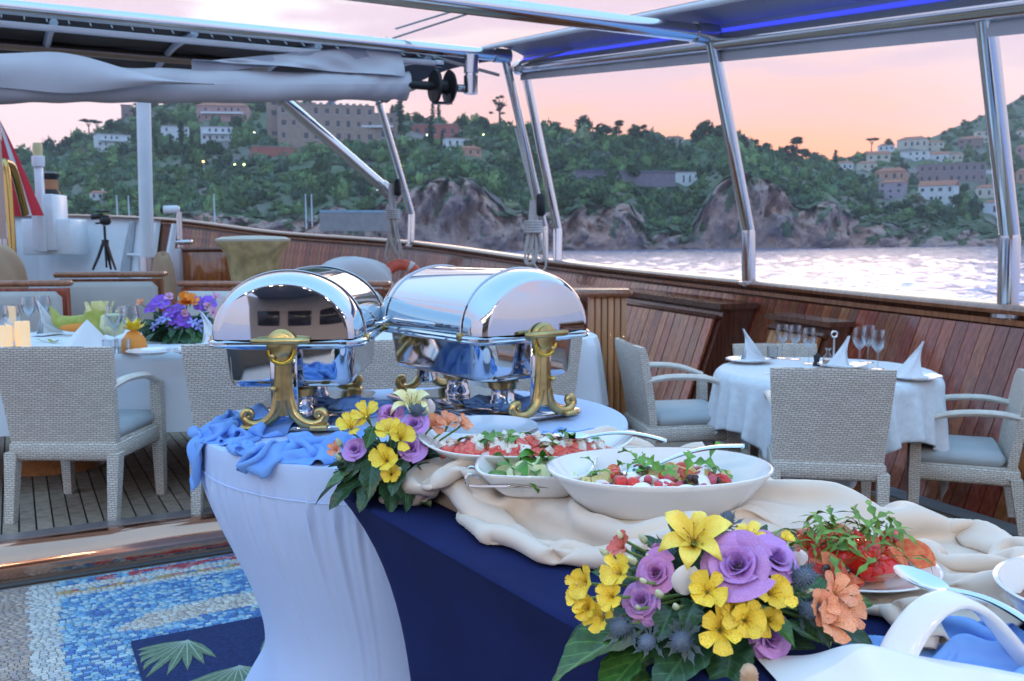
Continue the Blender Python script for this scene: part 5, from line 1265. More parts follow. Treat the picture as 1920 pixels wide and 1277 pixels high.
# ================================================================== BUFFET TABLES
RC = Vector((-.28, 2.76, 0)); RR_ = .62; RZ = .97
spandex_m = mat('pale_blue_stretch_cloth', (.54, .67, .95), rough=.8, var=.03, vscale=3, bump=.03, bscale=400)
def stretch_table():
    o = thing('buffet_round_table', 'round buffet table in a pale blue stretch cover with gathered skirt', 'table', (RC.x, RC.y, ZM))
    H = RZ - ZM; rnd = random.Random(2); n = 640; ph = [rnd.uniform(0, 6.28) for _ in range(12)]; fr = [61, 97, 131, 79, 163, 113]
    def pleat(a):
        s = sum(math.sin(f * a + p) for f, p in zip(fr, ph)) / 3.0; return max(-.9, s) ** 3 * .5 + s * .5
    rows = []; zt = []
    for r in (0, .3, .6, .985, 1.0): rows.append((r, H, 0, 1))
    for k in range(34):
        t = k / 33; z = H - .006 - (H - .006) * t; drop = H - z
        r = .622 - .155 * sstep(.06, .62, drop) + .07 * sstep(.62, .90, drop); rows.append((r, z, drop, 0))
    mb = MB()
    for r, z, drop, top in rows:
        for k in range(n):
            a = 2 * PI * k / n
            if top: q = r * RR_
            else:
                q = r
                if drop > .088: q += .0085 * pleat(a) * math.exp(-((drop - .088) / (.10 + .10 * (.5 + .5 * math.sin(17 * a))))) * min(1, (drop - .088) / .02 + .35)
                elif drop > .07: q -= .004
                foot = math.cos(4 * a + .6); q += .05 * sstep(.62, .92, drop) * foot
            mb.v.append((q * math.cos(a), q * math.sin(a), z + .003))
    for j in range(len(rows) - 1):
        for k in range(n): mb.f.append((j * n + k, (j + 1) * n + k, (j + 1) * n + (k + 1) % n, j * n + (k + 1) % n)); mb.m.append(0)
    mb.build('stretch_cover', spandex_m, o, 60)
    mb = MB(); mb.tube([Vector((.6235 * math.cos(a), .6235 * math.sin(a), H - .083)) for a in [2 * PI * i / 120 for i in range(121)]], .0022, 5, caps=False); mb.build('seam', spandex_m, o)
stretch_table()
C0 = Vector((-.415, 2.075, 0)); ES = Vector((.54, -.84, 0)).normalized(); EW = Vector((.84, .54, 0)).normalized(); NZ = .95; NL, NWd = 1.9, .72
NANG = math.atan2(ES.y, ES.x)
def N_(s, t, z=NZ): p = C0 + ES * s + EW * t; p.z = z; return p
def st_of(p): d = Vector((p.x, p.y, 0)) - C0; return d.dot(ES), d.dot(EW)
def navy_table():
    o = thing('buffet_long_table', 'rectangular buffet table in a navy blue stretch cover', 'table', (C0.x, C0.y, ZM), NANG)
    H = NZ - ZM; n = 200
    def rr(k, off):     # rounded rectangle, local x along, y across
        hx, hy, r = NL / 2 - off, NWd / 2 - off, .04; per = 4 * (hx + hy); s = (k % n) / n * per
        for (x0, y0, x1, y1) in ((-hx, -hy, hx, -hy), (hx, -hy, hx, hy), (hx, hy, -hx, hy), (-hx, hy, -hx, -hy)):
            L = abs(x1 - x0) + abs(y1 - y0)
            if s <= L: f = s / L; x, y = lerp(x0, x1, f), lerp(y0, y1, f); break
            s -= L
        cx = max(0, abs(x) - (hx - r)); cyy = max(0, abs(y) - (hy - r))
        if cx > 0 and cyy > 0:
            q = math.hypot(cx, cyy); x = math.copysign(hx - r + cx / q * r, x); y = math.copysign(hy - r + cyy / q * r, y)
        return x + NL / 2, y + NWd / 2
    mb = MB(); rows = [(.3, H), (.02, H), (.004, H)]
    for k in range(22):
        t = k / 21; d = H * t; rows.append((.135 * (1 - math.exp(-d / .20)) * (1 - .75 * sstep(.6, .9, d)), H - .004 - (H - .004) * t))
    for off, z in rows:
        for k in range(n): x, y = rr(k, off); mb.v.append((x, y, z))
    for j in range(len(rows) - 1):
        for k in range(n): mb.f.append((j * n + k, (j + 1) * n + k, (j + 1) * n + (k + 1) % n, j * n + (k + 1) % n)); mb.m.append(0)
    mb.f.append(tuple(range(n))); mb.m.append(0)
    mb.build('stretch_cover', mat('navy_stretch_cloth', (.009, .017, .090), rough=.9, spec=.2, var=.15, vscale=5, bump=.05, bscale=200), o, 60)
navy_table()

# ---- cream cloth over two low risers
RIS = [(N_(.265, .365), (.105, .235, .034), .034), (N_(.655, .47), (.25, .24, .022), .022)]
def risers():
    for k, (c, h, hz) in enumerate(RIS):
        mb = MB(); mb.rbox((0, 0, h[2]), (h[0] * 2, h[1] * 2, h[2] * 2), .006); o = mb.build('riser_box', mat('riser_wood_%d' % k, (.35, .27, .2), rough=.7)); o.location = (c.x, c.y, NZ + .001); o.rotation_euler.z = NANG
        tag(o, ('tall riser box hidden under cream cloth below the watermelon platter', 'low riser box hidden under cream cloth below the oval bowl')[k], 'riser')
risers()
def top_collide(P, boxes=(), discs=()):
    h = P[:, 2] < NZ + .004; P[h, 2] = NZ + .004
    for c, hh, ang in boxes: h = h | push_box(P, c, hh, ang)
    return h
cream_m = mat('cream_satin', (.70, .60, .52), rough=.5, var=.03, vscale=4, sheen=.4)
def cream_patt():
    nt = cream_m.node_tree; b = bsdf(cream_m); N = nt.nodes.new; tc = N('ShaderNodeTexCoord'); vo = N('ShaderNodeTexVoronoi'); vo.feature = 'DISTANCE_TO_EDGE'; vo.inputs['Scale'].default_value = 26; nt.links.new(tc.outputs['Object'], vo.inputs[0])
    mr = N('ShaderNodeMapRange'); nt.links.new(vo.outputs[0], mr.inputs[0]); mr.inputs[1].default_value = .0; mr.inputs[2].default_value = .035; mr.inputs[3].default_value = .36; mr.inputs[4].default_value = .52; nt.links.new(mr.outputs[0], b.inputs['Roughness'])
cream_patt()
def cream_cloth():
    nx, ny = 92, 70; rng = np.random.default_rng(12)
    u = np.linspace(0, 1, nx); v = np.linspace(0, 1, ny)
    def squeeze(x, a, b):        # spacing shrinks towards the ends, so cloth gathers there
        w = np.interp(x, [0, .14, .30, .70, .86, 1], a); c = np.concatenate([[0], np.cumsum((w[1:] + w[:-1]) / 2)]); return c / c[-1] * b
    S = .235 + squeeze(u, [.50, .42, .85, .9, .50, .5], 1.0); T = .115 + squeeze(v, [.34, .30, 1, 1, .7, .7], .65)
    ss, tt = np.meshgrid(S, T)
    wob = .025 * np.sin(ss * 17 + 1.0) * np.exp(-((tt - .11) / .12) ** 2) - .018 * np.sin(ss * 31) * np.exp(-((tt - .11) / .1) ** 2)
    tt = tt + wob
    k_ = np.clip((ss - .75) / .22, 0, 1); tt = tt + .26 * k_ * k_ * (3 - 2 * k_) * (1 - (tt - .045) / .70)      # leaves room for the bouquet
    P = np.stack([C0.x + ES.x * ss + EW.x * tt, C0.y + ES.y * ss + EW.y * tt, np.full_like(ss, NZ + .13)], -1).reshape(-1, 3)
    sx, tx = ss.ravel(), tt.ravel()
    edge = np.exp(-((tx - .11) / .15) ** 2)
    hgt = np.where((sx < .39), .08, np.where(sx < .93, .055, .01))
    P[:, 2] = NZ + .012 + hgt * (1 - edge * .6) + edge * (.055 * np.sin(sx * 25 + 2.5 * np.sin(tx * 18)) + .05) + np.where(sx > .9, .03 * np.abs(np.sin(tx * 26 + 4 * np.sin(sx * 12))), 0) + rng.normal(0, .002, len(P))
    rest = 1.14 / (nx - 1) * 1.30
    boxes = [(Vector((c.x, c.y, NZ + hz)), (h[0] + .012, h[1] + .012, h[2] + .008), NANG) for c, h, hz in RIS]
    X = drape(P, nx, ny, rest, lambda Q: top_collide(Q, boxes), 75, 7, g=.0006, bend=.7, fric=.8)
    # the dishes press the cloth flat where they stand
    for c, rx, ry, zt in ((at_z(1600, 1065, NZ + .03), .150, .140, NZ + .010), (at_d(1236, 900, 1.71), .16, .12, NZ + .054), (at_d(1008, 905, 1.82), .09, .075, NZ + .056), (at_d(986, 836, 1.955), .15, .075, NZ + .083)):
        q = np.sqrt(((X[:, 0] - c.x) / rx) ** 2 + ((X[:, 1] - c.y) / ry) ** 2); lim = zt + np.clip(q - .85, 0, 9) * .10; X[:, 2] = np.where(q < 1.6, np.minimum(X[:, 2], lim), X[:, 2])
    o = cloth_obj('cream_cloth', X, nx, ny, cream_m, thick=.003); tag(o, 'cream satin cloth gathered in folds over the risers under the salads', 'cloth')
    return X
CREAM = cream_cloth()
def cream_z(p, r=.03):
    d = np.hypot(CREAM[:, 0] - p.x, CREAM[:, 1] - p.y); m = d < r; return float(CREAM[m, 2].max()) + .003 if m.any() else NZ + .003

# ---- chafing dishes
mirror_m = mat('mirror_steel', (.64, .66, .70), rough=.035, metal=1)
mirror2_m = mat('polished_pan', (.62, .62, .66), rough=.07, metal=1)
def chafing(label, loc, rz):
    o = thing('chafing_dish', label, 'chafing dish', loc, rz)
    # base plate
    mb = MB(); mb.rbox((0, 0, .012), (.62, .34, .018), .006); mb.build('base_plate', mirror2_m, o)
    # rounded box helper
    def loop(hx, hy, r, z, n=10):
        pts = []
        for (cx, cyy, a0) in ((hx - r, hy - r, 0), (-hx + r, hy - r, PI / 2), (-hx + r, -hy + r, PI), (hx - r, -hy + r, 1.5 * PI)):
            for k in range(n): a = a0 + PI / 2 * k / (n - 1); pts.append((cx + r * math.cos(a), cyy + r * math.sin(a), z))
        return pts
    def loft(loops, cap0=True, cap1=False):
        m = MB(); n = len(loops[0])
        for l in loops: m.v.extend(l)
        for j in range(len(loops) - 1):
            for k in range(n): m.f.append((j * n + k, j * n + (k + 1) % n, (j + 1) * n + (k + 1) % n, (j + 1) * n + k)); m.m.append(0)
        if cap0: m.f.append(tuple(range(n - 1, -1, -1))); m.m.append(0)
        if cap1: m.f.append(tuple((len(loops) - 1) * n + k for k in range(n))); m.m.append(0)
        return m
    loft([loop(.255, .155, .05, .122), loop(.268, .168, .055, .127), loop(.275, .176, .058, .145), loop(.282, .184, .06, .232), loop(.295, .196, .06, .238), loop(.298, .2, .06, .25)]).build('water_pan', mirror2_m, o, 60)
    loft([loop(.298, .200, .06, .238), loop(.318, .220, .07, .240), loop(.322, .224, .07, .246), loop(.318, .220, .07, .251), loop(.322, .224, .07, .256), loop(.316, .218, .07, .262)], False, True).build('pan_rim', mirror_m, o, 70)
    # roll top lid
    def k_at(t):                 # t 0..1 from the middle to the end
        x = t
        return (t * .235 / .62, 1.0) if t <= .62 else (.235 + .078 * math.sin((t - .62) / .38 * PI / 2), .80 + .20 * math.cos((t - .62) / .38 * PI / 2))
    def lid(u, v):
        s = 2 * u - 1; x, k = k_at(abs(s)); x = math.copysign(x, s); a = PI * v; kk = k
        return (x, -.213 * kk * math.cos(a), .263 + .185 * kk * math.sin(a) ** .92)
    mb = MB(); nu, nv = 56, 36; mb.grid(lid, nu, nv)
    for e in (0, 1):             # slightly bulged end faces
        ring = [lid(e, j / nv) for j in range(nv + 1)]; c = (ring[0][0], 0, .263); prev = None; K = 5
        vs_ = []
        for q in range(K + 1):
            f = 1 - q / K
            for p in ring: vs_.append((p[0] + (1 if e else -1) * .012 * (1 - f * f), p[1] * f, .263 + (p[2] - .263) * f))
        w = nv + 1; fs = []
        for q in range(K):
            for j in range(nv): f_ = (q * w + j, q * w + j + 1, (q + 1) * w + j + 1, (q + 1) * w + j); fs.append(f_ if e == 0 else tuple(reversed(f_)))
        mb.add(vs_, fs)
    lidp = mb.build('roll_top_lid', mirror_m, o, 75)
    for x in (-.225, .225):
        m = MB(); m.tube([(x, -.2145 * math.cos(PI * j / 30), .263 + .1865 * math.sin(PI * j / 30) ** .92) for j in range(31)], .0035, 6); m.build('lid_rib', mirror2_m, lidp)
        for s in (-1, 1): m = MB(); m.rbox((x, s * .218, .258), (.018, .016, .022), .003); m.build('brass_clip', brass_m, lidp)
    m = MB(); m.tube([(-.10, -.226, .285), (-.10, -.25, .29), (.10, -.25, .29), (.10, -.226, .285)], .006, 8); m.build('lid_handle', mirror2_m, lidp)
    # brass pillars with scrolled feet
    for s in (-1, 1):
        m = MB(); x = s * .332
        def fl(u, v):
            a = 2 * PI * u; z = .055 + .185 * v; w = .020 + .018 * (1 - v) ** 3 + .006 * sstep(.85, 1, v); fl_ = 1 + .13 * abs(math.cos(4 * a)) ; return (x + .013 * math.sin(a) * fl_, w * math.cos(a) * fl_, z)
        m.grid(fl, 32, 12, closeu=True); pl = m.build('brass_pillar', brass_m, o, 60)
        for q in (-1, 1):
            pts = [(x, q * .012, .10), (x, q * .022, .065), (x, q * .045, .040), (x, q * .072, .030), (x, q * .098, .034), (x, q * .112, .050), (x, q * .106, .066), (x, q * .092, .066), (x, q * .090, .054), (x, q * .098, .050)]
            pts = catmull(pts, 4); n = len(pts); m = MB(); m.tube(pts, [lerp(.017, .0075, i / n) for i in range(n)], 8); m.build('scroll_foot', brass_m, pl)
            m = MB(); m.rbox((x, q * .095, .022), (.05, .05, .016), .005); m.build('foot_pad', brass_m, pl)
        m = MB(); m.rbox((x - s * .012, 0, .15), (.010, .075, .21), .004); m.build('steel_backing', mirror2_m, pl)
        m = MB(); m.lathe([(.0, .0), (.042, .0), (.042, .010), (.034, .014), (.034, .022), (.022, .027), (0, .028)], 24, M=frame((x - s * .004, 0, .252), (s, 0, 0))); m.build('pivot_boss', brass_m, pl)
        m = MB(); m.tube([(x + s * .012, -.075, .262), (x + s * .026, -.05, .263), (x + s * .028, .05, .263), (x + s * .012, .075, .262)], [.010, .012, .012, .010], 10, flat=.8); m.build('pivot_handle', brass_m, pl)
        m = MB(); m.tube([(x + s * .012, .036 * math.cos(R(180 + i * 15)), .236 + .036 * math.sin(R(180 + i * 15))) for i in range(13)], .0065, 8); m.build('brass_yoke', mat('bright_gold', (.75, .48, .08), rough=.25, metal=1) if 'bright_gold' not in bpy.data.materials else bpy.data.materials['bright_gold'], pl)
        for z in (.22, .13): m = MB(); m.ell((x + s * .014, .024, z), (.009, .009, .009), 10, 8); m.build('stud', brass_m, pl)
    # burners
    for s in (-1, 1):
        m = MB(); m.lathe([(.042, .021), (.042, .04), (.036, .045), (.036, .075), (.044, .08)], 20, M=Matrix.Translation((s * .13, 0, 0))); b = m.build('burner', mirror2_m, o)
        m = MB(); m.lathe([(.045, .080), (.050, .10), (.046, .103), (.040, .084)], 20, M=Matrix.Translation((s * .13, 0, 0)), wob=lambda a, i: 1 + .10 * max(0, math.cos(a * 4)) * (i in (1, 2))); m.build('burner_crown', brass_m, b)
    return o
chafing('mirror polished chafing dish showing its arched end, ringed by bunched blue napkins', (-.635, 2.87, RZ + .005), R(91))
chafing('mirror polished chafing dish turned to show its long side, beside the plate stack', (-.105, 2.955, RZ + .005), R(-54))

# ---- bunched blue napkins
blue_m = mat('sky_blue_napkin', (.19, .39, .84), rough=.85, var=.06, vscale=6)
def bunched(name, centre, size, ang, squeeze, seed, m, label, z0, n=44, boxes=(), amp=.03, cat='napkin', group=None, steps=45, limit=None):
    rng = np.random.default_rng(seed); a = np.linspace(-.5, .5, n); x, y = np.meshgrid(a, a); rest = size[0] / (n - 1)
    ny = n; px = x * size[0] * squeeze[0]; py = y * size[0] * squeeze[1]; ph = rng.uniform(0, 6.28, 12)
    z = amp * (np.sin(px * 44 + ph[0] + 2 * np.sin(py * 20 + ph[1])) + .7 * np.sin(py * 52 + ph[2] + 2 * np.sin(px * 25 + ph[3])) + .5 * np.sin((px + py) * 80 + ph[4])) + amp * 1.2
    px = px + .012 * np.sin(py * 40 + ph[5]); py = py + .012 * np.sin(px * 40 + ph[6])
    ca, sa = math.cos(ang), math.sin(ang)
    P = np.stack([centre.x + px * ca - py * sa, centre.y + px * sa + py * ca, z0 + .006 + np.maximum(z, 0)], -1).reshape(-1, 3) + rng.normal(0, .0015, (n * n, 3))
    def col(Q):
        h = Q[:, 2] < z0 + .004
        if limit is not None:
            rho = np.hypot(Q[:, 0] - limit[0].x, Q[:, 1] - limit[0].y); h = h & (rho < limit[1])
        Q[h, 2] = z0 + .004
        for b in boxes: h = h | push_box(Q, *b)
        return h
    X = drape(P, n, n, rest, col, steps, 6, g=.0005, bend=.8, fric=.85)
    return tag(cloth_obj(name, X, n, n, m, thick=.002), label, cat, group)
D1B = [(Vector((-.635, 2.87, RZ + .01)), (.175, .315, .012), 0.02)]; D2B = [(Vector((-.105, 2.955, RZ + .01)), (.315, .175, .012), R(-54))]
BB = [(c, h, a) for c, h, a in D1B + D2B]; LIM = (RC, .63)
bunched('bunched_napkin', at_z(440, 796, RZ + .03), (.50, 0), R(70), (.50, .42), 3, blue_m, 'bunched sky blue napkin spilling over the round table edge left of the scrolled brass foot', RZ, 46, BB, .06, limit=LIM)
bunched('bunched_napkin', at_z(556, 832, RZ + .03), (.52, 0), R(10), (.58, .30), 4, blue_m, 'bunched sky blue napkin in front of the scrolled brass foot beside the far bouquet', RZ, 46, BB, .055, limit=LIM)
bunched('bunched_napkin', at_z(690, 762, RZ + .02), (.34, 0), R(10), (.75, .35), 5, blue_m, 'sky blue napkin laid between the two chafing dishes', RZ, 36, BB, .03, limit=LIM)
bunched('bunched_napkin', at_z(960, 762, RZ + .02), (.34, 0), R(-20), (.7, .4), 6, blue_m, 'sky blue napkin tucked behind the chafing dish with the long side', RZ, 36, BB, .03, limit=LIM)
bunched('bunched_napkin', at_z(1060, 822, RZ + .02), (.30, 0), R(20), (.7, .45), 7, blue_m, 'sky blue napkin heap by the plate stack and watermelon platter', RZ, 36, BB, .035, limit=LIM)

# ---- stacked plates
mb = MB(); mb.lathe([(.07, 0), (.075, .003), (.115, .010), (.132, .014), (.1315, .0165), (.113, .0135), (.075, .006), (0, .006)], 48); BPLATE = mb.mesh('buffet_plate', mat('pale_blue_china', (.66, .72, .82), rough=.12, coat=.5))
pp = at_z(912, 800, RZ + .065)
for k in range(5): item('buffet_plate', BPLATE, (pp.x + random.uniform(-.002, .002), pp.y, RZ + .004 + k * .0125), 'white buffet plate in the stack beside the chafing dish', 'plate', k, 'stacked buffet plates')

# ---- serving dishes
porc_m = mat('white_porcelain', (.80, .81, .83), rough=.10, coat=.5, var=.01, vscale=3)
def dish_surface(rx, ry, H, base, ends=0, pw=2.0, flare=1.0, thick=.006, n=72, m=8):
    """superellipse bowl: inner and outer wall, lifted ends"""
    def pt(a, f, off=0):
        c, s = math.cos(a), math.sin(a); e = 2 / pw; x = math.copysign(abs(c) ** e, c); y = math.copysign(abs(s) ** e, s)
        g = base + (1 - base) * f ** flare; z = H * f ** 1.15 + ends * (f ** 2) * (abs(c) ** 4)
        return ((rx * g + off * f) * x, (ry * g + off * f) * y, z)
    mb = MB(); mb.grid(lambda u, v: pt(-2 * PI * u, v, 0) if v > 0 else pt(-2 * PI * u, 0), n, m, closeu=True)
    mb.f = [tuple(reversed(f)) for f in mb.f]
    mb.grid(lambda u, v: tuple(np.array(pt(2 * PI * u, v, -thick)) * (1, 1, 1) + np.array((0, 0, thick * (1 - v) + .0005))), n, m, closeu=True)
    mb.f = mb.f[:n * m] + [tuple(reversed(f)) for f in mb.f[n * m:]]
    a0 = n * m; b0 = n * (m + 1) + n * m
    for k in range(n): mb.f.append((n * m + k, n * m + (k + 1) % n, b0 + (-(k + 1)) % n, b0 + (-k) % n)); mb.m.append(0)
    mb.f.append(tuple(range(n))); mb.m.append(0); mb.f.append(tuple(n * (m + 1) + k for k in range(n))); mb.m.append(0)
    return mb
def dish(name, px, py, z, d, rx, ry, H, base, label, rz=0, **kw):
    P = at_d(px, py, d); P.z = z; mb = dish_surface(rx, ry, H, base, **kw); o = mb.build(name, porc_m, smooth=70)
    bm = bmesh.new(); bm.from_mesh(o.data); bmesh.ops.recalc_face_normals(bm, faces=bm.faces); bm.to_mesh(o.data); bm.free()
    o.location = P; o.rotation_euler.z = rz; return tag(o, label, 'bowl' if 'bowl' in name else 'platter')
PL_P = at_d(986, 836, 1.955); PL_Z = NZ + .085
PLAT = dish('serving_platter', 986, 836, PL_Z, 1.955,   .235, .115, .036, .50, 'long white platter with upturned ends heaped with watermelon and feta', R(-4), ends=.03, pw=2.6, flare=.8)
CU_Z = NZ + .058; CUB = dish('square_bowl', 1008, 905, CU_Z, 1.82, .118, .10, .052, .55, 'square white bowl of cucumber salad in a wire holder', R(-8), ends=.012, pw=5)
OB_Z = NZ + .056; OBW = dish('oval_bowl', 1236, 900, OB_Z, 1.71, .212, .158, .078, .64, 'large oval white bowl of egg and tomato salad', R(4), flare=.9, pw=2.15)
TP_P = at_z(1600, 1065, NZ + .03); TPL = dish('round_platter', 1600, 1065, NZ + .018, TP_P.y, .135, .125, .020, .6, 'white plate of cut tomatoes and rocket on the cream cloth', 0)
# wire holder
o = thing('wire_holder', 'bent steel wire handle holder clasping the square bowl', 'holder', (CUB.location.x, CUB.location.y, CU_Z))
for y in (-.03, .03):
    mb = MB(); mb.tube(catmull([(-.115, y, .035), (-.135, y, .042), (-.142, y, .028), (-.128, y, .018), (-.06, y - .05, .030), (.06, y - .05, .026)], 6), .0025, 6); mb.build('wire', silver_m, o)
# ---- food
def jitter_mesh(name, size, m, seed, jit=.18, bev=.12):
    rnd = random.Random(seed); mb = MB(); mb.rbox((0, 0, 0), size, min(size) * bev); mb.v = [tuple(c * (1 + rnd.uniform(-jit, jit)) for c in v) for v in mb.v]; return mb.mesh(name, m, 40)
melonred_m = mat('watermelon_flesh', (.72, .085, .075), rough=.22, col2=(.80, .22, .18), vscale=90, sss=.15, bump=.3, bscale=250)
feta_m = mat('feta', (.82, .80, .74), rough=.75, bump=.5, bscale=300)
mint_m = mat('mint_leaf', (.10, .24, .045), rough=.5, var=.25, vscale=60)
rocket_m = mat('rocket_leaf', (.15, .30, .05), rough=.5, var=.3, vscale=50)
MEL = [jitter_mesh('watermelon_cube', (.030, .025, .022), melonred_m, k) for k in range(4)]
FET = [jitter_mesh('feta_crumb', (.015, .012, .011), feta_m, k, .35) for k in range(4)]
def small_leaf(L, W, m, name, lobes=0, curl=.3, seed=0, nu=12):
    rnd = random.Random(seed); mb = MB(); tw = rnd.uniform(-.5, .5)
    def fn(u, v):
        x = L * u; w = W * math.sin(PI * min(1, .03 + u * .97)) ** .75 * (1 + (.55 * math.cos(u * lobes * 2 * PI) if lobes else 0)) * (.35 + .65 * u if lobes else 1)
        y = (v - .5) * 2 * w; return (x, y * math.cos(tw * u), L * curl * math.sin(u * PI) * .5 + abs(y) * .35 + y * math.sin(tw * u))
    mb.grid(fn, nu, 4); return mb.mesh(name, m, 180)
MINT = [small_leaf(.035, .011, mint_m, 'mint_leaf', 0, .3, k) for k in range(3)]
ROCK = [small_leaf(.085, .0075, rocket_m, 'rocket_leaf', 3.6, .6, k, 26) for k in range(4)]
HERB = [small_leaf(.045, .011, mat('parsley_leaf', (.13, .32, .05), rough=.5, var=.25, vscale=60), 'parsley_leaf', 3.0, .5, k, 20) for k in range(3)]
def scatter(meshes, name, n, cen, z, rx, ry, rz, label, cat, group, seed, h=.02, tilt=.5, scale=(.8, 1.2), zoff=0, dome=True, lift=0):
    rnd = random.Random(seed); out = []
    for k in range(n):
        a = rnd.uniform(0, 2 * PI); r = math.sqrt(rnd.uniform(0, 1)); x, y = rx * r * math.cos(a), ry * r * math.sin(a); ca, sa = math.cos(rz), math.sin(rz)
        zz = z + zoff + h * ((1 - r * r) if dome else 1) * rnd.uniform(.35, 1) + lift
        o = put(name, rnd.choice(meshes), None, (cen.x + x * ca - y * sa, cen.y + x * sa + y * ca, zz), (rnd.uniform(-tilt, tilt), rnd.uniform(-tilt, tilt), rnd.uniform(0, 6.28)), rnd.uniform(*scale)); tag(o, label, cat, group); out.append(o)
    return out
def heap_base(cen, z, rx, ry, h, m, name, label, rz, cat='salad', seed=0):
    mb = MB(); rnd = random.Random(seed)
    mb.grid(lambda u, v: (rx * (1 - v) * math.cos(2 * PI * u) * (1 + .08 * math.sin(7 * u * 2 * PI)), ry * (1 - v) * math.sin(2 * PI * u) * (1 + .06 * math.sin(9 * u * 2 * PI)), h * (1 - (1 - v) ** 2) + .003 * math.sin(u * 60 + v * 30)), 40, 8, closeu=True)
    o = mb.build(name, m, smooth=180); o.location = (cen.x, cen.y, z); o.rotation_euler.z = rz; return tag(o, label, cat, kind='stuff')
pc = Vector((PLAT.location.x, PLAT.location.y, 0))
heap_base(pc, PL_Z + .014, .160, .070, .018, mat('chopped_melon', (.66, .15, .13), rough=.35, col2=(.80, .70, .62), vscale=70, bump=.8, bscale=180), 'chopped_salad', 'finely chopped watermelon and feta bedding on the long platter', R(-4))
scatter(MEL, 'watermelon_cube', 84, pc, PL_Z + .022, .172, .066, R(-4), 'chunk of red watermelon on the long white platter', 'watermelon', 'watermelon chunks on the platter', 1, .022, .6)
scatter(FET, 'feta_crumb', 90, pc, PL_Z + .036, .168, .066, R(-4), 'crumb of white feta on the watermelon platter', 'feta', 'feta crumbs on the watermelon', 2, .018, 1, (.6, 1.5))
scatter(MINT, 'mint_leaf', 22, pc, PL_Z + .044, .16, .06, R(-4), 'green mint leaf on the watermelon platter', 'mint leaf', 'mint leaves on the watermelon', 3, .016, .6)
cc = Vector((CUB.location.x, CUB.location.y, 0))
cuc_m = mat('cucumber_flesh', (.62, .72, .38), rough=.3, col2=(.74, .78, .56), vscale=50); cucskin_m = mat('cucumber_skin', (.10, .22, .05), rough=.35, var=.3, vscale=60)
mb = MB(); mb.lathe([(0, -.003), (.021, -.003), (.021, .003), (0, .003)], 18); mb.m = [0] * len(mb.f)
for i, f in enumerate(mb.f):
    zz = [mb.v[j][2] for j in f]
    if max(zz) - min(zz) > .004: mb.m[i] = 1
CUC = mb.mesh('cucumber_slice', [cuc_m, cucskin_m], 40)
heap_base(cc, CU_Z + .018, .085, .072, .022, mat('onion_bed', (.62, .70, .45), rough=.4, col2=(.25, .38, .12), vscale=60), 'onion_salad', 'sliced onion bed inside the square bowl', R(-8))
scatter([CUC], 'cucumber_slice', 26, cc, CU_Z + .030, .082, .068, R(-8), 'cucumber slice in the square white bowl', 'cucumber', 'cucumber slices in the square bowl', 4, .024, 1.1, (.9, 1.2))
BAS = [small_leaf(.045, .014, mat('basil_leaf', (.07, .22, .03), rough=.35, var=.25, vscale=40), 'basil_leaf', 0, .5, k) for k in range(3)]
scatter(BAS, 'basil_leaf', 10, cc, CU_Z + .045, .07, .06, R(-8), 'green basil leaf in the square white bowl', 'basil leaf', 'basil leaves in the square bowl', 5, .02, .5)
oc = Vector((OBW.location.x, OBW.location.y, 0))
heap_base(oc, OB_Z + .022, .145, .098, .026, mat('potato_bed', (.52, .50, .26), rough=.5, col2=(.30, .32, .12), vscale=60), 'salad_bed', 'green bean and potato bed inside the oval bowl', R(4))
eggw_m = mat('egg_white', (.86, .86, .84), rough=.25, sss=.1); yolk_m = mat('egg_yolk', (.88, .45, .04), rough=.5)
def egg_quarter():
    mb = MB(); L, r = .030, .021
    def fn(u, v): b = (v - .5) * PI; a = u * PI * .6; q = math.cos(b) * r * (1 - .12 * math.sin(b)); return (math.sin(b) * L, q * math.cos(a), q * math.sin(a))
    mb.grid(fn, 8, 12)
    n = len(mb.v)
    for e in (0, 1): mb.add([fn(e, j / 12) for j in range(13)], [tuple(range(13)) if e else tuple(range(12, -1, -1))])
    mb.ell((0, .006, .005), (.013, .010, .009), 10, 8, 1); return mb.mesh('egg_quarter', [eggw_m, yolk_m], 50)
EGG = egg_quarter()
tom_m = mat('tomato_skin', (.62, .028, .02), rough=.12, var=.15, vscale=40, coat=.4); tomf_m = mat('tomato_flesh', (.74, .13, .07), rough=.2, col2=(.80, .30, .14), vscale=120)
def half_tomato(r, name='tomato_half'):
    mb = MB(); mb.grid(lambda u, v: (r * math.sin(v * PI / 2) * math.cos(2 * PI * u), r * math.sin(v * PI / 2) * math.sin(2 * PI * u), -r * math.cos(v * PI / 2)), 16, 7, closeu=True); mb.f = [tuple(reversed(f)) for f in mb.f]
    mb.grid(lambda u, v: (r * (1 - v) * math.cos(2 * PI * u), r * (1 - v) * math.sin(2 * PI * u), .001 * math.sin(u * 12 * PI) * v), 16, 3, 1, closeu=True); return mb.mesh(name, [tom_m, tomf_m], 60)
CHT = half_tomato(.014, 'cherry_tomato_half')
scatter([EGG], 'egg_quarter', 11, oc, OB_Z + .040, .135, .088, R(4), 'quarter of boiled egg in the oval bowl', 'egg', 'egg quarters in the oval bowl', 6, .018, .8, (.8, 1.0))
scatter([CHT], 'cherry_tomato_half', 18, oc, OB_Z + .048, .14, .092, R(4), 'halved cherry tomato in the oval bowl', 'tomato', 'cherry tomato halves in the oval bowl', 8, .022, 2.5)
mb = MB(); mb.ell((0, 0, 0), (.009, .007, .007), 10, 8); OLV = mb.mesh('olive', mat('dark_olive', (.06, .03, .035), rough=.15, coat=.4)); mb = MB(); mb.ell((0, 0, 0), (.012, .008, .008), 10, 8); BEAN = mb.mesh('red_bean', mat('pink_bean', (.52, .09, .14), rough=.2, coat=.3))
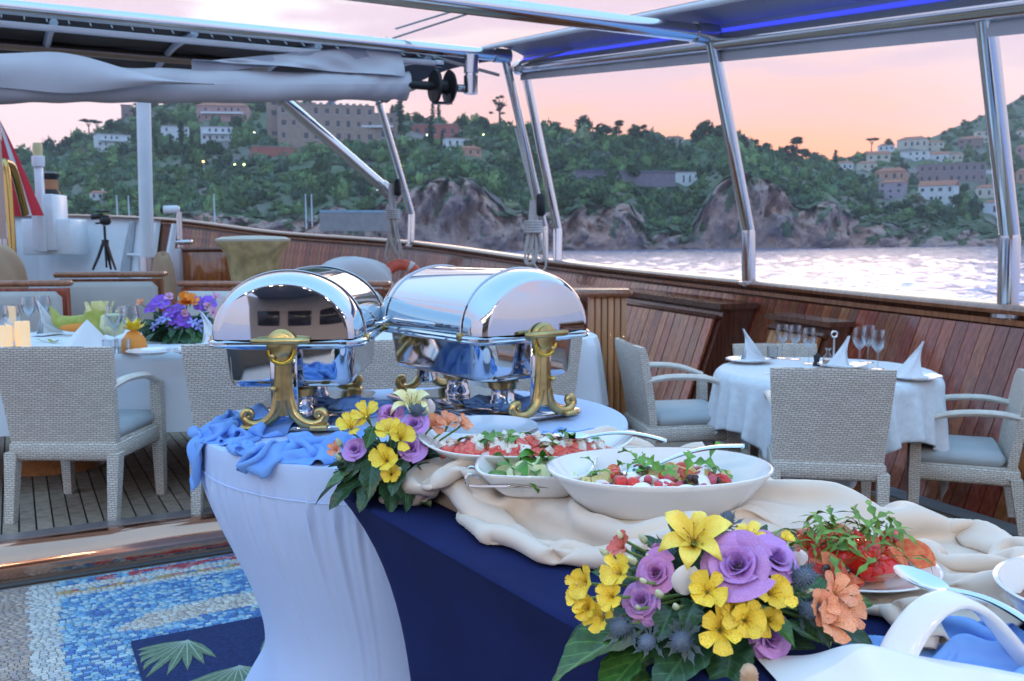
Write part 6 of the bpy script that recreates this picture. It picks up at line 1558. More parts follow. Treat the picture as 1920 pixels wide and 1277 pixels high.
scatter([OLV], 'olive', 14, oc, OB_Z + .05, .135, .088, R(4), 'small dark olive in the oval bowl', 'olive', 'olives in the oval bowl', 9, .02, 1)
scatter([BEAN], 'red_bean', 24, oc, OB_Z + .05, .14, .09, R(4), 'shiny pink bean in the oval bowl', 'bean', 'pink beans in the oval bowl', 10, .02, 1)
POT = [jitter_mesh('potato_piece', (.028, .02, .016), mat('boiled_potato', (.70, .60, .28), rough=.5, var=.1, vscale=60), k) for k in range(3)]
scatter(POT, 'potato_piece', 18, oc, OB_Z + .046, .135, .088, R(4), 'yellow piece of potato in the oval bowl', 'potato', 'potato pieces in the oval bowl', 11, .02, .7)
scatter(HERB, 'parsley_leaf', 20, oc, OB_Z + .062, .13, .085, R(4), 'parsley leaf on the egg salad in the oval bowl', 'parsley', 'parsley in the oval bowl', 12, .024, .9, (.8, 1.4))
item('cherry_tomato', half_tomato(.021, 'cherry_tomato'), at_d(1352, 908, 1.70), 'round cherry tomato at the side of the oval bowl', 'tomato', 0).rotation_euler = (2.6, .3, 0)
tc_ = Vector((TPL.location.x, TPL.location.y, 0)); TZ_ = NZ + .018
HT = half_tomato(.021); CHB = half_tomato(.017, 'tomato_half')
def wedge():
    mb = MB(); r = .035
    def fn(u, v): b = (v - .5) * PI; a = (u - .5) * R(70); return (r * math.sin(b), r * math.cos(b) * math.cos(a), r * math.cos(b) * math.sin(a))
    mb.grid(fn, 6, 12)
    for e in (0, 1): mb.add([fn(e, j / 12) for j in range(13)], [tuple(range(13)) if e else tuple(range(12, -1, -1))], 1)
    return mb.mesh('tomato_wedge', [tom_m, tomf_m], 50)
WED = wedge()
scatter([WED], 'tomato_wedge', 26, tc_, TZ_ + .020, .098, .088, 0, 'wedge of red tomato on the round white plate', 'tomato', 'tomato wedges on the plate', 13, .030, 1.2, (.8, 1.15))
scatter([HT, CHB], 'tomato_half', 16, tc_, TZ_ + .022, .11, .098, 0, 'halved red tomato on the round white plate', 'tomato', 'tomato halves on the plate', 14, .022, 1.4, (.8, 1.1))
scatter(ROCK, 'rocket_leaf', 80, tc_, TZ_ + .040, .085, .078, 0, 'rocket leaf on the tomato plate', 'rocket leaf', 'rocket leaves on the tomato plate', 15, .034, .7, (.5, .95))
scatter([OLV], 'olive', 10, tc_, TZ_ + .03, .09, .08, 0, 'small dark olive on the tomato plate', 'olive', 'olives on the tomato plate', 16, .02, 1)
# serving spoons
def spoon(name, a, b, label, w=.017, bowl=.026, up=.012):
    A, B = Vector(a), Vector(b); c = (A + B) / 2; o = thing(name, label, 'spoon', c); d = B - A; n = 14; sd = d.cross(Vector((0, 0, 1))).normalized(); mb = MB()
    def fn(u, v):
        p = A - c + d * u; ww = lerp(.0045, w, sstep(.15, .92, u)) * (1 if u < .95 else math.sqrt(max(.02, 1 - ((u - .95) / .05) ** 2))); q = 2 * v - 1
        return p + sd * (q * ww) + Vector((0, 0, up * math.sin(u * PI) + .0035 * (1 - q * q)))
    mb.grid(fn, 24, 6); mb.grid(lambda u, v: fn(1 - u, v) - Vector((0, 0, .003)), 24, 6); mb.build('handle', silver_m, o, 180)
    dn = d.normalized(); mb = MB()
    def bw(u, v): r = v; a_ = 2 * PI * u; return A - c - dn * (bowl * 1.2) + dn * (math.cos(a_) * bowl * 1.35 * r) + sd * (math.sin(a_) * bowl * r) + Vector((0, 0, -.010 * (1 - r * r)))
    mb.grid(bw, 20, 6, closeu=True); mb.grid(lambda u, v: bw(1 - u, v) - Vector((0, 0, .0015)), 20, 6, closeu=True); mb.build('spoon_bowl', silver_m, o, 180)
spoon('serving_spoon', at_d(1105, 818, 1.93), at_d(1250, 826, 1.90), 'silver serving spoon resting on the watermelon platter', .013, .030)
spoon('serving_spoon', at_d(1230, 872, 1.72), at_d(1396, 836, 1.68), 'silver serving spoon with handle raised over the oval bowl', .015, .026)
spoon('serving_spoon', at_d(1545, 1020, 1.56), at_d(1645, 1002, 1.58), 'white handled spoon behind the tomato plate', .012, .02)
spoon('serving_spoon', at_d(1775, 1105, 1.20), at_d(1965, 1190, 1.12), 'long silver spoon lying over the handled bowl', .010, .028)

# ---- handled bowl and linen at the near corner
def handled_bowl():
    P = at_z(2110, 1205, NZ + .01); o = thing('handled_bowl', 'big white bowl with a tall arched cut out handle holding grain salad', 'bowl', (P.x, P.y, NZ + .004)); L = o.location.copy()
    mb = dish_surface(.165, .15, .080, .55, flare=.8); mb.build('bowl_body', porc_m, o, 70)
    # broad flat band that rises from the table in an arch
    cen = [(1668, 1262, 1.115), (1690, 1212, 1.12), (1718, 1168, 1.125), (1752, 1136, 1.13), (1792, 1124, 1.135), (1834, 1140, 1.14), (1872, 1176, 1.14), (1910, 1224, 1.14), (1950, 1275, 1.14)]
    pts = catmull([at_d(*c) - L for c in cen], 8); n = len(pts); bw = Vector((-.55, .80, .25)).normalized()
    def band(u, v):
        i = min(n - 2, int(u * (n - 1))); f = u * (n - 1) - i; p = pts[i].lerp(pts[i + 1], f); a = 2 * PI * v
        t = (pts[min(n - 1, i + 2)] - pts[max(0, i - 1)]).normalized(); up = bw.cross(t).normalized(); wd = .019 + .006 * abs(2 * u - 1)
        return p + up * (.0065 * math.sin(a)) + bw * (wd * math.copysign(abs(math.cos(a)) ** .6, math.cos(a)))
    mb = MB(); mb.grid(band, 70, 16); mb.build('arched_handle', porc_m, o, 180)
    mb = MB(); mb.grid(lambda u, v: (.14 * (1 - v) * math.cos(2 * PI * u), .125 * (1 - v) * math.sin(2 * PI * u), .045 + .03 * (1 - (1 - v) ** 2) + .004 * math.sin(u * 80 + v * 40)), 40, 8, closeu=True); mb.build('grain_salad', mat('grain_salad', (.30, .17, .09), rough=.6, col2=(.45, .10, .08), vscale=120, bump=1, bscale=250), o, 180)
handled_bowl()
bunched('bunched_napkin', at_z(1850, 1240, NZ + .02), (.34, 0), R(10), (.72, .55), 21, blue_m, 'sky blue patterned napkin under the arched handle of the white bowl', NZ, 40, (), .03)
def near_napkin():
    o = thing('white_linen', 'folded white linen napkin at the near edge of the navy table', 'napkin', at_z(1720, 1290, NZ + .01)); L = o.location.copy()
    A = [(1470, 1292, 1.08), (1560, 1250, 1.08), (1620, 1214, 1.08), (1690, 1226, 1.09), (1780, 1250, 1.08), (1870, 1262, 1.05), (1990, 1285, 1.02)]
    top = catmull([at_d(*a) - L for a in A], 8); n = len(top)
    def fn(u, v):
        i = min(n - 2, int(u * (n - 1))); f = u * (n - 1) - i; p = top[i].lerp(top[i + 1], f); w = Vector((.02, -.20, -.09)) * v; ripple = .012 * math.sin(u * 14 + v * 3) * v
        q = p + w + Vector((0, 0, ripple)); q.z = max(q.z, NZ + .006 - L.z); return q
    mb = MB(); mb.grid(fn, 60, 14)
    def back(u, v):
        p = fn(u, 0); q = p + Vector((-.01, .10, 0)) * v; q.z = lerp(p.z, NZ + .006 - L.z, v ** 1.5); return q
    mb.grid(lambda u, v: back(1 - u, v), 60, 8); mb.build('folded_linen', napkin_m, o, 180)
near_napkin()
def bread_basket():
    wm = mat('basket_cane', (.55, .38, .26), rough=.6, var=.2, vscale=40); P = at_d(1404, 1290, 1.06); o = thing('cane_basket', 'pale cane basket whose bound handle tip shows before the bouquet', 'basket', (P.x, P.y, NZ + .003)); h = at_d(1404, 1258, 1.06).z - NZ
    mb = MB(); pts = [Vector((0, .012 * math.sin(i * .5) * 0, .01 + (h - .013) * i / 14)) for i in range(15)]; mb.tube(pts + [Vector((0, -.006, h))], [.0095 + .0018 * (i % 2) for i in range(15)] + [.004], 10); mb.build('bound_handle', wm, o, 180)
    mb = MB(); mb.lathe([(.06, 0), (.07, .01), (.075, .02), (.072, .02), (.06, .006), (0, .005)], 24, M=Matrix.Translation((0, -.07, 0))); mb.build('basket_rim', wm, o)
bread_basket()
# ================================================================== FLOWERS
def petal_mat(name, c, c2, streak=None, rough=.42):
    m = mat(name, c, rough=rough, sss=.12, col2=c2, vscale=22, detail=3, objvar=.10, lohi=(.3, .7))
    if streak:
        nt = m.node_tree; N = nt.nodes.new; L = nt.links.new; b = bsdf(m); src = b.inputs['Base Color'].links[0].from_socket
        tc = N('ShaderNodeTexCoord'); mp = N('ShaderNodeMapping'); mp.inputs['Scale'].default_value = (1.2, 12, 3); L(tc.outputs['Object'], mp.inputs[0]); ns = N('ShaderNodeTexNoise'); ns.inputs['Scale'].default_value = 5; L(mp.outputs[0], ns.inputs[0])
        mr = N('ShaderNodeMapRange'); L(ns.outputs[0], mr.inputs[0]); mr.inputs[1].default_value = .62; mr.inputs[2].default_value = .68
        mx = N('ShaderNodeMix'); mx.data_type = 'RGBA'; L(mr.outputs[0], mx.inputs[0]); L(src, mx.inputs[6]); mx.inputs[7].default_value = (*streak, 1); L(mx.outputs[2], b.inputs['Base Color'])
    return m
PM = {'lilac': petal_mat('lilac_petal', (.44, .20, .60), (.56, .32, .72)), 'mauve': petal_mat('mauve_pink_petal', (.50, .18, .50), (.62, .30, .66)), 'yellow': petal_mat('yellow_petal', (.86, .60, .03), (.90, .72, .10), (.25, .10, .02)),
      'lily': petal_mat('lily_petal', (.88, .66, .06), (.92, .78, .20)), 'pale': petal_mat('pale_yellow_petal', (.82, .76, .34), (.86, .82, .52)), 'orange': petal_mat('coral_petal', (.80, .24, .15), (.88, .48, .26), (.30, .04, .04)),
      'red': petal_mat('crimson_petal', (.55, .06, .07), (.68, .22, .15)), 'white': petal_mat('white_petal', (.76, .74, .80), (.82, .82, .84)), 'purple': petal_mat('purple_orchid', (.23, .07, .58), (.32, .12, .70)), 'blue': petal_mat('blue_star', (.28, .30, .76), (.38, .40, .84)),
      'pink': petal_mat('pink_petal', (.66, .28, .48), (.76, .48, .62)), 'bird': petal_mat('orange_petal', (.86, .22, .02), (.90, .34, .04))}
green_m = mat('stem_green', (.16, .28, .08), rough=.5, var=.2, vscale=40, objvar=.1)
bud_m = mat('pale_green_bud', (.50, .60, .36), rough=.5, col2=(.68, .72, .55), vscale=30, objvar=.15)
this_m = mat('blue_thistle', (.10, .14, .26), rough=.6, col2=(.20, .26, .32), vscale=60, objvar=.2)
bract_m = mat('thistle_bract', (.10, .15, .17), rough=.5, var=.3, vscale=30)
anth_m = mat('anther', (.35, .14, .03), rough=.8)
def leaf_mat(name, c, c2):
    m = mat(name, c, rough=.32, col2=c2, vscale=14, objvar=.18, coat=.15)
    nt = m.node_tree; N = nt.nodes.new; L = nt.links.new; b = bsdf(m); src = b.inputs['Base Color'].links[0].from_socket
    tc = N('ShaderNodeTexCoord'); sp = N('ShaderNodeSeparateXYZ'); L(tc.outputs['Object'], sp.inputs[0])
    ab = N('ShaderNodeMath'); ab.operation = 'ABSOLUTE'; L(sp.outputs['Y'], ab.inputs[0])
    a1 = N('ShaderNodeMath'); a1.operation = 'MULTIPLY'; L(ab.outputs[0], a1.inputs[0]); a1.inputs[1].default_value = -1.3; a2 = N('ShaderNodeMath'); L(a1.outputs[0], a2.inputs[0]); L(sp.outputs['X'], a2.inputs[1])
    a3 = N('ShaderNodeMath'); a3.operation = 'MULTIPLY'; L(a2.outputs[0], a3.inputs[0]); a3.inputs[1].default_value = 7.0; fr = N('ShaderNodeMath'); fr.operation = 'FRACT'; L(a3.outputs[0], fr.inputs[0])
    lt = N('ShaderNodeMath'); lt.operation = 'LESS_THAN'; L(fr.outputs[0], lt.inputs[0]); lt.inputs[1].default_value = .09
    l2 = N('ShaderNodeMath'); l2.operation = 'LESS_THAN'; L(ab.outputs[0], l2.inputs[0]); l2.inputs[1].default_value = .012; mxm = N('ShaderNodeMath'); mxm.operation = 'MAXIMUM'; L(lt.outputs[0], mxm.inputs[0]); L(l2.outputs[0], mxm.inputs[1])
    sc = N('ShaderNodeMath'); sc.operation = 'MULTIPLY'; L(mxm.outputs[0], sc.inputs[0]); sc.inputs[1].default_value = .55
    mx = N('ShaderNodeMix'); mx.data_type = 'RGBA'; L(sc.outputs[0], mx.inputs[0]); L(src, mx.inputs[6]); mx.inputs[7].default_value = (*[k * 2.2 for k in c2], 1); L(mx.outputs[2], b.inputs['Base Color']); return m
leafg_m = leaf_mat('broad_leaf', (.030, .095, .025), (.055, .15, .035)); leafd_m = leaf_mat('dark_broad_leaf', (.018, .055, .025), (.035, .09, .04)); euca_m = mat('small_dark_leaf', (.045, .10, .06), rough=.45, var=.3, vscale=20, objvar=.2)
# unit templates (size 1 = flower radius), axis +Z
TPL_ = {}
def rose_petals(col):
    out = []
    rnd = random.Random(5)
    N_P = 22
    for i in range(N_P):
        f = i / (N_P - 1); half = lerp(1.15, .80, f); r0 = .05 + .16 * f; open_ = f ** 1.15; h = lerp(.62, .46, f); ph = rnd.uniform(0, 6)
        def fn(u, v, f=f, half=half, r0=r0, open_=open_, h=h, ph=ph):
            q = 2 * u - 1; edge = 1 - .22 * q * q * v; a = q * half * (1 - .25 * (1 - v) ** 2)
            r = r0 + (.03 + .72 * open_) * v ** 1.1 + .16 * f * max(0, v - .72) ** 1.2 * 3; z = h * v * edge * (1 - .30 * open_ * v) - .10 * f - .30 * f * max(0, v - .74) ** 1.3 * 2.2
            r += .02 * math.sin(a * 5 + ph) * v * f; z += .018 * math.sin(a * 6 + ph) * v
            return (r * math.cos(a), r * math.sin(a), z)
        mb = MB(); mb.grid(fn, 8, 7); out.append((mb.mesh('petal', PM[col], 180), i * 2.399))
    return out
def simple_petals(col, n, fn, tilt2=0, nu=6, nv=9, alt=None):
    mb = MB(); mb.grid(fn, nu, nv); me = mb.mesh('petal', PM[col], 180); me2 = me
    if alt: mb = MB(); mb.grid(alt, nu, nv); me2 = mb.mesh('petal', PM[col], 180)
    return [(me if k % 2 == 0 else me2, 2 * PI * k / n) for k in range(n)]
def lily_fn(w, back):
    def fn(u, v):
        q = 2 * u - 1; ww = w * math.sin(PI * min(1, .06 + .94 * v)) ** .65 * (1 - .15 * v); r = .10 + .95 * math.sin(v * 1.25) ** 1.1; z = .62 * math.sin(v * 1.9) - back * .55 * v ** 3
        return (r - .10 * q * q, q * ww, z + .10 * (q * q) * (1 - v) - .05 * (1 - q * q))
    return fn
def alst_fn(w, up):
    def fn(u, v):
        q = 2 * u - 1; ww = w * (v ** .8) * (1.05 - .30 * v ** 4) * (1 if v < .9 else math.sqrt(max(0.02, 1 - ((v - .9) / .1) ** 2)) * .9 + .1); r = .06 + .82 * v ** 1.3; z = up * .75 * v ** .8 - .22 * v ** 3
        return (r, q * ww, z + .12 * q * q * v)
    return fn
def star_fn(u, v): q = 2 * u - 1; return (.08 + .9 * v, q * .20 * math.sin(PI * min(1, .1 + .9 * v)) ** .6, .25 * v - .2 * v * v)
def orchid_fn(u, v): q = 2 * u - 1; return (.05 + .85 * v, q * .48 * math.sin(PI * min(1, .08 + .86 * v)) ** .6, .35 * v - .35 * v * v + .1 * q * q)
mb = MB(); mb.lathe([(0, -.32), (.14, -.25), (.20, -.1), (.12, .0), (0, .05)], 10); CORE_G = mb.mesh('flower_base', green_m)
mb = MB(); mb.lathe([(0, -.55), (.05, -.5), (.09, -.2), (.12, .02), (0, .06)], 8); CORE_T = mb.mesh('flower_base', green_m)
def flower(kind, col, parent, P, n, size, name):
    key = (kind, col)
    if key not in TPL_:
        TPL_[key] = {'rose': lambda: rose_petals(col), 'lily': lambda: simple_petals(col, 6, lily_fn(.30, .6), alt=lily_fn(.24, .9)), 'alst': lambda: simple_petals(col, 6, alst_fn(.52, 1.05), alt=alst_fn(.36, 1.3)),
                     'star': lambda: simple_petals(col, 5, star_fn), 'orchid': lambda: simple_petals(col, 5, orchid_fn), 'tulip': lambda: simple_petals(col, 5, alst_fn(.55, 1.5))}[kind]()
    spin = Matrix.Rotation(random.uniform(0, 6.28), 4, 'Z')
    o = put(name, CORE_G if kind == 'rose' else CORE_T, parent, M=frame(P, n) @ spin @ Matrix.Scale(size, 4))
    for me, a in TPL_[key]:
        put('petal', me, o, M=Matrix.Rotation(a + random.uniform(-.12, .12), 4, 'Z') @ Matrix.Rotation(random.uniform(-.22, .18), 4, 'Y') @ Matrix.Diagonal((random.uniform(.88, 1.1), random.uniform(.85, 1.15), 1, 1)))
    if kind in ('alst', 'lily'):
        mb = MB() if 'stamen' not in TPL_ else None
        if mb:
            mb.tube([(.02, 0, 0), (.12, 0, .35), (.26, 0, .55)], [.012, .010, .008], 5); mb.ell((.27, 0, .57), (.035, .02, .02), 6, 4); TPL_['stamen'] = mb.mesh('stamen', anth_m)
        for k in range(5): put('stamen', TPL_['stamen'], o, M=Matrix.Rotation(k * 1.26 + .4, 4, 'Z') @ Matrix.Rotation(random.uniform(-.2, .1), 4, 'Y'))
    return o
def thistle_mesh():
    mb = MB(); mb.ell((0, 0, .45), (.36, .36, .52), 14, 10)
    n = 170
    for i in range(n):
        z = 1 - 2 * (i + .5) / n; a = i * 2.399; r = math.sqrt(1 - z * z); p = Vector((.36 * r * math.cos(a), .36 * r * math.sin(a), .45 + .52 * z)); d = Vector((r * math.cos(a), r * math.sin(a), z + .35)).normalized()
        t = d.orthogonal().normalized() * .035; s = d.cross(t)
        mb.add([p + t, p - t * .5 + s * .87, p - t * .5 - s * .87, p + d * .15], [(0, 1, 3), (1, 2, 3), (2, 0, 3)])
    return mb.mesh('thistle', this_m, 30)
THI = thistle_mesh()
mb = MB(); mb.add([(0, -.05, 0), (0, .05, 0), (.55, .08, .10), (.55, -.08, .10), (.75, .16, .16), (.75, -.16, .16), (1.15, 0, .30), (.9, .04, .22), (.9, -.04, .22)], [(0, 3, 2, 1), (3, 8, 7, 2), (8, 6, 7), (2, 7, 4), (3, 5, 8)]); BRC = mb.mesh('bract', bract_m, 0)
def thistle(parent, P, n, size):
    o = put('thistle', THI, parent, M=frame(P, n) @ Matrix.Rotation(random.uniform(0, 6), 4, 'Z') @ Matrix.Scale(size, 4))
    for k in range(11): put('bract', BRC, o, M=Matrix.Rotation(k * .571 + random.uniform(-.15, .15), 4, 'Z') @ Matrix.Rotation(random.uniform(-.7, .15), 4, 'Y') @ Matrix.Scale(random.uniform(.75, 1.15), 4))
mb = MB(); mb.lathe([(0, 0), (.25, .1), (.36, .45), (.30, .9), (.10, 1.25), (0, 1.3)], 10, wob=lambda a, i: 1 + .12 * math.sin(3 * a + i)); BUD = mb.mesh('bud', bud_m)
mb = MB(); mb.lathe([(0, -.05), (.22, .0), (.30, .2), (.2, .35)], 8); CAL = mb.mesh('calyx', green_m)
def bud(parent, P, n, size):
    o = put('bud', BUD, parent, M=frame(P, n) @ Matrix.Scale(size, 4)); put('calyx', CAL, o)
def leaf_template(m, name, lobes, w, seed):
    rnd = random.Random(seed); mb = MB(); ph = rnd.uniform(0, 6)
    def fn(u, v):
        q = 2 * v - 1; prof = math.sin(PI * min(1, .02 + u ** .85 * .98)) ** .8; ww = w * prof * (1 + lobes * math.sin(u * 21 + ph) * .10 + lobes * .05 * math.sin(u * 55))
        y = q * ww; z = -.28 * u * u + .10 * abs(q) * prof + .035 * math.sin(u * 9 + q * 2 + ph) * abs(q); return (u, y, z)
    mb.grid(fn, 26, 8); return mb.mesh(name, m, 180)
LEAF = [leaf_template(leafg_m, 'broad_leaf', 1.0, .27, k) for k in range(3)] + [leaf_template(leafd_m, 'broad_leaf', .8, .27, 7 + k) for k in range(2)]
EUC = [leaf_template(euca_m, 'small_leaf', 0, .26, k) for k in range(2)]
def leaf(parent, base, tip, k=0, name='broad_leaf', lib=None, roll=0):
    A, B = Vector(base), Vector(tip); x = (B - A); L = x.length; x.normalize(); z = Vector((0, -.35, 1)); z = (z - x * z.dot(x)).normalized(); y = z.cross(x)
    M = Matrix((x, y, z)).transposed().to_4x4() @ Matrix.Rotation(roll, 4, 'X'); M.translation = A
    put(name, (lib or LEAF)[k % len(lib or LEAF)], parent, M=M @ Matrix.Scale(L * 1.04, 4))
def arrangement(name, label, cpx, cpy, cz, D, items, leaves, filler, mound, seed):
    random.seed(seed)
    base = at_d(cpx, cpy, D + mound[1] * .9); base.z = cz; o = thing(name, label, 'flowers', base); L = base.copy(); k = D / FPX
    foam = Vector((0, 0, mound[2] * .3))
    mb = MB(); mb.ell((0, 0, mound[2] * .5), mound, 20, 12, wob=.06); mb.build('leafy_foam', mat(name + '_foam', (.018, .045, .02), rough=.9, var=.4, vscale=40, bump=1, bscale=60), o, 180)
    camv = (Vector((0, 0, CAM_H)) - base).normalized()
    def place(px, py, dd): P = at_d(px, py, D + dd) - L; n = ((P - foam).normalized() * .9 + camv * .6 + Vector((random.uniform(-.35, .35), random.uniform(-.2, .2), .25 + random.uniform(-.2, .3)))).normalized(); return P, n
    for kind, col, px, py, r, dd, nm in items:
        P, n = place(px, py, dd)
        if kind == 'thistle': thistle(o, P, ((P - foam).normalized() + camv * .2).normalized(), r * k)
        elif kind == 'bud': bud(o, P, ((P - foam).normalized() + Vector((random.uniform(-.4, .4), 0, .3))).normalized(), r * k)
        elif kind == 'petal':
            mb = MB(); mb.grid(lambda u, v: ((2 * u - 1) * .7 * math.sin(PI * min(1, .1 + v * .85)) ** .6, .25 * (2 * u - 1) ** 2 - .2 * v, 1.5 * v - .75), 8, 8); put('petal_flower', mb.mesh('petal_flower', PM[col], 180), o, M=frame(P, Vector((random.uniform(-.3, .3), -.1, 1)), Vector((1, 0, 0))) @ Matrix.Scale(r * k, 4))
        else: flower(kind, col, o, P, n, r * k * random.uniform(.9, 1.15), nm)
        if kind in ('rose', 'lily', 'thistle', 'bud', 'alst'):
            mb = MB(); mid = (P + foam) * .5 + Vector((0, 0, .01)); mb.tube([foam, mid, P - n * (r * k * .3)], .0022, 5); mb.build('stem', green_m, o)
    for (bx, by, bd, tx, ty, td, kk) in leaves: leaf(o, at_d(bx, by, D + bd) - L, at_d(tx, ty, D + td) - L, kk, roll=random.uniform(-.4, .4))
    rnd = random.Random(seed + 1)
    for i in range(filler):
        a = rnd.uniform(0, 2 * PI); b = rnd.uniform(.1, 1.2); p = Vector((mound[0] * math.cos(a) * math.cos(b), mound[1] * math.sin(a) * math.cos(b), mound[2] * .5 + mound[2] * math.sin(b) * .9)); d = (p - foam).normalized() + Vector((rnd.uniform(-.5, .5), rnd.uniform(-.5, .5), rnd.uniform(-.3, .5)))
        leaf(o, p * .8, p * .8 + d.normalized() * rnd.uniform(.028, .055) * (mound[0] / .12), i, 'small_leaf', EUC, rnd.uniform(-1, 1))
    return o
NEAR = [('rose', 'lilac', 1384, 1064, 66, -.06, 'rose'), ('rose', 'lilac', 1452, 1052, 46, -.01, 'rose'), ('rose', 'mauve', 1232, 1076, 42, -.02, 'rose'), ('rose', 'lilac', 1204, 1128, 44, -.03, 'rose'), ('rose', 'lilac', 1442, 1196, 40, -.05, 'rose'), ('rose', 'mauve', 1430, 1012, 30, .05, 'rose'),
        ('lily', 'lily', 1302, 1018, 76, -.02, 'lily'), ('lily', 'lily', 1402, 1012, 44, .03, 'lily'),
        ('alst', 'yellow', 1104, 1094, 36, -.02, 'alstroemeria'), ('alst', 'yellow', 1166, 1078, 42, -.04, 'alstroemeria'), ('alst', 'yellow', 1104, 1142, 32, -.03, 'alstroemeria'), ('alst', 'yellow', 1134, 1160, 30, -.04, 'alstroemeria'), ('alst', 'yellow', 1326, 1112, 38, -.07, 'alstroemeria'), ('alst', 'yellow', 1440, 1116, 42, -.06, 'alstroemeria'),
        ('alst', 'yellow', 1350, 1182, 40, -.08, 'alstroemeria'), ('alst', 'yellow', 1396, 1164, 42, -.08, 'alstroemeria'), ('alst', 'yellow', 1436, 1164, 34, -.06, 'alstroemeria'), ('alst', 'yellow', 1470, 1016, 18, .03, 'alstroemeria'), ('alst', 'orange', 1560, 1118, 42, -.02, 'alstroemeria'), ('alst', 'orange', 1548, 1168, 46, -.05, 'alstroemeria'), ('alst', 'red', 1172, 1030, 28, .03, 'alstroemeria'),
        ('petal', 'white', 1288, 1088, 40, -.05, 'lisianthus'), ('petal', 'white', 1462, 1030, 28, .02, 'lisianthus'), ('petal', 'white', 1500, 1048, 24, .0, 'lisianthus'), ('petal', 'mauve', 1232, 1030, 18, .02, 'lisianthus'),
        ('bud', '', 1240, 1118, 22, -.05, 'bud'), ('bud', '', 1198, 1142, 15, -.06, 'bud'), ('bud', '', 1212, 1092, 15, -.05, 'bud'), ('bud', '', 1446, 1096, 20, -.03, 'bud'), ('bud', '', 1140, 1040, 18, .02, 'bud'), ('bud', '', 1194, 1056, 22, .0, 'bud'), ('bud', '', 1226, 1050, 18, .0, 'bud'), ('bud', '', 1212, 1018, 20, .03, 'bud'), ('bud', '', 1150, 1062, 18, .01, 'bud'), ('bud', '', 1510, 1112, 15, -.03, 'bud'),
        ('alst', 'yellow', 1090, 1120, 30, -.02, 'alstroemeria'), ('alst', 'yellow', 1150, 1120, 30, -.05, 'alstroemeria'), ('alst', 'yellow', 1376, 1140, 32, -.07, 'alstroemeria'), ('alst', 'orange', 1582, 1146, 36, -.02, 'alstroemeria'), ('alst', 'orange', 1530, 1140, 34, -.05, 'alstroemeria'), ('bud', '', 1270, 1140, 18, -.07, 'bud'), ('bud', '', 1166, 1010, 16, .03, 'bud'), ('thistle', '', 1220, 1200, 34, -.08, 'thistle'), ('thistle', '', 1176, 1172, 42, -.06, 'thistle'), ('thistle', '', 1282, 1196, 44, -.08, 'thistle'), ('thistle', '', 1490, 1086, 44, -.02, 'thistle'), ('thistle', '', 1506, 1142, 40, -.04, 'thistle'), ('thistle', '', 1252, 1044, 40, .03, 'thistle'), ('thistle', '', 1362, 988, 34, .06, 'thistle')]
NLV = [(1230, 1170, 0, 1030, 1224, -.06, 0), (1250, 1190, -.02, 1106, 1282, -.10, 1), (1280, 1200, -.02, 1196, 1310, -.11, 0), (1310, 1200, -.03, 1296, 1318, -.12, 2), (1350, 1200, -.03, 1392, 1322, -.12, 1), (1400, 1200, -.02, 1474, 1300, -.10, 0), (1440, 1170, -.02, 1536, 1178, -.06, 2), (1430, 1190, 0, 1570, 1262, -.06, 3), (1470, 1130, .02, 1626, 1104, .0, 0), (1490, 1150, .02, 1630, 1186, -.03, 3), (1240, 1150, .03, 1066, 1176, -.01, 3), (1330, 1180, -.02, 1240, 1256, -.13, 4), (1380, 1190, -.02, 1352, 1274, -.13, 3), (1420, 1140, -.04, 1496, 1190, -.08, 2), (1260, 1140, -.03, 1240, 1180, -.09, 3), (1300, 1130, -.03, 1290, 1168, -.09, 4), (1190, 1090, 0, 1120, 1060, .0, 3), (1260, 1060, .02, 1220, 1000, .03, 4), (1500, 1120, -.02, 1560, 1200, -.07, 3)]
arrangement('flower_bouquet', 'large bouquet of lilac roses, yellow lily and blue thistles on the navy table', 1342, 1236, NZ + .004, 1.23, NEAR, NLV, 150, (.125, .075, .085), 31)
FAR = [('rose', 'lilac', 776, 797, 26, -.03, 'rose'), ('rose', 'lilac', 666, 844, 24, -.02, 'rose'), ('rose', 'lilac', 771, 842, 29, -.06, 'rose'), ('rose', 'mauve', 732, 778, 26, .02, 'rose'), ('lily', 'pale', 770, 762, 38, .03, 'lily'),
       ('alst', 'yellow', 660, 806, 30, 0, 'alstroemeria'), ('alst', 'yellow', 690, 786, 30, .02, 'alstroemeria'), ('alst', 'yellow', 730, 812, 28, -.05, 'alstroemeria'), ('alst', 'yellow', 750, 826, 28, -.06, 'alstroemeria'), ('alst', 'yellow', 727, 866, 32, -.08, 'alstroemeria'), ('alst', 'yellow', 734, 890, 22, -.08, 'alstroemeria'),
       ('alst', 'orange', 808, 802, 28, .0, 'alstroemeria'), ('alst', 'orange', 838, 800, 24, .01, 'alstroemeria'), ('alst', 'orange', 862, 800, 22, .02, 'alstroemeria'), ('alst', 'orange', 632, 846, 16, .0, 'alstroemeria'), ('thistle', '', 779, 778, 26, -.02, 'thistle'), ('bud', '', 640, 836, 16, -.01, 'bud'), ('bud', '', 746, 884, 14, -.08, 'bud'), ('bud', '', 640, 862, 14, -.02, 'bud'), ('petal', 'white', 800, 764, 24, .04, 'lisianthus')]
FLV = [(680, 880, 0, 584, 918, -.02, 0), (690, 890, -.02, 612, 936, -.06, 3), (710, 890, -.03, 668, 944, -.09, 4), (730, 890, -.03, 736, 946, -.11, 3), (760, 890, -.03, 800, 936, -.09, 4), (700, 860, -.03, 690, 920, -.10, 3), (750, 880, -.04, 770, 940, -.12, 3), (700, 850, -.01, 640, 890, -.04, 4), (780, 870, -.02, 826, 890, -.04, 3), (700, 800, 0, 690, 830, -.05, 0), (820, 800, .03, 870, 782, .04, 3), (760, 860, -.05, 730, 912, -.12, 4)]
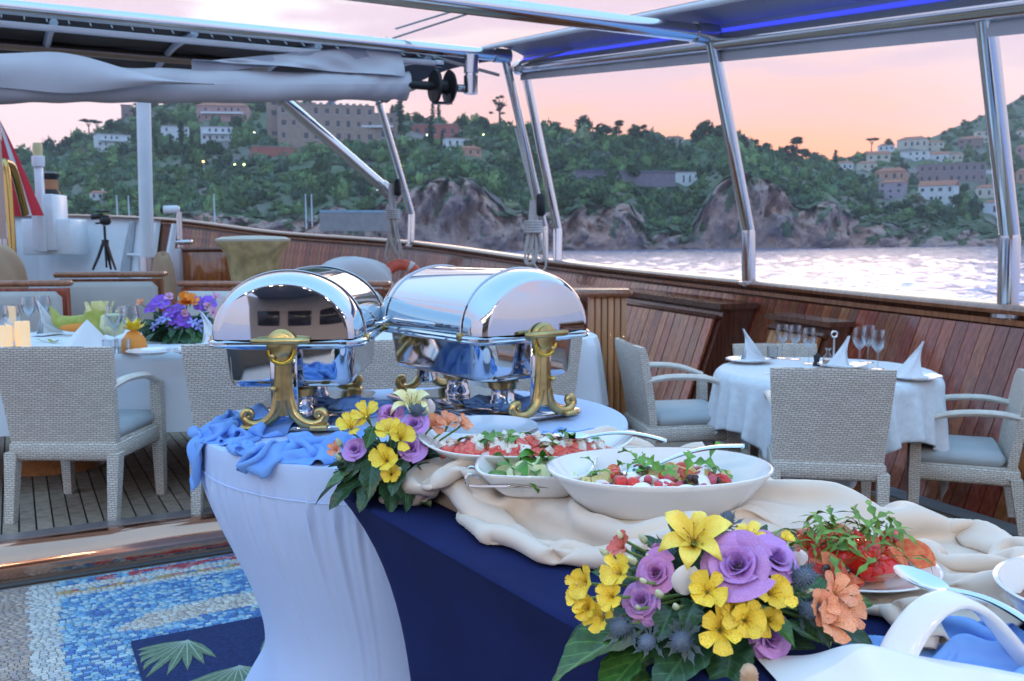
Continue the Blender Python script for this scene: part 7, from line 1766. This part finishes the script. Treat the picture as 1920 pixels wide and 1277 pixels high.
arrangement('flower_bouquet', 'smaller bouquet with yellow alstroemeria and lilac roses where the two tables meet', 742, 922, NZ + .006, 1.97, FAR, FLV, 150, (.125, .07, .07), 57)
rs = random.Random(9); LEFT = []
for px, py in ((285, 578), (302, 566), (318, 586), (334, 580), (346, 600), (376, 570), (392, 566), (330, 598)): LEFT.append(('orchid', 'purple', px, py, 17, rs.uniform(-.05, .05), 'orchid'))
for px, py in ((300, 600), (318, 612), (362, 604), (372, 612), (350, 618), (336, 610), (290, 612), (312, 596), (384, 600)): LEFT.append(('star', 'blue', px, py, 12, rs.uniform(-.08, 0), 'blue_star'))
for px, py in ((318, 560), (345, 590), (330, 624), (398, 588), (388, 578), (404, 560), (322, 606)): LEFT.append(('alst', 'pink', px, py, 10, rs.uniform(-.08, .0), 'alstroemeria'))
for px, py in ((350, 574), (357, 570), (343, 568)): LEFT.append(('tulip', 'bird', px, py, 15, -.03, 'orange_bloom'))
LEFT += [('lily', 'pale', 228, 588, 16, 0, 'lily'), ('alst', 'orange', 268, 572, 12, 0, 'alstroemeria')]
LFV = [(330, 610, 0, 262, 630, -.1, 3), (340, 615, 0, 300, 640, -.15, 3), (350, 615, 0, 350, 640, -.16, 4), (370, 612, 0, 400, 634, -.1, 3), (330, 600, 0, 270, 606, 0, 4), (370, 600, 0, 412, 600, 0, 3), (340, 600, 0, 322, 636, -.14, 4), (360, 605, 0, 380, 640, -.14, 0)]
arrangement('flower_bouquet', 'long low centrepiece of purple orchids and orange blooms on the long table', 338, 636, LZ, 5.38, LEFT, LFV, 110, (.23, .10, .085), 83)
# ================================================================== EVENING AIR
def haze():
    m = bpy.data.materials.new('evening_haze'); m.use_nodes = True; nt = m.node_tree; nt.nodes.clear()
    out = nt.nodes.new('ShaderNodeOutputMaterial'); pv = nt.nodes.new('ShaderNodeVolumePrincipled'); nt.links.new(pv.outputs[0], out.inputs['Volume'])
    pv.inputs['Color'].default_value = (.86, .86, .90, 1); pv.inputs['Density'].default_value = .00016; pv.inputs['Anisotropy'].default_value = 0
    mb = MB(); mb.box((0, 850, 190), (4400, 2300, 400)); o = mb.build('haze', m, smooth=0); tag(o, 'thin evening haze over the bay', 'haze', kind='stuff')
haze()
